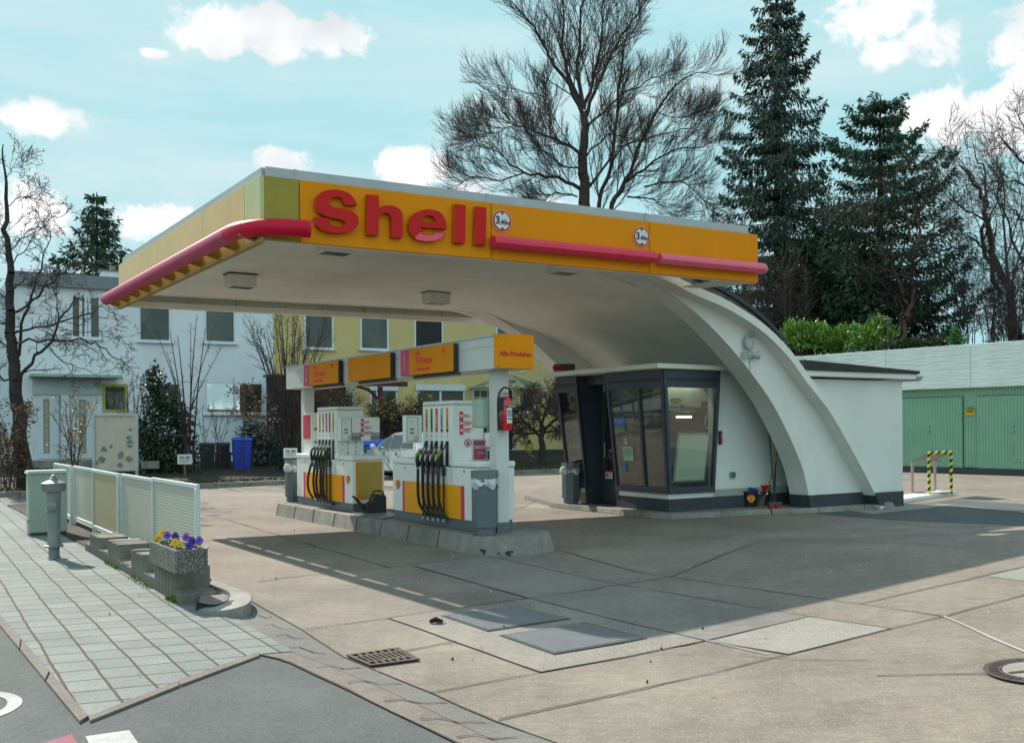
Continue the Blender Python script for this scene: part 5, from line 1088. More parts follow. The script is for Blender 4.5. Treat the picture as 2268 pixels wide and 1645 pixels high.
p=G(648,1110,ZI); bin_(p.x,p.y,ZI,ang,.80,.26,'grey litter bin at the far left end of the pump island',side=(-.12,-.12),seed=3)
p=G(1265,1114,.1); bin_(p.x,p.y,.1,ang,.80,.34,'grey litter bin with bulging white bag outside the shop door',side=(-.2,-.05),seed=4)
# watering can
p=IR.p(.22,4.12,ZI); f=Fr((p.x,p.y,ZI),B_,A_)
t=thing('watering_can','black plastic watering can with long spout on the island','watering can',p); 
mb=MB(); mb.prism(f,[(-.15,0),(.19,0),(.20,.03),(.20,.26),(.17,.30),(.02,.31),(-.02,.30),(-.05,.20),(-.16,.12)],-.09,.09); mb.build('body',BLACK,t,bevel=.02)
mb=MB(); mb.tube([f.p(-.10,0,.06),f.p(-.22,0,.14),f.p(-.33,0,.27),f.p(-.37,0,.29)],[.05,.035,.018,.016],10); mb.build('spout',BLACK,t,smooth=True)
mb=MB(); mb.tube(catmull([f.p(-.02,0,.29),f.p(0,0,.345),f.p(.06,0,.36),f.p(.15,0,.35),f.p(.19,0,.29)],4),.014,8); mb.build('handle',BLACK,t,smooth=True)
P=[G(x,y,ZI) for x,y in [(781,1136),(845,1127),(880,1142),(845,1150)]]; mb=MB(); mb.hexa([q+Vector((0,0,-.003)) for q in P]+[q+Vector((0,0,.012)) for q in P])
solo(mb,'step_plate',TP,'grey tread plate lying on the island between the two pumps','plate')
# ================================================================ left foreground: screens, cabinet, hydrant, trough, palisades
SCF=Fr(fenceP,fenceD); RIB=mat('ribbed_glass',(.36,.36,.28),.35,var=.06,vs=1.5,spec=.4)
def ribmat(name,col,op,scale=170):
    m=bpy.data.materials.new(name); m.use_nodes=True; nt=m.node_tree; N=nt.nodes; L=nt.links; b=N['Principled BSDF']; b.inputs['Base Color'].default_value=(*col,1); b.inputs['Roughness'].default_value=.28
    tr=N.new('ShaderNodeBsdfTranslucent'); tr.inputs[0].default_value=(*col,1); mx=N.new('ShaderNodeMixShader'); mx.inputs[0].default_value=op
    tp=N.new('ShaderNodeBsdfTransparent'); tp.inputs[0].default_value=(.85,.9,.85,1); m2=N.new('ShaderNodeMixShader'); m2.inputs[0].default_value=.03
    o=[n for n in N if n.type=='OUTPUT_MATERIAL'][0]; L.new(b.outputs[0],mx.inputs[1]); L.new(tr.outputs[0],mx.inputs[2]); L.new(mx.outputs[0],m2.inputs[1]); L.new(tp.outputs[0],m2.inputs[2]); L.new(m2.outputs[0],o.inputs[0])
    tc=N.new('ShaderNodeTexCoord'); w=N.new('ShaderNodeTexWave'); w.wave_type='BANDS'; w.bands_direction='Z'; w.inputs['Scale'].default_value=scale/6.28; L.new(tc.outputs['Object'],w.inputs[0])
    bp=N.new('ShaderNodeBump'); bp.inputs['Strength'].default_value=.5; bp.inputs['Distance'].default_value=.006; L.new(w.outputs[0],bp.inputs['Height']); L.new(bp.outputs[0],b.inputs['Normal'])
    r=N.new('ShaderNodeValToRGB'); r.color_ramp.elements[0].color=(*[c*.88 for c in col],1); r.color_ramp.elements[1].color=(*[min(1,c*1.04) for c in col],1); L.new(w.outputs[0],r.inputs[0]); L.new(r.outputs[0],b.inputs['Base Color']); L.new(r.outputs[0],tr.inputs[0])
    return m
ALU=mat('alu_frame',(.55,.62,.60),.4,metal=.2,var=.05)
RG=[ribmat('ribbed_pane',(.70,.72,.64),.5,60),ribmat('golden_ribbed_pane',(.66,.61,.42),.5,60)]
cuts=[IO.p(0,0,0)]; 
xs=[SCF.A(px) for px in (445,343,269,210,163,124)]
labs=['nearest ribbed glass screen panel, right behind the flower trough','second ribbed glass screen panel from the near end','third ribbed glass screen panel, golden brown tinted','fourth ribbed glass screen panel with flower reflections, golden at its foot','farthest ribbed glass screen panel, partly behind the grey cabinet']
for i in range(5):
    a0,a1=xs[i]+.02,xs[i+1]-.02; tp=1.03-(.02 if i else 0); o=.0 if i%2 else .03
    t=thing('glass_screen',labs[i],'screen panel',SCF.p((a0+a1)/2,0,.06),'ribbed glass screens by the pavement')
    mb=MB(); w=.045
    mb.box(SCF,a0,a1,o-.02,o+.02,tp-w,tp); mb.box(SCF,a0,a1,o-.02,o+.02,.12,.12+w); mb.box(SCF,a0,a0+w*1.3,o-.025,o+.025,.02,tp-w); mb.box(SCF,a1-w,a1,o-.02,o+.02,.02,tp-w)
    mb.build('frame',ALU,t,bevel=.004)
    mb=MB(); mb.box(SCF,a0+w*1.3,a1-w,o-.004,o+.004,.12+w,tp-w); mb.build('pane',RG[1] if i==2 else RG[0],t)
    mb=MB(); mb.box(SCF,a0-.005,a0+.07,o-.03,o+.03,-.02,.16 if i else .42); mb.build('post_foot',ALU if i else mat('foot_plate',(.28,.32,.32),.5),t)
# palisade stones
PAL=mat('palisade',(.30,.28,.25),.9,var=.25,vs=7,bump=.7,bs=40,stain=.35); PALT=PAL
base0=G(437,1331); d=Vector((-.530,.848,0)); heights=[.09,.10]+[.30]*3+[.24]*0+[.30]*3+[.12]*4+[.13]*0+[.30]*5+[.10]*6+[.28]*5+[.12]*5+[.25]*5+[.1]*3
grp='concrete palisade stones edging the bed'
proto={}
def stone(h):
    if h in proto: return proto[h]
    mb=MB(); r=.058; L_=.13; pts=[(L_+r*math.cos(R(x)),r*math.sin(R(x))) for x in range(-90,91,20)]+[(-L_+r*math.cos(R(x)),r*math.sin(R(x))) for x in range(90,271,20)]
    f=Fr((0,0,0),(1,0)); mb.prism(f,pts,-.05,h,axis='c'); return mb
al=math.atan2(.42,.91)
kinds={'low':'low concrete palisade stone in the stepped row beside the slabs','tall':'tall concrete palisade stone in the stepped row beside the slabs','end':'very low end palisade stone nearest the kerb nose'}
first={}
for i,h in enumerate(heights):
    r_=random.Random(i); q=base0+d*(.122*i+(0.02 if i>1 else 0)); k='tall' if h>.2 else 'low'
    key=(k,h)
    lab=kinds['end'] if i<2 else kinds[k]
    if key not in first:
        mb=stone(h); o=MB.build(mb,'palisade_stone',PAL,None,bevel=.01); o['label']=lab; o['category']='edging stone'; o['group']=grp if i>=2 else 'low end stones by the kerb nose'; first[key]=o
        o.location=(q.x,q.y,-.05)
    else:
        c=first[key].copy(); COL.objects.link(c); c.location=(q.x,q.y,-.05+r_.uniform(-.012,.012)); c['label']=lab; c['group']=grp if i>=2 else 'low end stones by the kerb nose'; o=c
    o.rotation_euler=(0,0,al+r_.uniform(-.05,.05))
# flower trough
tb=G(388.6,1272,.30); ta=Vector((-.537,.843,0)); TF=Fr((tb.x,tb.y,.30),ta,Vector((.86,.51,0)))
t=thing('flower_trough','washed aggregate concrete flower trough resting on the palisade stones','planter',TF.p(.5,.14,0))
AGG=ground_mat('washed_aggregate',(.17,.16,.14),(.08,.075,.07),.30,(.45,.42,.40),fine=300,stain=.1,sz=.25)
mb=MB(); L_,Wd,Hh=1.0,.29,.215
o_=[(0,0),(L_,0),(L_,Wd),(0,Wd)]
mb.prism(TF,[(.02,.015),(L_-.02,.015),(L_-.02,Wd-.015),(.02,Wd-.015)],0,.03,axis='c')
for b_ in ((0,L_,0,.03),(0,L_,Wd-.03,Wd),(0,.03,.03,Wd-.03),(L_-.03,L_,.03,Wd-.03)): mb.box(TF,b_[0],b_[1],b_[2],b_[3],.0,Hh)
mb.build('trough',AGG,t,bevel=.006); mb=MB(); mb.box(TF,.03,L_-.03,.03,Wd-.03,.03,.175); mb.build('soil',SOIL,t)
# pansies
PET=[mat('petal_yellow',(.85,.50,.01),.6,isl=.2),mat('petal_violet',(.22,.06,.55),.6,isl=.3),mat('petal_deep',(.06,.02,.30),.6,isl=.3)]; LEAF=mat('pansy_leaf',(.09,.20,.03),.6,isl=.4)
r=random.Random(12)
spots=[(.86,.10,.10,0,'upper left'),(.90,.06,.045,0,''),(.74,.11,.085,1,''),(.60,.15,.085,2,''),(.40,.20,.09,1,''),(.28,.07,.06,0,''),(.19,.20,.075,2,''),(.10,.24,.085,1,''),(.06,.14,.045,2,''),(.33,.12,.03,0,'')]
pl=['tall yellow pansy, leftmost in the trough','low yellow pansy at the left end of the trough','mid violet pansy beside the tall yellow one','dark violet pansy with black eye near the trough middle','violet pansy at the back right of the trough','broad yellow pansy front right in the trough','dark blue violet pansy right of the broad yellow one','pale violet pansy at the right back corner of the trough','violet pansy low at the right front corner of the trough','small yellow pansy below the broad yellow one']
for (a,b,h,c,_),lb in zip(spots,pl):
    p=TF.p(a,b,.18); t=thing('pansy',lb,'flower',p,'pansies in the trough'); mb=MB(); mb.tube([p,p+Vector((0,0,h))],.003,4)
    for k in range(34):
        an=r.random()*6.3; q=p+Vector((math.cos(an)*.05*r.random()*1.6,math.sin(an)*.05*r.random(),r.uniform(0,h*.8))); e=Vector((math.cos(an),math.sin(an),r.uniform(-.3,.6)))*.028; n_=Vector((-e.y,e.x,.0))*.5; mb.quad(q,q+e*.6+n_,q+e*1.3,q+e*.6-n_)
    mb.build('leaves',LEAF,t); fc_=p+Vector((0,0,h+.02)); vd=Vector((-fc_.x,-fc_.y,(1.6-fc_.z)*1.3)).normalized(); x_=vd.cross(Vector((0,0,1))).normalized(); y_=x_.cross(vd)*-1
    mb=MB()
    for k,(px,pz,s) in enumerate(((0,-.018,.024),(-.018,.0,.020),(.018,.0,.020),(-.012,.018,.020),(.012,.018,.020))):
        c0=fc_+x_*px+y_*-pz*-1+vd*(.002*k+r.uniform(0,.006)); ring_=[c0+x_*math.cos(R(x))*s+y_*math.sin(R(x))*s*.9+vd*.004*math.sin(R(x*3)) for x in range(0,360,40)]; mb.quad(*ring_)
    mb.build('petals',PET[c],t); mb=MB(); mb.lathe(fc_+vd*.012,[(.010,0),(.004,.003)],8,ax=vd); mb.build('eye',BLACK if c else mat('eye_orange',(.6,.15,.0),.6),t)
# weeds along the slabs
mb=MB(); r=random.Random(4); WEED=mat('weed_green',(.13,.26,.03),.6,isl=.5)
for i in range(420):
    s=r.choice([r.uniform(.0,.3),r.uniform(1.0,1.9),r.uniform(2.6,3.4)]); q=base0+d*s+Vector((-.17,-.09,0))+Vector((r.gauss(0,.018),r.gauss(0,.018),0)); an=r.random()*6.3; e=Vector((math.cos(an),math.sin(an),r.uniform(.4,1.6)))*r.uniform(.015,.04); n_=Vector((-e.y,e.x,0))*.3; mb.quad(q,q+e*.6+n_,q+e,q+e*.6-n_)
mb.build('weeds',WEED,None,kind='stuff',label='small green weeds growing between palisade stones and pavement slabs',category='weeds')
# second planter of yellow pansies behind the screen, cable cabinet, hydrant
cb=G(66,1187.7); CF=Fr((cb.x,cb.y,0),B_,A_)
t=thing('cable_cabinet','pale green grey cable distribution cabinet behind the hydrant','cabinet',CF.p(.25,.16,0)); CG=mat('cabinet_green',(.34,.42,.36),.6,var=.05,stain=.12)
mb=MB(); mb.box(CF,.01,.52,.02,.31,0,.05); mb.build('base',DGREY,t); mb=MB(); mb.box(CF,0,.53,0,.33,.05,.95); mb.build('body',CG,t,bevel=.008); mb=MB(); mb.hexa([CF.p(-.03,-.03,.952),CF.p(.56,-.03,.952),CF.p(.56,.36,.952),CF.p(-.03,.36,.952),CF.p(-.01,-.01,.995),CF.p(.54,-.01,.995),CF.p(.54,.34,.995),CF.p(-.01,.34,.995)]); mb.build('roof',mat('cabinet_roof',(.42,.48,.44),.5),t)
mb=MB(); mb.box(CF,-.008,0,.05,.29,.08,.90); dd=mb.build('door',CG,t); mb=MB()
for z in (.2,.8): mb.box(CF,-.03,-.008,.02,.045,z,z+.06)
mb.build('hinges',STEEL,dd)
hp=G(120,1235.5); t=thing('fire_hydrant','grey painted pillar fire hydrant standing on the pavement slabs','fire hydrant',hp); HG=mat('hydrant_grey',(.22,.25,.25),.5,metal=.25,var=.15,vs=7,bump=.3)
mb=MB(); mb.lathe(hp,[(.075,0),(.075,.02),(.065,.03),(.065,.14),(.115,.145),(.115,.165),(.10,.17),(.085,.20),(.072,.22),(.078,.55),(.085,.80),(.09,.83),(.13,.84),(.135,.86),(.135,.93),(.145,.935),(.145,.945),(.09,.97),(.05,.985)],24); mb.build('barrel',HG,t,smooth=True)
mb=MB(); mb.lathe(hp+Vector((0,0,.98)),[(.05,0),(.045,.03),(.03,.035),(.028,.06),(.012,.07)],12); mb.build('cap',HG,t,smooth=True)
vd=Vector((.25,-1,0)).normalized(); mb=MB(); mb.lathe(hp+Vector((0,0,.66))+vd*.05,[(.062,0),(.062,.05),(.055,.065),(.03,.07)],16,ax=vd); mb.build('outlet',HG,t,smooth=True)
mb=MB(); mb.tube([hp+Vector((0,0,.66))+vd*.13,hp+Vector((-.06,0,.60))+vd*.10,hp+Vector((-.10,0,.56))+vd*.06,hp+Vector((-.09,0,.66))],.006,5); mb.build('chain',STEEL,t)
mb=MB(); 
for k in range(24): a=2*math.pi*k/24; mb.box(Fr(hp+Vector((math.cos(a)*.136,math.sin(a)*.136,0)),(math.cos(a),math.sin(a))),-.003,.004,-.008,.008,.86,.93)
mb.build('fluting',HG,t,kind='stuff')
# ================================================================ houses
HF=Fr((-16.0,34.7,0),(.8616,.5075)); PV_=mat('window_pvc',(.62,.67,.72),.4,var=.02)
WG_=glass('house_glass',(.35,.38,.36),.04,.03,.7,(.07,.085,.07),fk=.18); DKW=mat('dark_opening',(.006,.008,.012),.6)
def win(par,x0,x1,y0,y1,fw=.07,mull=(),glassm=None,sill=True,fm=None,inn=.10,name='window',label=None,muntin=None,curtain=0):
    a0,a1=HF.A(x0),HF.A(x1); xm=(x0+x1)/2; z1=HF.hit(xm,y0)[1]; z0=HF.hit(xm,y1)[1]
    mb=MB(); mb.box(HF,a0,a1,-.02,.03,z0,z0+fw); mb.box(HF,a0,a1,-.02,.03,z1-fw,z1); mb.box(HF,a0,a0+fw,-.02,.03,z0+fw,z1-fw); mb.box(HF,a1-fw,a1,-.02,.03,z0+fw,z1-fw)
    for m in mull: c=a0+(a1-a0)*m; mb.box(HF,c-fw*.7,c+fw*.7,-.02,.03,z0+fw,z1-fw)
    if muntin:
        nx,nz=muntin
        for i in range(1,nx): c=a0+(a1-a0)*i/nx; mb.box(HF,c-.015,c+.015,-.012,.0,z0+fw,z1-fw)
        for i in range(1,nz): c=z0+(z1-z0)*i/nz; mb.box(HF,a0+fw,a1-fw,-.013,.001,c-.015,c+.015)
    k={'label':label} if label else {}
    w=mb.build(name,fm or PV_,par,**k)
    mb=MB(); mb.box(HF,a0+fw*.8,a1-fw*.8,.004,.014,z0+fw*.8,z1-fw*.8); mb.build('pane',glassm or WG_,w)
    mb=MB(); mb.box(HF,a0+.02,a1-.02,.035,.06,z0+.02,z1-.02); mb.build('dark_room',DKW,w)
    if sill: mb=MB(); mb.box(HF,a0-.08,a1+.08,-.12,-.0,z0-.05,z0-.002); mb.build('sill',fm or PV_,w)
    if curtain:
        mb=MB(); n=14
        for i in range(n): x=a0+fw+(a1-a0-2*fw)*i/n; mb.box(HF,x,x+(a1-a0)/n*.6,.016,.03,z0+fw,z0+fw+(z1-z0)*curtain)
        mb.build('curtain',mat('curtain_cloth',(.5,.53,.55),.9),w)
    return w
def facade(par,a0,a1,z0,z1,m,wins,depth=9,name='wall'):
    mb=MB(); mb.box(HF,a0,a1,.062,depth,z0,z1)
    # front skin with openings left by building strips around windows is unnecessary: frames sit in front of a recessed skin
    xs=sorted(set([a0,a1]+[x for w in wins for x in (w[0],w[1])])); zs=sorted(set([z0,z1]+[z for w in wins for z in (w[2],w[3])]))
    for i in range(len(xs)-1):
        for j in range(len(zs)-1):
            cx,cz=(xs[i]+xs[i+1])/2,(zs[j]+zs[j+1])/2
            if any(w[0]<cx<w[1] and w[2]<cz<w[3] for w in wins): continue
            if xs[i+1]-xs[i]<1e-4 or zs[j+1]-zs[j]<1e-4: continue
            P=[HF.p(xs[i],-.0,zs[j]),HF.p(xs[i+1],-.0,zs[j]),HF.p(xs[i+1],-.0,zs[j+1]),HF.p(xs[i],-.0,zs[j+1])]; mb.quad(*P)
    for w in wins:
        mb.quad(HF.p(w[0],0,w[2]),HF.p(w[0],0,w[3]),HF.p(w[0],.062,w[3]),HF.p(w[0],.062,w[2])); mb.quad(HF.p(w[1],0,w[2]),HF.p(w[1],0,w[3]),HF.p(w[1],.062,w[3]),HF.p(w[1],.062,w[2]))
        mb.quad(HF.p(w[0],0,w[2]),HF.p(w[1],0,w[2]),HF.p(w[1],.062,w[2]),HF.p(w[0],.062,w[2])); mb.quad(HF.p(w[0],0,w[3]),HF.p(w[1],0,w[3]),HF.p(w[1],.062,w[3]),HF.p(w[0],.062,w[3]))
    return mb.build(name,m,par)
def op(x0,x1,y0,y1): xm=(x0+x1)/2; return (HF.A(x0),HF.A(x1),HF.hit(xm,y1)[1],HF.hit(xm,y0)[1])
def wz(px,z): 
    # image y of height z on the facade plane
    a=HF.A(px); P=HF.p(a,0,z); u,v=P.x/P.y,(z-H)/P.y; return PY-F*v-RL*F*u
ZTW=HF.hit(190,655)[1]
ybt=lambda px:wz(px,ZTW)
HW=thing('white_house','white rendered two storey flat roofed house behind the bare street tree','house',HF.p(4,4,.3))
aS=HF.A(607); a0=HF.A(38)
WW=[(158,225,655,750),(308,380,ybt(344),757),(454,523,ybt(488),760),(455,584,846,917),(337,399,847,917),(227,283,850,913),(73,216,876,1016)]
facade(HW,a0,aS,.2,6.55,HWHITE,[op(*w) for w in WW])
w_=win(HW,*WW[0],mull=(.33,.5,.62)); win(HW,*WW[1]); win(HW,*WW[2])
BR=glass('bright_glass',(.5,.55,.5),.5,.02,.3,(.25,.25,.18))
win(HW,*WW[3],mull=(.5,),glassm=BR); win(HW,*WW[4],mull=()); win(HW,*WW[5],fm=mat('yellow_frame',(.42,.42,.08),.6),fw=.10,sill=False,label='window with old yellow painted frame')
# entrance
zd0,zd1=op(*WW[6])[2:]; aa0,aa1=HF.A(73),HF.A(216)
mb=MB(); mb.box(HF,aa0,aa1,.04,.06,zd0,zd1); mb.build('entrance_wall',HWHITE,HW)
for x0,x1 in ((82,131),(155,205)):
    mb=MB(); mb.box(HF,HF.A(x0),HF.A(x1),-.0,.038,zd0+.02,zd1-.03); d_=mb.build('door',PV_,HW)
    xs=(x0+14,x0+28) if x0==82 else (x0+20,x0+36); mb=MB(); mb.box(HF,HF.A(xs[0]),HF.A(xs[1]),-.006,-.001,zd0+.2,zd1-.12); sl_=mb.build('side_light',mat('side_light_wood',(.33,.30,.24),.6),d_)
    mb=MB(); 
    for i in range(8): z=zd0+.22+i*(zd1-zd0-.4)/8; mb.box(HF,HF.A(xs[0]+4),HF.A(xs[1]-4),-.012,-.007,z,z+.16)
    mb.build('glass_blocks',mat('glass_block',(.42,.43,.38),.3),d_)
mb=MB(); mb.box(HF,HF.A(134),HF.A(152),-.25,-.05,zd0,zd1+.02); mb.build('door_post',PV_,HW)
mb=MB(); z=zd1+.04; mb.box(HF,HF.A(72),HF.A(225),-.06,-.002,z,HF.hit(150,838)[1]); mb.build('porch_panel',mat('porch_panel',(.50,.58,.56),.6),HW)
mb=MB(); mb.box(HF,HF.A(72)-.1,HF.A(262),-.8,-.0,HF.hit(150,837)[1],HF.hit(150,831)[1]); mb.build('porch_roof',mat('porch_roof',(.33,.45,.38),.6),HW)
mb=MB(); mb.box(HF,HF.A(70),HF.A(225),-1.2,-.02,.3,zd0-.02); mb.box(HF,HF.A(80),HF.A(205),-1.7,-1.2,.3,zd0-.2); mb.build('entrance_step',KERB,HW)
mb=MB(); mb.box(HF,a0-.15,aS,-.2,9.2,6.55,7.0); mb.build('roof',mat('roof_edge_grey',(.20,.23,.25),.7,var=.1),HW)
c=HF.p(HF.A(205)+1.1,2.5,0); f=Fr((c.x,c.y,0),HF.ex); mb=MB(); mb.box(f,-.42,.42,-.3,.3,6.9,7.55); mb.build('chimney',HWHITE,HW); mb=MB(); mb.box(f,-.48,.48,-.36,.36,7.552,7.6); mb.box(f,-.1,.1,-.1,.1,7.6,7.8); mb.build('chimney_cap',KERB,HW)
HY=thing('yellow_house','long ochre yellow terraced house behind the pump gantry','house',HF.p(15,4,.3)); a1=HF.A(1330)
YW=[(675,740,ybt(707),773),(799,862,ybt(830),775),(919,983,ybt(950),777),(1100,1152,ybt(1125),792),(1197,1226,ybt(1210),793),(734,784,868,990),(820,880,854,930),(921,1029,853,935),(1047,1097,861,998),(1100,1138,861,1000),(1149,1186,856,914),(1223,1263,860,915)]
facade(HY,aS+.002,a1,.2,6.9,YELR,[op(*w) for w in YW])
for i,w in enumerate(YW):
    if i==2: win(HY,*w,glassm=DKW,label='window standing wide open with dark room inside')
    elif i==0: win(HY,*w,curtain=.45)
    elif i==6: win(HY,*w,mull=(.25,)); 
    elif i==7: win(HY,*w,mull=(.5,))
    elif i==8: win(HY,*w,muntin=(3,7),sill=False)
    elif i==9: win(HY,*w,sill=False,name='front_door',glassm=DKW)
    elif i==5: win(HY,*w,sill=False)
    else: win(HY,*w)
mb=MB(); 
for x0,x1,y in ((921,1029,858),(820,880,858)): mb.box(HF,HF.A(x0)-.02,HF.A(x1)+.02,-.10,-.025,HF.hit((x0+x1)/2,865)[1],HF.hit((x0+x1)/2,852)[1])
mb.build('shutter_box',PV_,HY)
mb=MB(); mb.box(HF,aS,a1,-.25,9.2,6.9,7.2); mb.build('roof',mat('roof_tile',(.14,.07,.05),.8,var=.2),HY)
mb=MB(); mb.box(HF,HF.A(1040),a1,-.03,-.001,.2,.62); mb.build('base_course',SLATE2,HY)
# glass porch roof
pa0,pa1=HF.A(1040),HF.A(1185); pz0=HF.hit(1110,860)[1]; pz1=HF.hit(1110,826)[1]; pm=(pa0+pa1)/2+.2
PG=glass('porch_glass',(.75,.85,.6),.15,.05,.25,(.3,.33,.15)); mb=MB()
for P in ([HF.p(pm,-.05,pz1),HF.p(pa0,-1.3,pz0),HF.p(pm,-1.5,pz0),],[HF.p(pm,-.05,pz1),HF.p(pm,-1.5,pz0),HF.p(pa1,-1.3,pz0)],[HF.p(pm,-.05,pz1),HF.p(pa0,-.05,pz0+.02),HF.p(pa0,-1.3,pz0)],[HF.p(pm,-.05,pz1),HF.p(pa1,-1.3,pz0),HF.p(pa1,-.05,pz0+.02)]): mb.quad(*P)
pr=mb.build('porch_glass',PG,HY); mb=MB(); ap=HF.p(pm,-.05,pz1)
for q in (HF.p(pa0,-1.3,pz0),HF.p(pm,-1.5,pz0),HF.p(pa1,-1.3,pz0),HF.p(pa0,-.05,pz0),HF.p(pa1,-.05,pz0)): mb.tube([ap,q],.035,6)
mb.tube([HF.p(pa0,-.05,pz0),HF.p(pa0,-1.3,pz0),HF.p(pm,-1.5,pz0),HF.p(pa1,-1.3,pz0),HF.p(pa1,-.05,pz0)],.035,6); mb.build('porch_frame',mat('porch_frame',(.40,.47,.40),.5),pr)
a=HF.A(832); z=HF.hit(770,868)[1]; t=thing('globe_lamp','round white globe wall lamp on the yellow house','wall lamp',HF.p(HF.A(767),-.1,z)); mb=MB(); q=HF.p(HF.A(767),-.28,z); mb.lathe(q+Vector((0,0,-.2)),[(.02,0),(.15,.06),(.2,.2),(.15,.34),(.02,.4)],16); mb.build('globe',mat('globe_white',(.5,.52,.45),.4),t,smooth=True); mb=MB(); mb.box(HF,HF.A(767)-.08,HF.A(767)+.08,-.2,-.0,z-.3,z-.18); mb.build('bracket',BLACK,t)
for (x,y,lb) in ((1156,817,'small pale vent grille high on the yellow wall'),):
    a,z=HF.hit(x,y); mb=MB(); mb.box(HF,a-.12,a+.12,-.04,-.001,z-.14,z+.14); solo(mb,'vent_grille',PV_,lb,'vent')
# neighbour gable at the far left
t=thing('pale_house','pale white gabled house at the far left edge behind the street tree','house',(-26,36,0.2)); f=Fr((-16.4,35.6,0),(.8616,.5075)); mb=MB(); mb.prism(f,[(-12,.2),(-.9,.2),(-.9,6.4),(-3.5,5.6),(-12,2.9)],.5,8); mb.build('wall',HWHITE,t); mb=MB(); mb.prism(f,[(-12,2.92),(-.8,6.45),(-.8,6.65),(-12,3.1)],.3,8.2); mb.build('roof',HWHITE,t)
# timber shed and pergola
WD=mat('dark_timber',(.035,.022,.018),.85,var=.3,vs=9); WDR=mat('red_timber',(.10,.03,.02),.8,var=.3,vs=6)
q=V(607,1000,36.5); f=Fr((q.x,q.y,0),(.8616,.5075)); zt_=1.6+(940-822)/F*36.5
t=thing('timber_shed','tall dark plank timber shed between the white and yellow houses','shed',f.p(.6,.5,.3)); mb=MB()
for i in range(9): mb.box(f,i*.15,i*.15+.14,-.02*(i%2),.9,.2,zt_)
mb.build('plank_wall',WD,t); mb=MB(); mb.box(f,-.1,1.5,-.1,1.0,zt_+.002,zt_+.08); mb.build('roof',DGREY,t)
q=V(672,1000,37.5); f=Fr((q.x,q.y,0),(.8616,.5075)); zt_=1.6+(943-846)/F*37.5
t=thing('red_pergola','red brown timber pergola with arched brace in front of the yellow house','pergola',f.p(1.5,.5,.3)); mb=MB(); mb.box(f,0,1.7,0,.12,.2,zt_); 
mb.build('timber_wall',WDR,t); mb=MB(); mb.box(f,-.2,4.2,-.1,.0,zt_+.01,zt_+.2); mb.build('beam',WDR,t); mb=MB(); mb.box(f,3.0,3.15,-.1,.05,.2,zt_); mb.build('post',WDR,t); mb=MB(); mb.tube(catmull([f.p(2.1,-.05,zt_),f.p(2.6,-.05,zt_-.15),f.p(2.95,-.05,zt_-.5),f.p(3.05,-.05,zt_-.9)],4),.06,6); mb.build('brace',WDR,t)
mb=MB(); mb.box(f,.3,1.0,-.01,-.0,1.2,2.2); mb.build('opening',DKW,t)
# ================================================================ garages on the right
GF=Fr((15.7,31.0,0),(-.6115,.791),(.791,.6115))   # a to the left-back, b>0 away
a_l=GF.A(1700); gr=thing('garage_block','long low garage block with white concrete parapet and green ribbed doors','garages',GF.p(2,2,0))
GGR=mat('garage_green',(.22,.44,.31),.55,var=.08,vs=1.5)
nt=GGR.node_tree; b=nt.nodes['Principled BSDF']; tcn=nt.nodes.new('ShaderNodeTexCoord'); mpn=nt.nodes.new('ShaderNodeMapping'); mpn.inputs['Rotation'].default_value=(0,0,-math.atan2(.791,-.6115)); wv=nt.nodes.new('ShaderNodeTexWave'); wv.wave_type='BANDS'; wv.bands_direction='X'; wv.inputs['Scale'].default_value=1/.10*2*math.pi/20*1.0
nt.links.new(tcn.outputs['Object'],mpn.inputs[0]); nt.links.new(mpn.outputs[0],wv.inputs[0])
r_=nt.nodes.new('ShaderNodeValToRGB'); r_.color_ramp.elements[0].position=0; r_.color_ramp.elements[0].color=(.55,.55,.55,1); r_.color_ramp.elements[1].position=.12; r_.color_ramp.elements[1].color=(1,1,1,1); nt.links.new(wv.outputs[0],r_.inputs[0])
mxn=nt.nodes.new('ShaderNodeMixRGB'); mxn.blend_type='MULTIPLY'; mxn.inputs[0].default_value=1; src=b.inputs['Base Color'].links[0].from_socket; nt.links.new(src,mxn.inputs[1]); nt.links.new(r_.outputs[0],mxn.inputs[2]); nt.links.new(mxn.outputs[0],b.inputs['Base Color'])
bpn=nt.nodes.new('ShaderNodeBump'); bpn.inputs['Strength'].default_value=.6; bpn.inputs['Distance'].default_value=.02; nt.links.new(wv.outputs[0],bpn.inputs['Height']); nt.links.new(bpn.outputs[0],b.inputs['Normal'])
GWH=mat('board_marked_concrete',(.70,.80,.75),.8,var=.05,vs=1.2,stain=.1)
nt=GWH.node_tree; b=nt.nodes['Principled BSDF']; tcn=nt.nodes.new('ShaderNodeTexCoord'); mpn=nt.nodes.new('ShaderNodeMapping'); mpn.inputs['Scale'].default_value=(.8,.8,9); nn=nt.nodes.new('ShaderNodeTexNoise'); nn.inputs['Scale'].default_value=2.2; nn.inputs['Detail'].default_value=7; nt.links.new(tcn.outputs['Object'],mpn.inputs[0]); nt.links.new(mpn.outputs[0],nn.inputs[0]); bpn=nt.nodes.new('ShaderNodeBump'); bpn.inputs['Strength'].default_value=.7; bpn.inputs['Distance'].default_value=.06; nt.links.new(nn.outputs[0],bpn.inputs['Height']); nt.links.new(bpn.outputs[0],b.inputs['Normal'])
mb=MB(); 
for i in range(-3,4): mb.box(GF,i*3.0-1.3,i*3.0+1.69,0,.3,2.78,4.17)
mb.build('parapet',GWH,gr,bevel=.01)
mb=MB(); mb.box(GF,-10,a_l,.3,7,2.9,4.0); mb.build('roof',mat('garage_roof',(.12,.12,.11),.9),gr)
mb=MB(); mb.box(GF,-10,a_l,.22,.3,.22,2.78); mb.build('front_wall',GGR,gr)
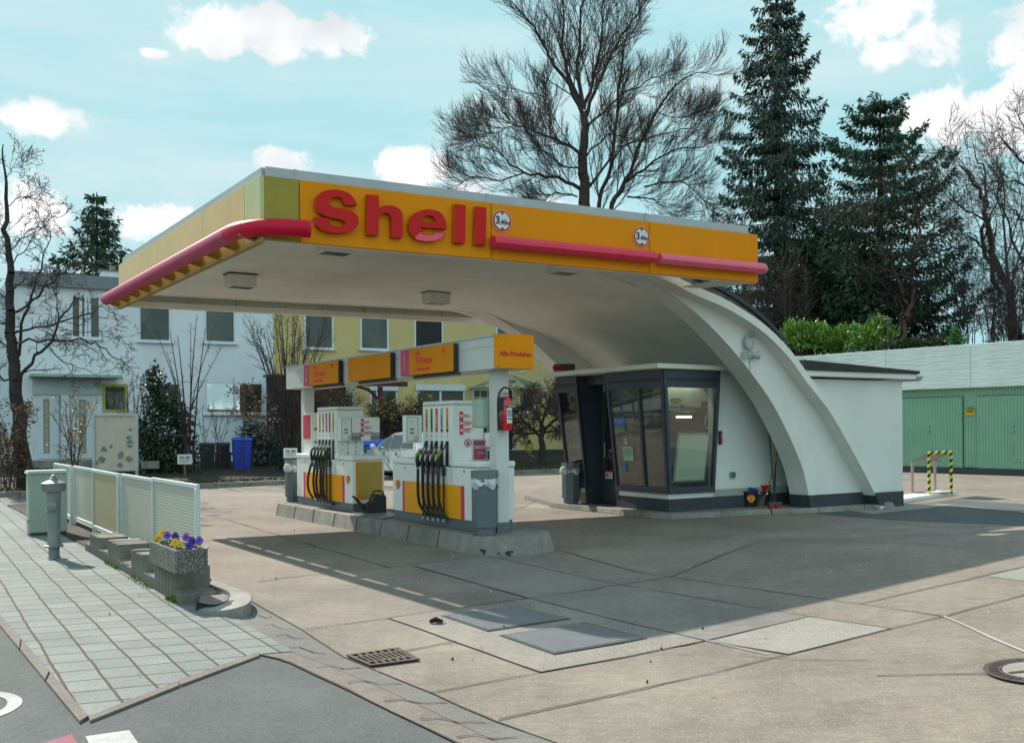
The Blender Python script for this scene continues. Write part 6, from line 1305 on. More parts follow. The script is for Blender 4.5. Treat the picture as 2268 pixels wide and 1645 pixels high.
mb=MB(); mb.box(GF,-10,a_l,.12,.32,-.02,.20); mb.build('threshold',SLATE2,gr)
dxs=[(HFx0,HFx1) for HFx0,HFx1 in ((2165,2330),(1998,2132),(1840,1975))]
for i,(x0,x1) in enumerate(dxs):
    d0,d1=GF.A(x1,.18),GF.A(x0,.18); 
    mb=MB(); mb.box(GF,d0,d1,.16,.215,.21,2.50); dd=mb.build('door',GGR,gr); 
    mb=MB(); mb.box(GF,d0-.02,d0-.003,.19,.218,.21,2.52); mb.box(GF,d1+.003,d1+.02,.19,.218,.21,2.52); mb.box(GF,d0,d1,.19,.218,2.503,2.52); mb.build('door_gap',BLACK,gr)
    hx=(2244,2058,1905)[i]; ha,hz=GF.hit(hx,954,.16); mb=MB(); mb.box(GF,ha-.05,ha+.06,.10,.158,hz-.02,hz+.01); mb.build('handle',STEEL,dd); mb=MB(); mb.lathe(GF.p(ha-.02,.158,hz+.14),[(.022,0),(.022,.01)],10,ax=-GF.ey); mb.build('lock',BLACK,dd)
    for k in (-.12,0,.12): mb=MB(); mb.lathe(GF.p((d0+d1)/2+k-.2,.158,.42),[(.02,0),(.02,.004)],8,ax=-GF.ey); mb.build('vent_hole',BLACK,dd)
ha,hz=GF.hit(2244,994,.16); t=thing('door_hook','thin dark metal pull hook hanging low on the right garage door','hook',GF.p(ha,.12,hz-.15)); mb=MB(); mb.tube(catmull([GF.p(ha,.14,hz+.15),GF.p(ha+.04,.12,hz+.05),GF.p(ha+.03,.12,hz-.08),GF.p(ha-.03,.13,hz-.13)],4),.012,6); mb.build('rod',STEEL,t)
a0_,z0_=GF.hit(2159,919.6,.19); a1_,z1_=GF.hit(2139,904,.19); t=thing('garage_sign','small yellow notice plate with four dark lines between the garage doors','sign',GF.p(a0_,.18,z0_)); mb=MB(); mb.box(GF,a0_,a1_,.185,.195,z0_,z1_); mb.build('plate',mat('sign_yellow',(.70,.45,.02),.5),t)
GL2=Fr(GF.p(0,0,0),-GF.ex,GF.ey); text('Ausfahrt\nTag und Nacht\nunbedingt\nfreihalten',.055,GL2,-(a0_+a1_)/2,.181,(z0_+z1_)/2+.06,TXK,t,align='CENTER',bold=.001)
# raised terrain behind
mb=MB(); P=[GF.p(-12,6.5,4.0),GF.p(a_l+.2,1.0,4.0),Vector((4,46,3.6)),Vector((4,120,4)),Vector((90,120,4)),Vector((90,30,4))]; mb.quad(*P); mb.quad(*[Vector((p.x,p.y,z)) for p,z in ((P[1],4.0),(P[2],3.6),(P[2],-.1),(P[1],-.1))]); mb.quad(Vector((4,46,3.6)),Vector((4,120,4)),Vector((4,120,-.1)),Vector((4,46,-.1))); struct(mb,'terrain',SOIL)
# barrier frame, white brick edge
Q=[G(2058,1096,.05),G(2107,1093,.05),G(2021,1094,.05),G(2071,1089,.05)]; t=thing('striped_barrier','low metal frame with sloping sheet top and yellow black hazard tape','barrier',Q[0]); hz_=.93
STP=mat('hazard_tape',(.65,.62,.03),.5); nt=STP.node_tree; b=nt.nodes['Principled BSDF']; tcn=nt.nodes.new('ShaderNodeTexCoord'); mpn=nt.nodes.new('ShaderNodeMapping'); mpn.inputs['Rotation'].default_value=(0,R(35),R(30)); wv=nt.nodes.new('ShaderNodeTexWave'); wv.bands_direction='Z'; wv.wave_type='BANDS'; wv.inputs['Scale'].default_value=2.6; rr=nt.nodes.new('ShaderNodeValToRGB'); rr.color_ramp.interpolation='CONSTANT'; rr.color_ramp.elements[0].color=(.01,.01,.01,1); rr.color_ramp.elements[1].position=.5; rr.color_ramp.elements[1].color=(.6,.62,.03,1); nt.links.new(tcn.outputs['Object'],mpn.inputs[0]); nt.links.new(mpn.outputs[0],wv.inputs[0]); nt.links.new(wv.outputs[0],rr.inputs[0]); nt.links.new(rr.outputs[0],b.inputs['Base Color'])
RG_=mat('pinkish_post',(.42,.33,.30),.6)
up=lambda p,h:p+Vector((0,0,h))
for p,h,m in ((Q[0],hz_,STP),(Q[1],hz_,STP),(Q[2],.72,RG_),(Q[3],.72,RG_)): mb=MB(); mb.tube([p,up(p,h)],.035,8); mb.build('leg',m,t)
mb=MB(); mb.tube([up(Q[0],hz_),up(Q[1],hz_)],.036,8); mb.build('top_rail',STP,t); mb=MB(); mb.hexa([up(Q[0],hz_-.02),up(Q[1],hz_-.02),up(Q[3],.72),up(Q[2],.72),up(Q[0],hz_+.0),up(Q[1],hz_+.0),up(Q[3],.745),up(Q[2],.745)]); mb.build('sheet_top',mat('sheet_grey',(.22,.22,.20),.5,metal=.3),t); mb=MB()
for p,q in ((Q[0],Q[2]),(Q[1],Q[3]),(Q[2],Q[3]),(Q[0],Q[1])): mb.tube([up(p,.03),up(q,.03)],.025,6)
mb.build('base_rail',RG_,t)
p0,p1=G(1999,1113),G(2118,1094); f=Fr(p0,p1-p0); L_=(p1-p0).length; mb=MB()
for i in range(22): mb.box(f,i*L_/22,(i+.88)*L_/22,0,.5,-.01,.075)
solo(mb,'white_brick_edge',WHITE,'row of white painted bricks edging the paving at the right building corner','brick edging',bevel=.006)
# ================================================================ car, bins, signs in the rear
CP=mat('car_white',(.62,.64,.66),.18,var=.02,coat=.8); CGL=glass('car_glass',(.25,.32,.28),.25,.02,.6,(.03,.05,.045))
q=V(931,1000,29.6); CR=Fr((q.x,q.y,0),A_,-B_)   # a forward, b outward (visible side)
car=thing('parked_car','white hatchback car parked between the pumps and the gardens','car',CR.p(2,-.85,0))
prof_=[(.02,.38),(.0,.62),(.04,.86),(.10,.95),(.30,1.02),(.55,1.30),(.85,1.44),(1.4,1.50),(2.1,1.47),(2.6,1.30),(3.05,1.02),(3.3,.98),(3.8,.90),(4.05,.74),(4.12,.50),(4.08,.30),(3.75,.27),(3.70,.42),(3.5,.60),(3.2,.60),(3.0,.42),(2.96,.27),(1.02,.27),(.98,.42),(.8,.60),(.5,.60),(.3,.42),(.26,.30)]
mb=MB(); n=len(prof_); rows=[]
for b,ins in ((0.0,.035),(-.08,0),(-.35,0),(-1.4,0),(-1.67,0),(-1.75,.035)):
    rows.append([CR.p(a,(b if z<.95 else b*(1-.0)+(-.0)-(.16*(z-.95)/.5 if b>-.5 else -.16*(z-.95)/.5)),z-(ins if z>.95 else 0)) for a,z in prof_])
mb.add([p for r in rows for p in r],[(i*n+k,i*n+(k+1)%n,(i+1)*n+(k+1)%n,(i+1)*n+k) for i in range(5) for k in range(n)]+[tuple(range(n-1,-1,-1)),tuple(range(5*n,6*n))])
body=mb.build('body',CP,car,smooth=True)
bb=lambda z:-.16*(z-.95)/.5+.006
def sidewin(pts,nm='side_window'): mb=MB(); mb.quad(*[CR.p(a,bb(z) if z>.95 else .006,z) for a,z in pts]); return mb.build(nm,CGL,car)
sidewin([(.55,1.02),(1.28,1.0),(1.28,1.40),(.92,1.38),(.72,1.28)]); sidewin([(1.36,1.0),(2.10,.98),(2.06,1.40),(1.36,1.41)]); sidewin([(2.18,.98),(2.95,.98),(2.60,1.22),(2.30,1.36),(2.14,1.39)])
mb=MB(); 
for a in (1.32,2.14): mb.box(CR,a-.006,a+.006,.0,.004,.42,.97)
mb.build('door_gap',BLACK,car)
for a in (1.5,2.35): mb=MB(); mb.box(CR,a,a+.16,.0,.03,.82,.85); mb.box(CR,a+.03,a+.13,.0,.008,.78,.88); mb.build('door_handle',STEEL,car)
for a in (.65,3.35):
    mb=MB(); mb.lathe(CR.p(a,.0,.31),[(.31,-.18),(.31,-.02),(.28,.0)],24,ax=-B_); w=mb.build('wheel',BLACK,car); mb=MB(); mb.lathe(CR.p(a,.002,.31),[(.21,-.01),(.20,.005),(.05,.012),(.02,.02)],20,ax=-B_); mb.build('rim',STEEL,w)
mb=MB(); mb.lathe(CR.p(2.92,.16,1.03),[(.02,-.10),(.085,-.06),(.10,0),(.06,.06)],12,ax=A_); mb.tube([CR.p(2.92,-.02,.99),CR.p(2.92,.12,1.02)],.03,6); mb.build('mirror',CP,car,smooth=True)
mb=MB(); mb.box(CR,-.01,.13,-.16,.006,.74,1.0); mb.build('tail_light',mat('tail_pink',(.8,.02,.22),.3,coat=.5),car)
mb=MB(); mb.box(CR,.35,3.0,-1.7,.004,.24,.30); mb.build('sill',DGREY,car)
def wbin(px,py,Y,w,h,m,label):
    p=V(px,py,Y); p.z=.2; f=Fr(p,(.95,.31)); t=thing('wheelie_bin',label,'wheelie bin',p,'wheelie bins in the garden'); s=w/2
    mb=MB(); mb.hexa([f.p(-s*.8,-s*.8,.0),f.p(s*.8,-s*.8,.0),f.p(s*.8,s*.9,.0),f.p(-s*.8,s*.9,.0),f.p(-s,-s,h*.9),f.p(s,-s,h*.9),f.p(s,s,h*.9),f.p(-s,s,h*.9)]); mb.build('body',m,t,bevel=.03)
    mb=MB(); mb.hexa([f.p(-s*1.08,-s*1.1,h*.905),f.p(s*1.08,-s*1.1,h*.905),f.p(s*1.08,s*1.2,h*.905),f.p(-s*1.08,s*1.2,h*.905),f.p(-s*.95,-s*.9,h),f.p(s*.95,-s*.9,h),f.p(s*.95,s*1.1,h),f.p(-s*.95,s*1.1,h)]); mb.build('lid',m,t,bevel=.02)
    mb=MB(); mb.tube([f.p(-s,s*1.2,h*.93),f.p(s,s*1.2,h*.93)],.02,6); mb.build('handle_bar',m,t)
    for q in (-s*.8,s*.8): mb=MB(); mb.lathe(f.p(q-.03,s*.8,.09),[(.1,0),(.1,.06)],12,ax=f.ex); mb.build('wheel',BLACK,t)
BB=mat('bin_blue',(.02,.08,.62),.4); BD=mat('bin_dark',(.035,.04,.038),.6)
wbin(459,1044,33,.48,.98,BD,'left one of two dark wheelie bins by the white house'); wbin(494,1044,33.5,.44,.98,BD,'dark wheelie bin standing next to the blue one'); wbin(536,1044,33,.62,1.15,BB,'blue wheelie bin below the white house window')
q=V(826,1005,34); q.z=.3; f=Fr(q,HF.ex); t=thing('blue_container','wide blue waste container behind the farther pump','container',q,'blue containers by the hedge'); mb=MB(); mb.box(f,-.6,.5,-.4,.4,0,.75); mb.build('body',BB,t,bevel=.04); mb=MB(); mb.hexa([f.p(-.65,-.45,.755),f.p(.55,-.45,.755),f.p(.55,.45,.755),f.p(-.65,.45,.755),f.p(-.6,-.2,.95),f.p(.5,-.2,.95),f.p(.5,.3,.95),f.p(-.6,.3,.95)]); mb.build('lid',BB,t)
def gsign(px0,px1,y0,y1,Y,label):
    a,b=V(px0,y1,Y),V(px1,y1,Y); z1=V(px0,y0,Y).z; z0=a.z; f=Fr((a.x,a.y,0),(1,.12)); w=(b.x-a.x); t=thing('garden_sign',label,'sign',(a.x+w/2,a.y,.2),'white notice boards in the garden strip')
    mb=MB(); mb.box(f,0,w,-.01,.01,z0,z1); mb.build('board',TXW,t); mb=MB(); mb.box(f,w/2-.03,w/2+.03,.012,.05,.1,z1-.05); mb.build('post',mat('sign_post',(.16,.15,.08),.8),t)
    mb=MB(); 
    for x,s in ((.22,1),(.36,.8),(.62,1.3),(.78,.9)): mb.prism(f,[(w*x-.03*s,z1-.10),(w*x+.0,z1-.06),(w*x+.05*s,z1-.08),(w*x+.03*s,z1-.11)],-.013,-.0105)
    mb.build('pictogram',TXK,t)
    text('Schwengelstatt',.052,f,w/2,-.0115,(z0+z1)/2-.0,TXK,t,align='CENTER'); text('Durchgang verboten\nEltern haften',.032,f,w/2,-.0115,z0+.075,GPL,t,align='CENTER')
gsign(393,424,1006,1028,29.5,'white garden notice board on a post left of the wheelie bins'); gsign(628,658,992,1014,29.5,'white garden notice board just above the island litter bin')
a,b=V(206,1043,22),V(303,1043,22); f=Fr((a.x,a.y,0),(1,.1)); w=b.x-a.x; z0=a.z; z1=V(206,916,22).z; t=thing('notice_case','weathered standing advertising board with peeling beige poster','advertising board',(a.x+w/2,a.y,.0)); 
mb=MB(); k=.05; mb.box(f,0,w,-.04,.04,z0,z0+k); mb.box(f,0,w,-.04,.04,z1-k,z1); mb.box(f,0,k,-.04,.04,z0+k,z1-k); mb.box(f,w-k,w,-.04,.04,z0+k,z1-k); mb.build('frame',mat('case_frame',(.42,.50,.52),.5),t)
mb=MB(); mb.box(f,k,w-k,-.01,.02,z0+k,z1-k); mb.build('sheet',mat('beige_poster',(.50,.47,.38),.8,var=.06,vs=5),t)
def peel(cx,cz,sx,sz,seed,n=26):
    r=random.Random(seed); pts=[]
    for i in range(n): an=2*math.pi*i/n; k_=r.uniform(.55,1.1); pts.append((w*cx+sx*k_*math.cos(an),z0+(z1-z0)*cz+sz*k_*math.sin(an)))
    return pts
mb=MB(); 
for j,(cx,cz,sx,sz) in enumerate(((.84,.72,.07,.035),(.80,.58,.10,.05),(.82,.50,.11,.055),(.83,.43,.10,.045),(.25,.38,.12,.07),(.40,.42,.06,.05),(.20,.20,.12,.09),(.62,.28,.12,.10),(.80,.20,.14,.08),(.60,.10,.10,.06),(.30,.88,.03,.02),(.62,.93,.02,.03),(.10,.14,.05,.06))): mb.prism(f,peel(cx,cz,sx*.72,sz,j),-.0125-.0003*j,-.0105)
mb.build('peeled_areas',mat('peel_grey',(.22,.23,.24),.8,var=.2,vs=12),t,kind='stuff'); 
for x in (.02,w-.06): mb=MB(); mb.box(f,x,x+.05,.0,.05,0,z0); mb.build('post',MT['case_frame'],t)
t=thing('garden_railing','low dark tube railing in front of the wheelie bins','railing',V(500,1030,33.8)); mb=MB(); 
for y in (1003,1023): mb.tube([V(428,y,33.6),V(600,y-1,34.6)],.025,6)
mb.build('rail',DGREY,t); 
for x in (430,478,510,560,598): p=V(x,1020,33.6+(x-430)/170); mb=MB(); mb.tube([Vector((p.x,p.y,.1)),Vector((p.x,p.y,V(x,1002,p.y).z))],.03,6); mb.build('post',DGREY,t)
p=V(333,1030,30); f=Fr(p,(1,.3)); mb=MB(); mb.box(f,-.25,.25,-.15,.2,-.1,.12); solo(mb,'stone_block',KERB,'grey stone block lying in the garden bed beside the ivy bush','stone block',bevel=.01)
p=G(462,1063,.13); f=Fr(p+Vector((0,.4,0)),(1,.2)); mb=MB(); mb.hexa([f.p(-.14,-.1,0),f.p(.16,-.1,0),f.p(.16,.08,0),f.p(-.12,.08,0),f.p(-.17,-.12,.1),f.p(.14,-.1,.13),f.p(.17,.1,.12),f.p(-.1,.08,.1)]); solo(mb,'paper_bag',TXW,'crumpled white paper bag lying behind the garden kerb','paper bag')
p=V(1172,990,42); t=thing('hose_reel','coiled yellow garden hose hanging by the yellow house wall','hose',p-Vector((0,0,.4))); mb=MB(); HY_=mat('hose_yellow',(.45,.36,.02),.5)
for k in range(5): mb.tube([p+Vector((math.cos(R(a))*(.08+.022*k),.02*k,math.sin(R(a))*(.13+.025*k))) for a in range(0,361,30)],.02,5)
mb.tube([p+Vector((0,0,-.3)),p+Vector((.3,-.2,-.45)),p+Vector((.9,-.3,-.42))],.015,5); mb.build('hose',HY_,t); mb=MB(); mb.box(Fr(p,(1,0)),-.07,.07,-.05,.1,.15,.3); mb.build('bracket',BLACK,t)
# ================================================================ vegetation
class Segs:
    def __init__(s): s.a=[];s.b=[];s.ra=[];s.rb=[]
    def path(s,P,r0,r1):
        n=len(P)-1
        for i in range(n):
            s.a.append(P[i]); s.b.append(P[i+1]); s.ra.append(r0+(r1-r0)*i/n); s.rb.append(r0+(r1-r0)*(i+1)/n)
    def mesh(s,name,m,parent,k=3,**tags):
        if not s.a: return None
        A=np.array([tuple(v) for v in s.a]); B=np.array([tuple(v) for v in s.b]); ra=np.array(s.ra); rb=np.array(s.rb); n=len(A)
        D=B-A; L_=np.linalg.norm(D,axis=1,keepdims=True)+1e-9; D/=L_; up=np.where(np.abs(D[:,2:3])<.9,np.array([[0,0,1.]]),np.array([[1.,0,0]])); X=np.cross(D,up); X/=np.linalg.norm(X,axis=1,keepdims=True); Y=np.cross(D,X)
        vs=np.zeros((n,2,k,3))
        for j in range(k):
            t=2*math.pi*j/k; e=X*math.cos(t)+Y*math.sin(t); vs[:,0,j]=A-D*L_*.03+e*ra[:,None]; vs[:,1,j]=B+e*rb[:,None]
        off=WL.get(parent.name) if parent else None
        o=np.array(tuple(off)) if off is not None else np.array([A[:,0].mean(),A[:,1].mean(),A[:,2].min()])
        vs=(vs.reshape(-1,3)-o); base=np.arange(n)[:,None]*2*k; F_=[]
        for j in range(k): j2=(j+1)%k; F_.append(np.concatenate([base+j,base+j2,base+k+j2,base+k+j],axis=1))
        fa=np.stack(F_,axis=1).reshape(-1); nf=n*k
        me=bpy.data.meshes.new(name); me.vertices.add(len(vs)); me.vertices.foreach_set('co',vs.reshape(-1)); me.loops.add(nf*4); me.loops.foreach_set('vertex_index',fa.astype(np.int32)); me.polygons.add(nf); me.polygons.foreach_set('loop_start',np.arange(0,nf*4,4,dtype=np.int32)); me.polygons.foreach_set('use_smooth',np.ones(nf,dtype=bool)); me.update(calc_edges=True); me.materials.append(m)
        ob=bpy.data.objects.new(name,me); COL.objects.link(ob)
        if parent: ob.parent=parent
        else: ob.location=tuple(o)
        for kk,v in tags.items(): ob[kk]=v
        WL[ob.name]=Vector(tuple(o)); return ob
def leaves(name,P,Dr,size,m,parent,asp=.4,rng=None,**tags):
    # diamond leaves: centres P (n,3), direction Dr (n,3), size (n,)
    n=len(P); rng=rng or np.random.default_rng(1)
    Dr=Dr/(np.linalg.norm(Dr,axis=1,keepdims=True)+1e-9); rv=rng.normal(size=(n,3)); S=np.cross(Dr,rv); S/=np.linalg.norm(S,axis=1,keepdims=True)+1e-9; size=np.asarray(size).reshape(-1,1)*np.ones((n,1))
    v=np.stack([P,P+Dr*size*.45+S*size*asp*.5,P+Dr*size,P+Dr*size*.45-S*size*asp*.5],axis=1)
    off=WL.get(parent.name) if parent else None; o=np.array(tuple(off)) if off is not None else np.array([P[:,0].mean(),P[:,1].mean(),P[:,2].min()])
    v=(v.reshape(-1,3)-o); me=bpy.data.meshes.new(name); me.vertices.add(len(v)); me.vertices.foreach_set('co',v.reshape(-1)); me.loops.add(n*4); me.loops.foreach_set('vertex_index',np.arange(n*4,dtype=np.int32)); me.polygons.add(n); me.polygons.foreach_set('loop_start',np.arange(0,n*4,4,dtype=np.int32)); me.update(calc_edges=True); me.materials.append(m)
    ob=bpy.data.objects.new(name,me); COL.objects.link(ob)
    if parent: ob.parent=parent
    else: ob.location=tuple(o)
    WL[ob.name]=Vector(tuple(o))
    for kk,x in tags.items(): ob[kk]=x
    return ob
def wob(r,P,amt,n=3):
    out=[P[0]]
    for a,b in zip(P[:-1],P[1:]):
        for i in range(1,n+1):
            q=a.lerp(b,i/n); 
            if i<n: q=q+Vector((r.gauss(0,amt),r.gauss(0,amt),r.gauss(0,amt)))
            out.append(q)
    return out
def shoot(r,p,d,L_,n,curve,up):
    P=[p]; d=d.normalized(); c=Vector((r.gauss(0,1),r.gauss(0,1),r.gauss(0,1)))*curve
    for i in range(n):
        d=(d+c/n+Vector((0,0,up/n))+Vector((r.gauss(0,1),r.gauss(0,1),r.gauss(0,1)))*curve*.35).normalized(); P.append(p+d*0+ (P[-1]-p) + d*L_/n)
    return P
def ramify(r,big,small,P,r0,r1,lev,prm):
    # prm[lev]=(count,length,ang,up,curve,minr)
    (big if r0>prm['thick'] else small).path(P,r0,r1)
    if lev>=len(prm['lv']): return
    cnt,ln,ang,up,cu,st=prm['lv'][lev]; m=len(P)-1
    cnt=max(1,int(cnt*r.uniform(.8,1.2)))
    for i in range(cnt):
        t=st+(1-st)*(i+r.random())/cnt; f=t*m; j=min(m-1,int(f)); q=P[j].lerp(P[j+1],f-j); tg=(P[j+1]-P[j]).normalized()
        ax=tg.orthogonal().normalized(); ax=Matrix.Rotation(r.random()*6.283,3,tg)@ax; a=R(ang*r.uniform(.6,1.25)); d=tg*math.cos(a)+ax*math.sin(a); d.y*=prm.get('flat',1)
        l=ln*r.uniform(.55,1.2)*(1.15-.55*t); rr=(r0+(r1-r0)*t)*prm.get('rk',.55); rr=max(min(rr,prm.get('rmax',9)),prm['rmin'])
        ramify(r,big,small,shoot(r,q,d,l,3 if lev else 4,cu,up),rr,max(prm['rmin']*.7,rr*.35),lev+1,prm)
def bare_tree(name,label,base,limbs,Y,prm,seed,mb_=BARK,mt_=TWIG,group=None,cat='tree',tr=None,buds=None):
    r=random.Random(seed); t=thing(name,label,cat,base,group); big=Segs(); small=Segs()
    for k,(pts,r0,r1,dy) in enumerate(limbs):
        n=len(pts); P=[]
        for i,(x,y) in enumerate(pts): P.append(V(x,y,Y+(dy*(i/(n-1))**1.1 if n>1 else 0)))
        P=[q for q in catmull(P,3)]; P=[q+Vector((r.gauss(0,1),r.gauss(0,1),r.gauss(0,1)))*prm.get('wob',.04)*(1 if 0<i<len(P)-1 else 0) for i,q in enumerate(P)]
        if k==0 and prm.get('trunk_only',True): big.path(P,r0,r1)
        else: ramify(r,big,small,P,r0,r1,0,prm)
    big.mesh('trunk',mb_,t,6); small.mesh('crown',mt_,t,3)
    if buds:
        m,sz,frac,mat_=buds; B=np.array([tuple(v) for v in small.b]); rg=np.random.default_rng(seed); idx=rg.choice(len(B),int(len(B)*frac)); P=B[idx]+rg.normal(size=(len(idx),3))*.02; leaves('buds',P,rg.normal(size=(len(idx),3)),rg.uniform(.6,1.4,len(idx))*sz,mat_,t,.6,rg,kind='stuff')
    print(name,len(big.a),len(small.a)); return t
# big beech behind the station
z2=lambda p:(960.2+.3113*p[0],.3113*p[1])
L=lambda pts,r0,r1,dy=0:([z2(p) for p in pts],r0*(1 if r0>.3 else .8),r1,dy)
Yb=55
beech=[L([(1090,2300),(1080,1700),(1075,1450),(1068,1300),(1060,1100),(1072,900),(1060,780)],.42,.20),
 L([(1055,800),(960,600),(830,420),(740,240),(640,100),(540,0)],.16,.02,-2),L([(1050,760),(950,500),(920,300),(930,100),(900,-80)],.17,.02,1),L([(1060,760),(1030,500),(1040,250),(1060,0),(1070,-120)],.17,.02,-1),
 L([(1068,770),(1130,600),(1180,380),(1200,150),(1230,-80)],.16,.02,2),L([(1085,830),(1150,650),(1260,400),(1350,250),(1450,100),(1540,-20)],.15,.02,-2),L([(1095,900),(1250,750),(1400,640),(1560,560),(1700,500)],.10,.012,2),
 L([(1175,1700),(1180,1450),(1270,1150),(1310,850),(1330,550),(1360,300),(1420,80)],.19,.02,2),L([(1240,1700),(1270,1450),(1345,1330),(1420,1150),(1540,880),(1680,660),(1820,540),(1980,500)],.20,.015,-1),
 L([(1050,1350),(950,1290),(850,1260),(690,1240),(560,1180),(420,1060),(280,1010)],.14,.012,-2),L([(1040,1090),(960,1040),(830,975),(680,920),(540,890),(400,800)],.13,.012,2),L([(830,975),(810,820),(780,700),(600,640),(400,600)],.07,.01,1),
 L([(1090,1110),(1230,970),(1330,965),(1450,1000)],.07,.01,3),L([(1100,1340),(1250,1150),(1420,1020),(1700,940),(1900,900)],.10,.01,-3),L([(1350,1310),(1500,1200),(1700,1080),(1900,1040),(2020,1000)],.11,.01,2),
 L([(1380,1400),(1560,1420),(1700,1520)],.07,.01,-1),L([(1020,1400),(860,1370),(760,1440)],.07,.01,1),L([(1050,1200),(930,1180),(760,1060),(680,950)],.07,.01,-3),L([(640,1230),(480,1280),(300,1260),(170,1290)],.06,.01,0),L([(1500,1330),(1700,1290),(1860,1350),(1950,1480)],.07,.01,1),L([(560,900),(400,960),(230,960)],.05,.008,2),L([(1600,800),(1750,850),(1880,800)],.05,.008,2)]
PB={'thick':.045,'rmin':.0078,'rk':.42,'rmax':.045,'flat':.8,'wob':.05,'lv':[(24,2.5,34,.50,.14,.10),(9,1.35,30,.5,.18,.1),(6,.70,26,.5,.22,.08)]}
bare_tree('beech_tree','huge bare beech tree rising behind the middle of the canopy',V(1290,900,Yb)+Vector((0,0,0)),beech,Yb,PB,7,BARK,TWIG)
# left street tree with buds
Yl=25.5
zt4=lambda p:(.3306*p[0],544.1+.3306*p[1])
T=lambda pts,r0,r1,dy=0:([zt4(p) for p in pts],r0*(1 if r0>.2 else .62),r1*.8,dy)
lt=[T([(160,1640),(150,1450),(140,1250),(125,1050),(95,850),(85,650),(75,450),(70,250),(65,100),(50,-100),(45,-300),(35,-500),(22,-680)],.205,.015),
 T([(125,1000),(150,860),(250,740),(350,640),(400,500),(480,380),(495,330)],.085,.012,-1),T([(95,760),(130,580),(190,400),(260,200),(290,50),(340,-100)],.07,.012,1),T([(85,590),(250,550),(450,500),(620,430),(720,390)],.055,.008,-.6),
 T([(85,450),(220,370),(330,250),(420,180),(520,60),(600,-60)],.06,.008,1),T([(80,660),(200,640),(400,630),(600,640),(700,690),(780,750),(870,820),(890,930)],.05,.007,-1),T([(290,660),(400,750),(480,800),(600,830),(700,900)],.035,.006,.5),
 T([(400,570),(560,575),(720,590),(900,605)],.028,.005,0),T([(75,330),(150,230),(250,210),(400,180),(560,210)],.035,.006,-1),T([(70,260),(100,120),(180,0),(240,-110),(270,-170)],.04,.006,0),T([(60,50),(140,-40),(250,-100),(350,-170),(450,-220)],.035,.006,1),
 T([(45,-260),(120,-330),(200,-330),(260,-380)],.025,.005,0),T([(40,-450),(90,-520),(150,-540)],.02,.005,0),T([(60,-60),(0,-140),(-80,-180)],.03,.005,0),T([(80,560),(0,520),(-120,500)],.06,.01,0),T([(90,700),(0,650),(-100,640)],.05,.01,0),T([(75,380),(0,330),(-150,260)],.05,.01,1),T([(60,120),(10,30),(-60,-50)],.04,.008,1),
 T([(380,560),(385,420),(370,280),(330,160)],.03,.006,.5),T([(250,540),(340,600),(420,640)],.02,.005,0),T([(100,900),(0,880),(-100,820)],.05,.01,0)]
PL={'thick':.03,'rmin':.0065,'rk':.5,'flat':1,'wob':.03,'lv':[(9,.75,50,.15,.45,.15),(5,.36,50,.15,.5,.15),(4,.16,50,.1,.5,.2)]}
BUD=mat('bud_brown',(.16,.10,.05),.8,isl=.4)
bare_tree('street_tree','bare street tree with knotty dark trunk and seed buds at the left edge',G(50,1084,.12),lt,Yl,PL,3,BARKD,BARKD,buds=(0,.035,.16,BUD))
# right-hand bare trees behind the garages
z9=lambda p:(1856.4+.3503*p[0],224+.3503*p[1])
Q_=lambda pts,r0,r1,dy=0:([z9(p) for p in pts],r0*.75,r1*.8,dy)
PR={'thick':.05,'rmin':.009,'rk':.5,'flat':.9,'wob':.08,'lv':[(11,2.2,45,.2,.4,.12),(7,1.0,42,.3,.4,.1),(4,.5,38,.3,.4,.15)]}
bare_tree('bare_tree','bare double trunked tree right of the spruces behind the garages',V(2240,760,46),[Q_([(1180,1620),(1110,1400),(1080,1180),(980,980),(935,750),(910,600),(850,480),(760,400)],.30,.04),Q_([(1020,1250),(950,1050),(910,900),(920,700),(925,520),(900,380),(850,260)],.16,.02,1),
 Q_([(960,940),(870,900),(760,850),(640,850)],.08,.012,-1),Q_([(935,760),(820,700),(700,560),(650,420)],.07,.012,1),Q_([(860,490),(780,380),(700,300)],.05,.01,0),Q_([(930,800),(1000,640),(1020,480),(990,330)],.07,.01,0),Q_([(1080,1180),(1150,1000),(1170,820),(1150,640)],.09,.015,1),Q_([(720,1380),(850,1320),(980,1290),(1060,1310)],.06,.03,0)],46,PR,21,group='bare trees behind the garages')
bare_tree('bare_tree','bare tree with thick bent boughs cut by the right frame edge',V(2300,760,43),[Q_([(1280,1620),(1260,1300),(1200,1050),(1200,800),(1250,600),(1220,400)],.30,.08),Q_([(1230,1150),(1130,900),(1050,700),(1000,600)],.10,.015,1),Q_([(1240,800),(1120,700),(1010,640)],.08,.012,0),Q_([(1240,600),(1100,520),(930,525)],.08,.012,-1),Q_([(1230,420),(1120,350),(1060,240),(990,240)],.09,.012,0),Q_([(1230,400),(1180,200),(1120,60)],.07,.012,1),Q_([(1260,560),(1330,300),(1300,50)],.09,.015,0),Q_([(1210,900),(1120,1100),(1050,1050)],.05,.01,0)],43,PR,22,group='bare trees behind the garages')
bare_tree('bare_tree','thin bare tree farther back between the two bent ones',V(2200,740,60),[Q_([(1090,1620),(1080,1300),(1060,900),(1040,500)],.2,.04),Q_([(1070,1200),(960,1000),(860,700),(800,500)],.08,.01),Q_([(1060,1000),(1150,700),(1180,500)],.08,.01),Q_([(1050,800),(980,500),(950,300)],.06,.01),Q_([(1060,1100),(1200,1000),(1300,900)],.06,.01),Q_([(1080,1300),(900,1200),(780,1180)],.06,.01)],60,PR,23,group='bare trees behind the garages')
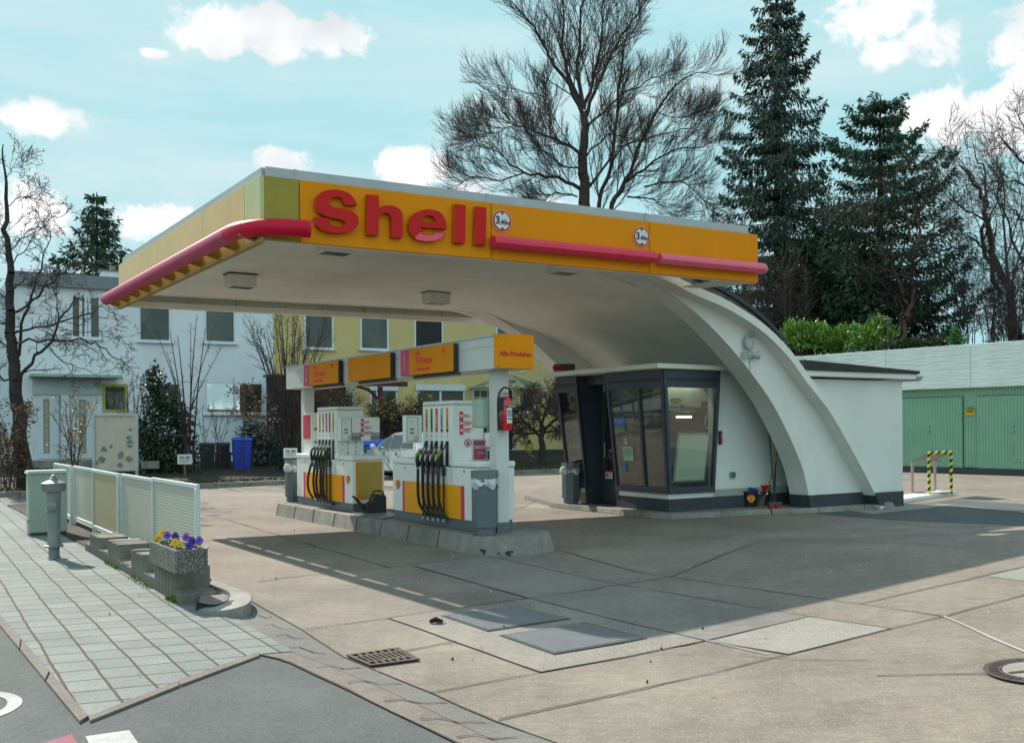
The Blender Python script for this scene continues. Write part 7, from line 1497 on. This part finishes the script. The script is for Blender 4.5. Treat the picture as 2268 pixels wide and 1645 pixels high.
PT={'thick':.05,'rmin':.008,'rk':.5,'flat':1,'wob':.10,'lv':[(10,1.5,55,.15,.6,.1),(8,.8,50,.1,.6,.1),(5,.4,45,.05,.5,.1)]}
bare_tree('fruit_tree','gnarled reddish old fruit tree with dense brown twigs before the shorter spruce',V(2012,755,40),[Q_([(400,1530),(430,1350),(450,1250),(480,1100),(490,900),(490,650)],.16,.05),Q_([(440,1280),(400,1150),(330,1000),(250,850),(180,700)],.09,.012,-1),Q_([(480,1100),(560,900),(640,760),(720,640)],.09,.012,1),Q_([(490,900),(400,700),(320,560),(260,480)],.08,.012,1),Q_([(490,760),(560,580),(600,450)],.07,.012,-1),Q_([(470,1130),(350,1080),(200,1080),(90,1020)],.07,.012,0),Q_([(480,1000),(620,950),(760,930),(840,960)],.07,.012,0),Q_([(490,700),(430,520),(420,420)],.06,.01,0),Q_([(440,1300),(560,1200),(700,1150),(800,1200)],.06,.01,1),Q_([(380,1480),(420,1300),(400,1180)],.10,.03,1),Q_([(200,900),(80,780),(30,700)],.04,.01,0),Q_([(620,800),(760,700),(830,660)],.05,.01,0)],40,PT,31,mat('red_bark',(.13,.07,.05),.9,var=.3,vs=6),mat('grey_brown_twig',(.085,.07,.06),.9,var=.3,vs=3))
# spruces
NEED=mat('spruce_needles',(.028,.055,.038),.75,isl=.55,hue2=(.085,.135,.095)); NEED2=mat('fir_needles',(.025,.06,.035),.75,isl=.5,hue2=(.08,.15,.075)); NEEDD=mat('dark_needles',(.022,.05,.028),.8,isl=.5,hue2=(.06,.11,.05))
def spruce(name,label,base,top,rad,seed,nl=26,den=150,droop=.55,m=NEED,prof=None,upt=.25,group=None,leaf=.34):
    t=thing(name,label,'conifer',base,group); r=random.Random(seed); rg=np.random.default_rng(seed); big=Segs(); base=Vector(base); Hh=top.z-base.z
    trunk=[base.lerp(top,i/8) for i in range(9)]; big.path(trunk,rad*.065,.02); P=[];D=[];S=[]
    for i in range(nl):
        h=((i+.5)/nl)**.92; c=base.lerp(top,min(1,h)); pr=prof(h) if prof else (1-h)**.75
        nb=r.randint(5,7); ph=r.random()*6.3
        for k in range(nb):
            L_=rad*pr*r.uniform(.72,1.15)+.12; a=ph+6.283*k/nb+r.gauss(0,.18); e=Vector((math.cos(a),math.sin(a),0)); pts=[]; dz0=r.uniform(-.05,.18)
            for j in range(7):
                s=j/6; z=dz0*s*L_-droop*L_*.55*s*s+upt*L_*.5*s**4; pts.append(c+e*L_*s+Vector((0,0,z))+Vector((r.gauss(0,.03),r.gauss(0,.03),0)))
            big.path(pts,.035*pr+.012,.008)
            n=int(den*L_/rad*(0.6+.8*r.random())); s=rg.random(n)**.75; f=s*6; j=np.minimum(5,f.astype(int)); A=np.array([tuple(p) for p in pts]); q=A[j]+(A[j+1]-A[j])*(f-j)[:,None]
            side=np.array([-e.y,e.x,0]); w=rg.normal(size=n)*.24*L_*(.25+.6*np.sin(np.pi*np.minimum(1,s*.8+.1)))*.6; q=q+side*w[:,None]+np.array([e.x,e.y,0])*(-np.abs(w)*.5)[:,None]; hang=rg.random(n)**1.3*leaf*1.5*pr**.3; q[:,2]-=hang*np.where(rg.random(n)<.6,1,0)
            d=np.stack([e.x*.5+np.sign(w)*side[0]*.5+rg.normal(size=n)*.25,e.y*.5+np.sign(w)*side[1]*.5+rg.normal(size=n)*.25,-.9*droop*2+rg.normal(size=n)*.45+.25*(s>.9)],axis=1)
            P.append(q);D.append(d);S.append(rg.uniform(.5,1.3,n)*leaf)
    big.mesh('trunk',BARKD,t,5); P=np.concatenate(P); leaves('needles',P,np.concatenate(D),np.concatenate(S),m,t,.30,rg,kind='stuff'); print(name,len(P)); return t
Ys=46; bs=V(1725,745,Ys); bs.z=3.9; tp_=V(1718,-70,Ys)
spruce('spruce_tree','tallest blue green spruce with long hanging twigs, cut by the top edge',bs,tp_,3.9,5,25,560,.62,NEED,lambda h:(.62+.38*math.sin(min(1,h*2.2+.35)*math.pi*.5))*(1-h)**.62,.75,leaf=.24)
Ys=43; bs=V(1948,745,Ys); bs.z=3.9; tp_=V(1950,212,Ys)
spruce('spruce_tree','shorter wide spruce with open upcurved boughs behind the twiggy fruit tree',bs,tp_,4.7,9,16,680,.34,NEED2,lambda h:max(.2,(1-h)**.5*.95),.85,leaf=.24)
Ys=58; bs=V(215,900,52); bs.z=.4; tp_=V(214,425,52)
spruce('conifer_tree','dark pyramidal conifer behind the white house roof',bs,tp_,4.6,11,22,260,.3,NEEDD,lambda h:(1-h)**.7,.4)
# dark conifer mass between the spruces and twig thickets
def bush(name,label,cat,blobs,Y,m,n,size,seed,group=None,stems=None,asp=.5,upd=.3,dy=1.0,base=None):
    rg=np.random.default_rng(seed); P=[];D=[]
    tot=sum(b[2]*b[3] for b in blobs); b0=base or V(blobs[0][0],blobs[0][1]+blobs[0][3],Y); t=thing(name,label,cat,b0,group)
    for (x,y,rx,ry) in blobs:
        k=int(n*rx*ry/tot); d=rg.normal(size=(k,3)); d/=np.linalg.norm(d,axis=1,keepdims=True); rr=rg.random(k)**.45; s=Y/F; c=V(x,y,Y); clump=1+.22*np.sin(d[:,0]*7+seed)+.18*np.sin(d[:,2]*9+d[:,1]*5)
        q=np.array(tuple(c))+d*rr[:,None]*clump[:,None]*np.array([rx*s,min(rx,ry)*s*dy,ry*s]); P.append(q); dd=d+rg.normal(size=(k,3))*.8; dd[:,2]+=upd; D.append(dd)
    P=np.concatenate(P); P=np.where(P[:,2:3]<b0.z,np.concatenate([P[:,:2],np.full((len(P),1),b0.z+.03)],axis=1),P); leaves('foliage',P,np.concatenate(D),rg.uniform(.5,1.3,len(P))*size,m,t,asp,rg,kind='stuff')
    r=random.Random(seed); sg=Segs()
    for (x,y,rx,ry) in blobs:
        c=V(x,y,Y)
        for k in range(3): sg.path(shoot(r,Vector((c.x+r.uniform(-.3,.3)*rx*Y/F,c.y,b0.z)),Vector((r.gauss(0,.3),0,1)),max(.3,c.z-b0.z),4,.2,.2),.03,.012)
    sg.mesh('stems',BARKD,t,4); return t
LAU=mat('laurel_leaf',(.09,.24,.025),.35,isl=.6,hue2=(.26,.42,.05),spec=.6); IVY=mat('ivy_leaf',(.018,.045,.018),.5,isl=.5,hue2=(.05,.10,.035)); DKB=mat('dark_conifer_leaf',(.02,.045,.03),.7,isl=.5,hue2=(.05,.09,.05))
COP=mat('copper_leaf',(.16,.07,.035),.7,isl=.4); YFL=mat('forsythia_yellow',(.60,.42,.02),.6,isl=.3); DGL=mat('hedge_leaf',(.05,.08,.025),.7,isl=.5)
bush('conifer_thicket','dark evergreen thicket filling the gap between the two spruces','conifer',[(1760,640,70,110),(1830,600,70,120),(1900,650,90,100),(1800,700,120,60),(2020,690,60,70)],44,NEEDD,15000,.30,41,asp=.35,upd=-.5,base=V(1800,740,44))
for lb,x0,x1,y0,y1,Y,sd,cnt in (('brown hazel thicket beside the tall spruce, over the vault roof',1640,1790,560,735,42,51,60),('brown twig thicket at the foot of the right hand bare trees',2060,2268,560,740,42,52,60),('pinkish brown thicket cut by the right frame edge',2180,2330,580,745,45,53,50),('pale bare thicket in the gap left of the tall spruce',1540,1660,430,640,58,54,40)):
    r=random.Random(sd); b=V((x0+x1)/2,y1,Y); b.z=3.9; t=thing('hazel_thicket',lb,'bush',b,'bare thickets behind the wall'); sg=Segs(); big=Segs(); pr={'thick':.04,'rmin':.008,'rk':.55,'flat':1,'lv':[(7,1.1,35,.3,.35,.25),(5,.55,35,.2,.4,.1),(3,.3,35,.1,.4,.1)]}
    for k in range(cnt//2):
        x=r.uniform(x0,x1); y=r.uniform(y0,(y0+y1)/2); p0=V(x+r.gauss(0,8),y1+10,Y+r.uniform(-1.5,1.5)); p0.z=3.9; p1=V(x,y,p0.y); P=[p0,p0.lerp(p1,.35)+Vector((r.gauss(0,.1),r.gauss(0,.1),0)),p0.lerp(p1,.7)+Vector((r.gauss(0,.15),r.gauss(0,.1),0)),p1]; ramify(r,big,sg,P,.03,.008,0,pr)
    big.mesh('stems',TWIGR,t,3); sg.mesh('twigs',TWIG,t,3)
bush('laurel_bush','glossy bright green cherry laurel next to the vault roof on the garage terrace','bush',[(1790,745,50,32),(1760,735,30,24)],38.2,LAU,2600,.15,61,group='cherry laurels on the terrace',upd=.8,base=V(1790,785,38.2))
bush('laurel_bush','bushy cherry laurel in the middle of the terrace hedge','bush',[(1850,752,48,30)],37.8,LAU,1700,.15,62,group='cherry laurels on the terrace',upd=.8,base=V(1850,782,37.8))
bush('laurel_bush','cherry laurel with a tall yellow green shoot at the right end of the terrace hedge','bush',[(1925,748,52,32),(1945,718,14,20),(1960,740,24,30)],37.0,LAU,2200,.15,63,group='cherry laurels on the terrace',upd=.8,base=V(1925,785,37.0))
bush('conifer_shrub','low dark creeping conifer at the parapet right of the laurels','bush',[(2010,762,60,10),(2080,758,50,9)],36,DGL,1600,.12,64,base=V(2010,775,36))
bush('small_conifer','small young green conifer standing on the parapet edge','bush',[(2118,745,10,20),(2118,755,18,12)],35.5,mat('young_green',(.08,.20,.05),.7,isl=.4),700,.12,65,upd=.8,base=V(2118,768,35.5))
# lantern
p=V(1966,745,36.5); t=thing('garden_lantern','small dark garden lantern with flat cap on a thin post above the laurels','lantern',Vector((p.x,p.y,4.0))); mb=MB(); mb.tube([Vector((p.x,p.y,4.0)),V(1966,716,36.5)],.035,6); mb.build('post',DGREY,t); q=V(1966,716,36.5); mb=MB(); mb.lathe(q,[(.09,0),(.10,.12),(.22,.13),(.05,.20)],4); mb.build('lamp_head',mat('lantern_grey',(.12,.13,.12),.5),t)
# garden planting in front of the houses
bush('ivy_tree','tall column of dark ivy over a stump before the white house','ivy',[(343,850,22,40),(350,905,30,45),(395,930,30,40),(325,975,50,50),(385,1000,55,50),(345,1040,65,30)],31,IVY,7500,.13,71,upd=.1,base=V(350,1058,31))
bush('pine_shrub','dark bristly pine shrub right of the blue bin','bush',[(560,965,34,40),(590,1000,45,50),(620,1035,40,28)],35,DKB,4200,.16,72,asp=.25,base=V(575,1045,35))
bush('dark_shrub','dark evergreen shrub at the foot of the timber shed','bush',[(640,1010,35,50)],32.5,DKB,1500,.15,73,asp=.3,base=V(640,1055,32.5))
def stemshrub(name,label,x0,x1,yb,yt,Y,n,seed,fan=1.0,lv=None,z0=.2,m=TWIG,leafm=None,leafn=0,group=None,rad=.022,flw=None):
    r=random.Random(seed); b=V((x0+x1)/2,yb,Y); b.z=z0; t=thing(name,label,'shrub',b,group); sg=Segs(); big=Segs(); pr={'thick':.03,'rmin':.006,'rk':.5,'flat':1,'lv':lv or [(7,.5,35,.3,.3,.3),(4,.25,35,.2,.3,.1)]}
    for k in range(n):
        xt=x0+(x1-x0)*(k+.5)/n+r.gauss(0,4); p0=b+Vector((r.gauss(0,.12),r.gauss(0,.12),0)); yt_=yt+abs(r.gauss(0,1))*(yb-yt)*.16+abs(xt-(x0+x1)/2)*.15; p1=V(xt,yt_,Y+r.uniform(-.6,.6)); pm=p0.lerp(p1,.5)+Vector((0,0,0)); pm.x=p0.x+(p1.x-p0.x)*.32*fan+ (p1.x-p0.x)*.5*(1-fan)
        ramify(r,big,sg,catmull([p0,pm,p1],4),rad*r.uniform(.7,1.2),.007,0,pr)
    big.mesh('stems',BARKD,t,4); sg.mesh('twigs',m,t,3)
    if leafm:
        B=np.array([tuple(v) for v in sg.b]); rg=np.random.default_rng(seed); i=rg.choice(len(B),leafn); P=B[i]+rg.normal(size=(leafn,3))*.04
        if flw: P=P[P[:,2]>b.z+flw]
        leaves('leaves',P,rg.normal(size=(len(P),3)),rg.uniform(.6,1.3,len(P))*.07,leafm,t,.7,rg,kind='stuff')
    return t
stemshrub('pruned_shrub','pruned bare shrub of upright knotty stems rising from the ivy',335,500,930,690,30.5,9,81,.8,[(9,.28,55,.2,.3,.1),(2,.12,40,.2,.3,.2)],z0=.9,rad=.035)
stemshrub('bare_shrub','tall vase shaped bare shrub in front of the timber shed',545,735,1045,690,31.5,26,82,.9,[(9,.8,30,.25,.3,.35),(5,.35,35,.2,.3,.1)],rad=.03)
stemshrub('bare_shrub','thin bare shrub before the advertising board and house wall',250,330,1050,840,29,8,83)
stemshrub('bare_shrub','low thin bare shrub before the two dark wheelie bins',430,520,1052,900,31,9,84,1,[(5,.35,30,.3,.3,.3),(3,.2,30,.2,.3,.1)],rad=.012)
stemshrub('bare_shrub','yellow budding shrub before the white house doors',110,215,1040,880,28,8,85,1,[(7,.5,45,.2,.4,.2),(4,.25,40,.2,.4,.1)],rad=.016,leafm=YFL,leafn=260)
stemshrub('beech_sapling','young beech with coppery dead leaves on a thin trunk by the blue bin',535,547,1058,850,30.5,2,86,0,[(5,1.15,75,.12,.25,.68),(7,.42,45,.05,.3,.2),(3,.2,40,.1,.3,.1)],leafm=COP,leafn=620,rad=.03)
stemshrub('budding_shrub','dark budding shrub around the foot of the street tree',-30,75,1085,880,25.0,13,87,1,[(8,.45,45,.15,.4,.2),(5,.22,45,.1,.4,.1)],m=TWIGR,rad=.02,leafm=BUD,leafn=1500)
for lb,x0,x1,yt,sd,ln,Y in (('dense forsythia hedge with yellow flowers behind the farther pump',815,885,888,91,900,36),('forsythia hedge with yellow flowers between the two pumps',880,960,880,92,900,36.5),('loose forsythia above the farther pump with fresh green shoots',705,800,858,93,700,37)):
    stemshrub('forsythia_hedge',lb,x0,x1,1020,yt,Y,34,sd,.25,[(9,.5,40,.2,.5,.15),(5,.25,45,.1,.5,.1)],rad=.014,leafm=YFL if sd!=93 else mat('fresh_green',(.22,.28,.04),.6,isl=.3),leafn=ln,flw=1.6,group='forsythia hedges',z0=.3)
bush('hedge_core','dark hedge core below the forsythia flowers','hedge',[(850,945,40,45),(915,945,42,45)],36.8,mat('hedge_brown',(.035,.03,.022),.9,isl=.5),3800,.12,94,base=V(880,1015,36.8))
PK={'thick':.03,'rmin':.010,'rk':.55,'flat':1,'wob':.05,'lv':[(14,.75,60,.1,.6,.2),(9,.42,60,.05,.7,.1),(6,.22,55,.05,.7,.1)]}
def px(*p): return list(p)
bare_tree('knotted_shrub','dark knotted bare shrub with short trunk left of the shop window',V(1202,1020,37),[(px((1200,1030),(1202,990),(1198,940)),.17,.09,0),(px((1200,970),(1160,930),(1130,900)),.07,.02,.5),(px((1200,960),(1240,920),(1262,890)),.07,.02,-.4),(px((1198,945),(1190,900),(1175,870)),.06,.015,.3),(px((1199,940),(1215,895),(1225,865)),.06,.015,-.3),(px((1200,950),(1150,960),(1125,950)),.05,.015,.2),(px((1200,960),(1245,960),(1275,945)),.05,.015,.2)],37,PK,95,BARKD,TWIGR,cat='shrub')
# ground cover
rg=np.random.default_rng(5); n=26000; P=np.zeros((n,3)); s=rg.uniform(-.5,1.0,n); w=np.abs(rg.normal(size=n))*1.3+.15; d=np.array(tuple(K1-K0)); dn=d/np.linalg.norm(d); nr=np.array([-dn[1],dn[0],0])
P=np.array(tuple(K0))+d*s[:,None]+nr*w[:,None]; P[:,2]=.11+.045*w; D=rg.normal(size=(n,3)); D[:,2]=np.abs(D[:,2])+.6
leaves('ground_cover',P,D,rg.uniform(.04,.13,n),mat('ground_cover_leaf',(.05,.08,.025),.8,isl=.7,hue2=(.12,.14,.04)),None,.6,rg,kind='stuff',label='dark ivy and grass tufts covering the garden strip behind the kerb',category='ground cover')
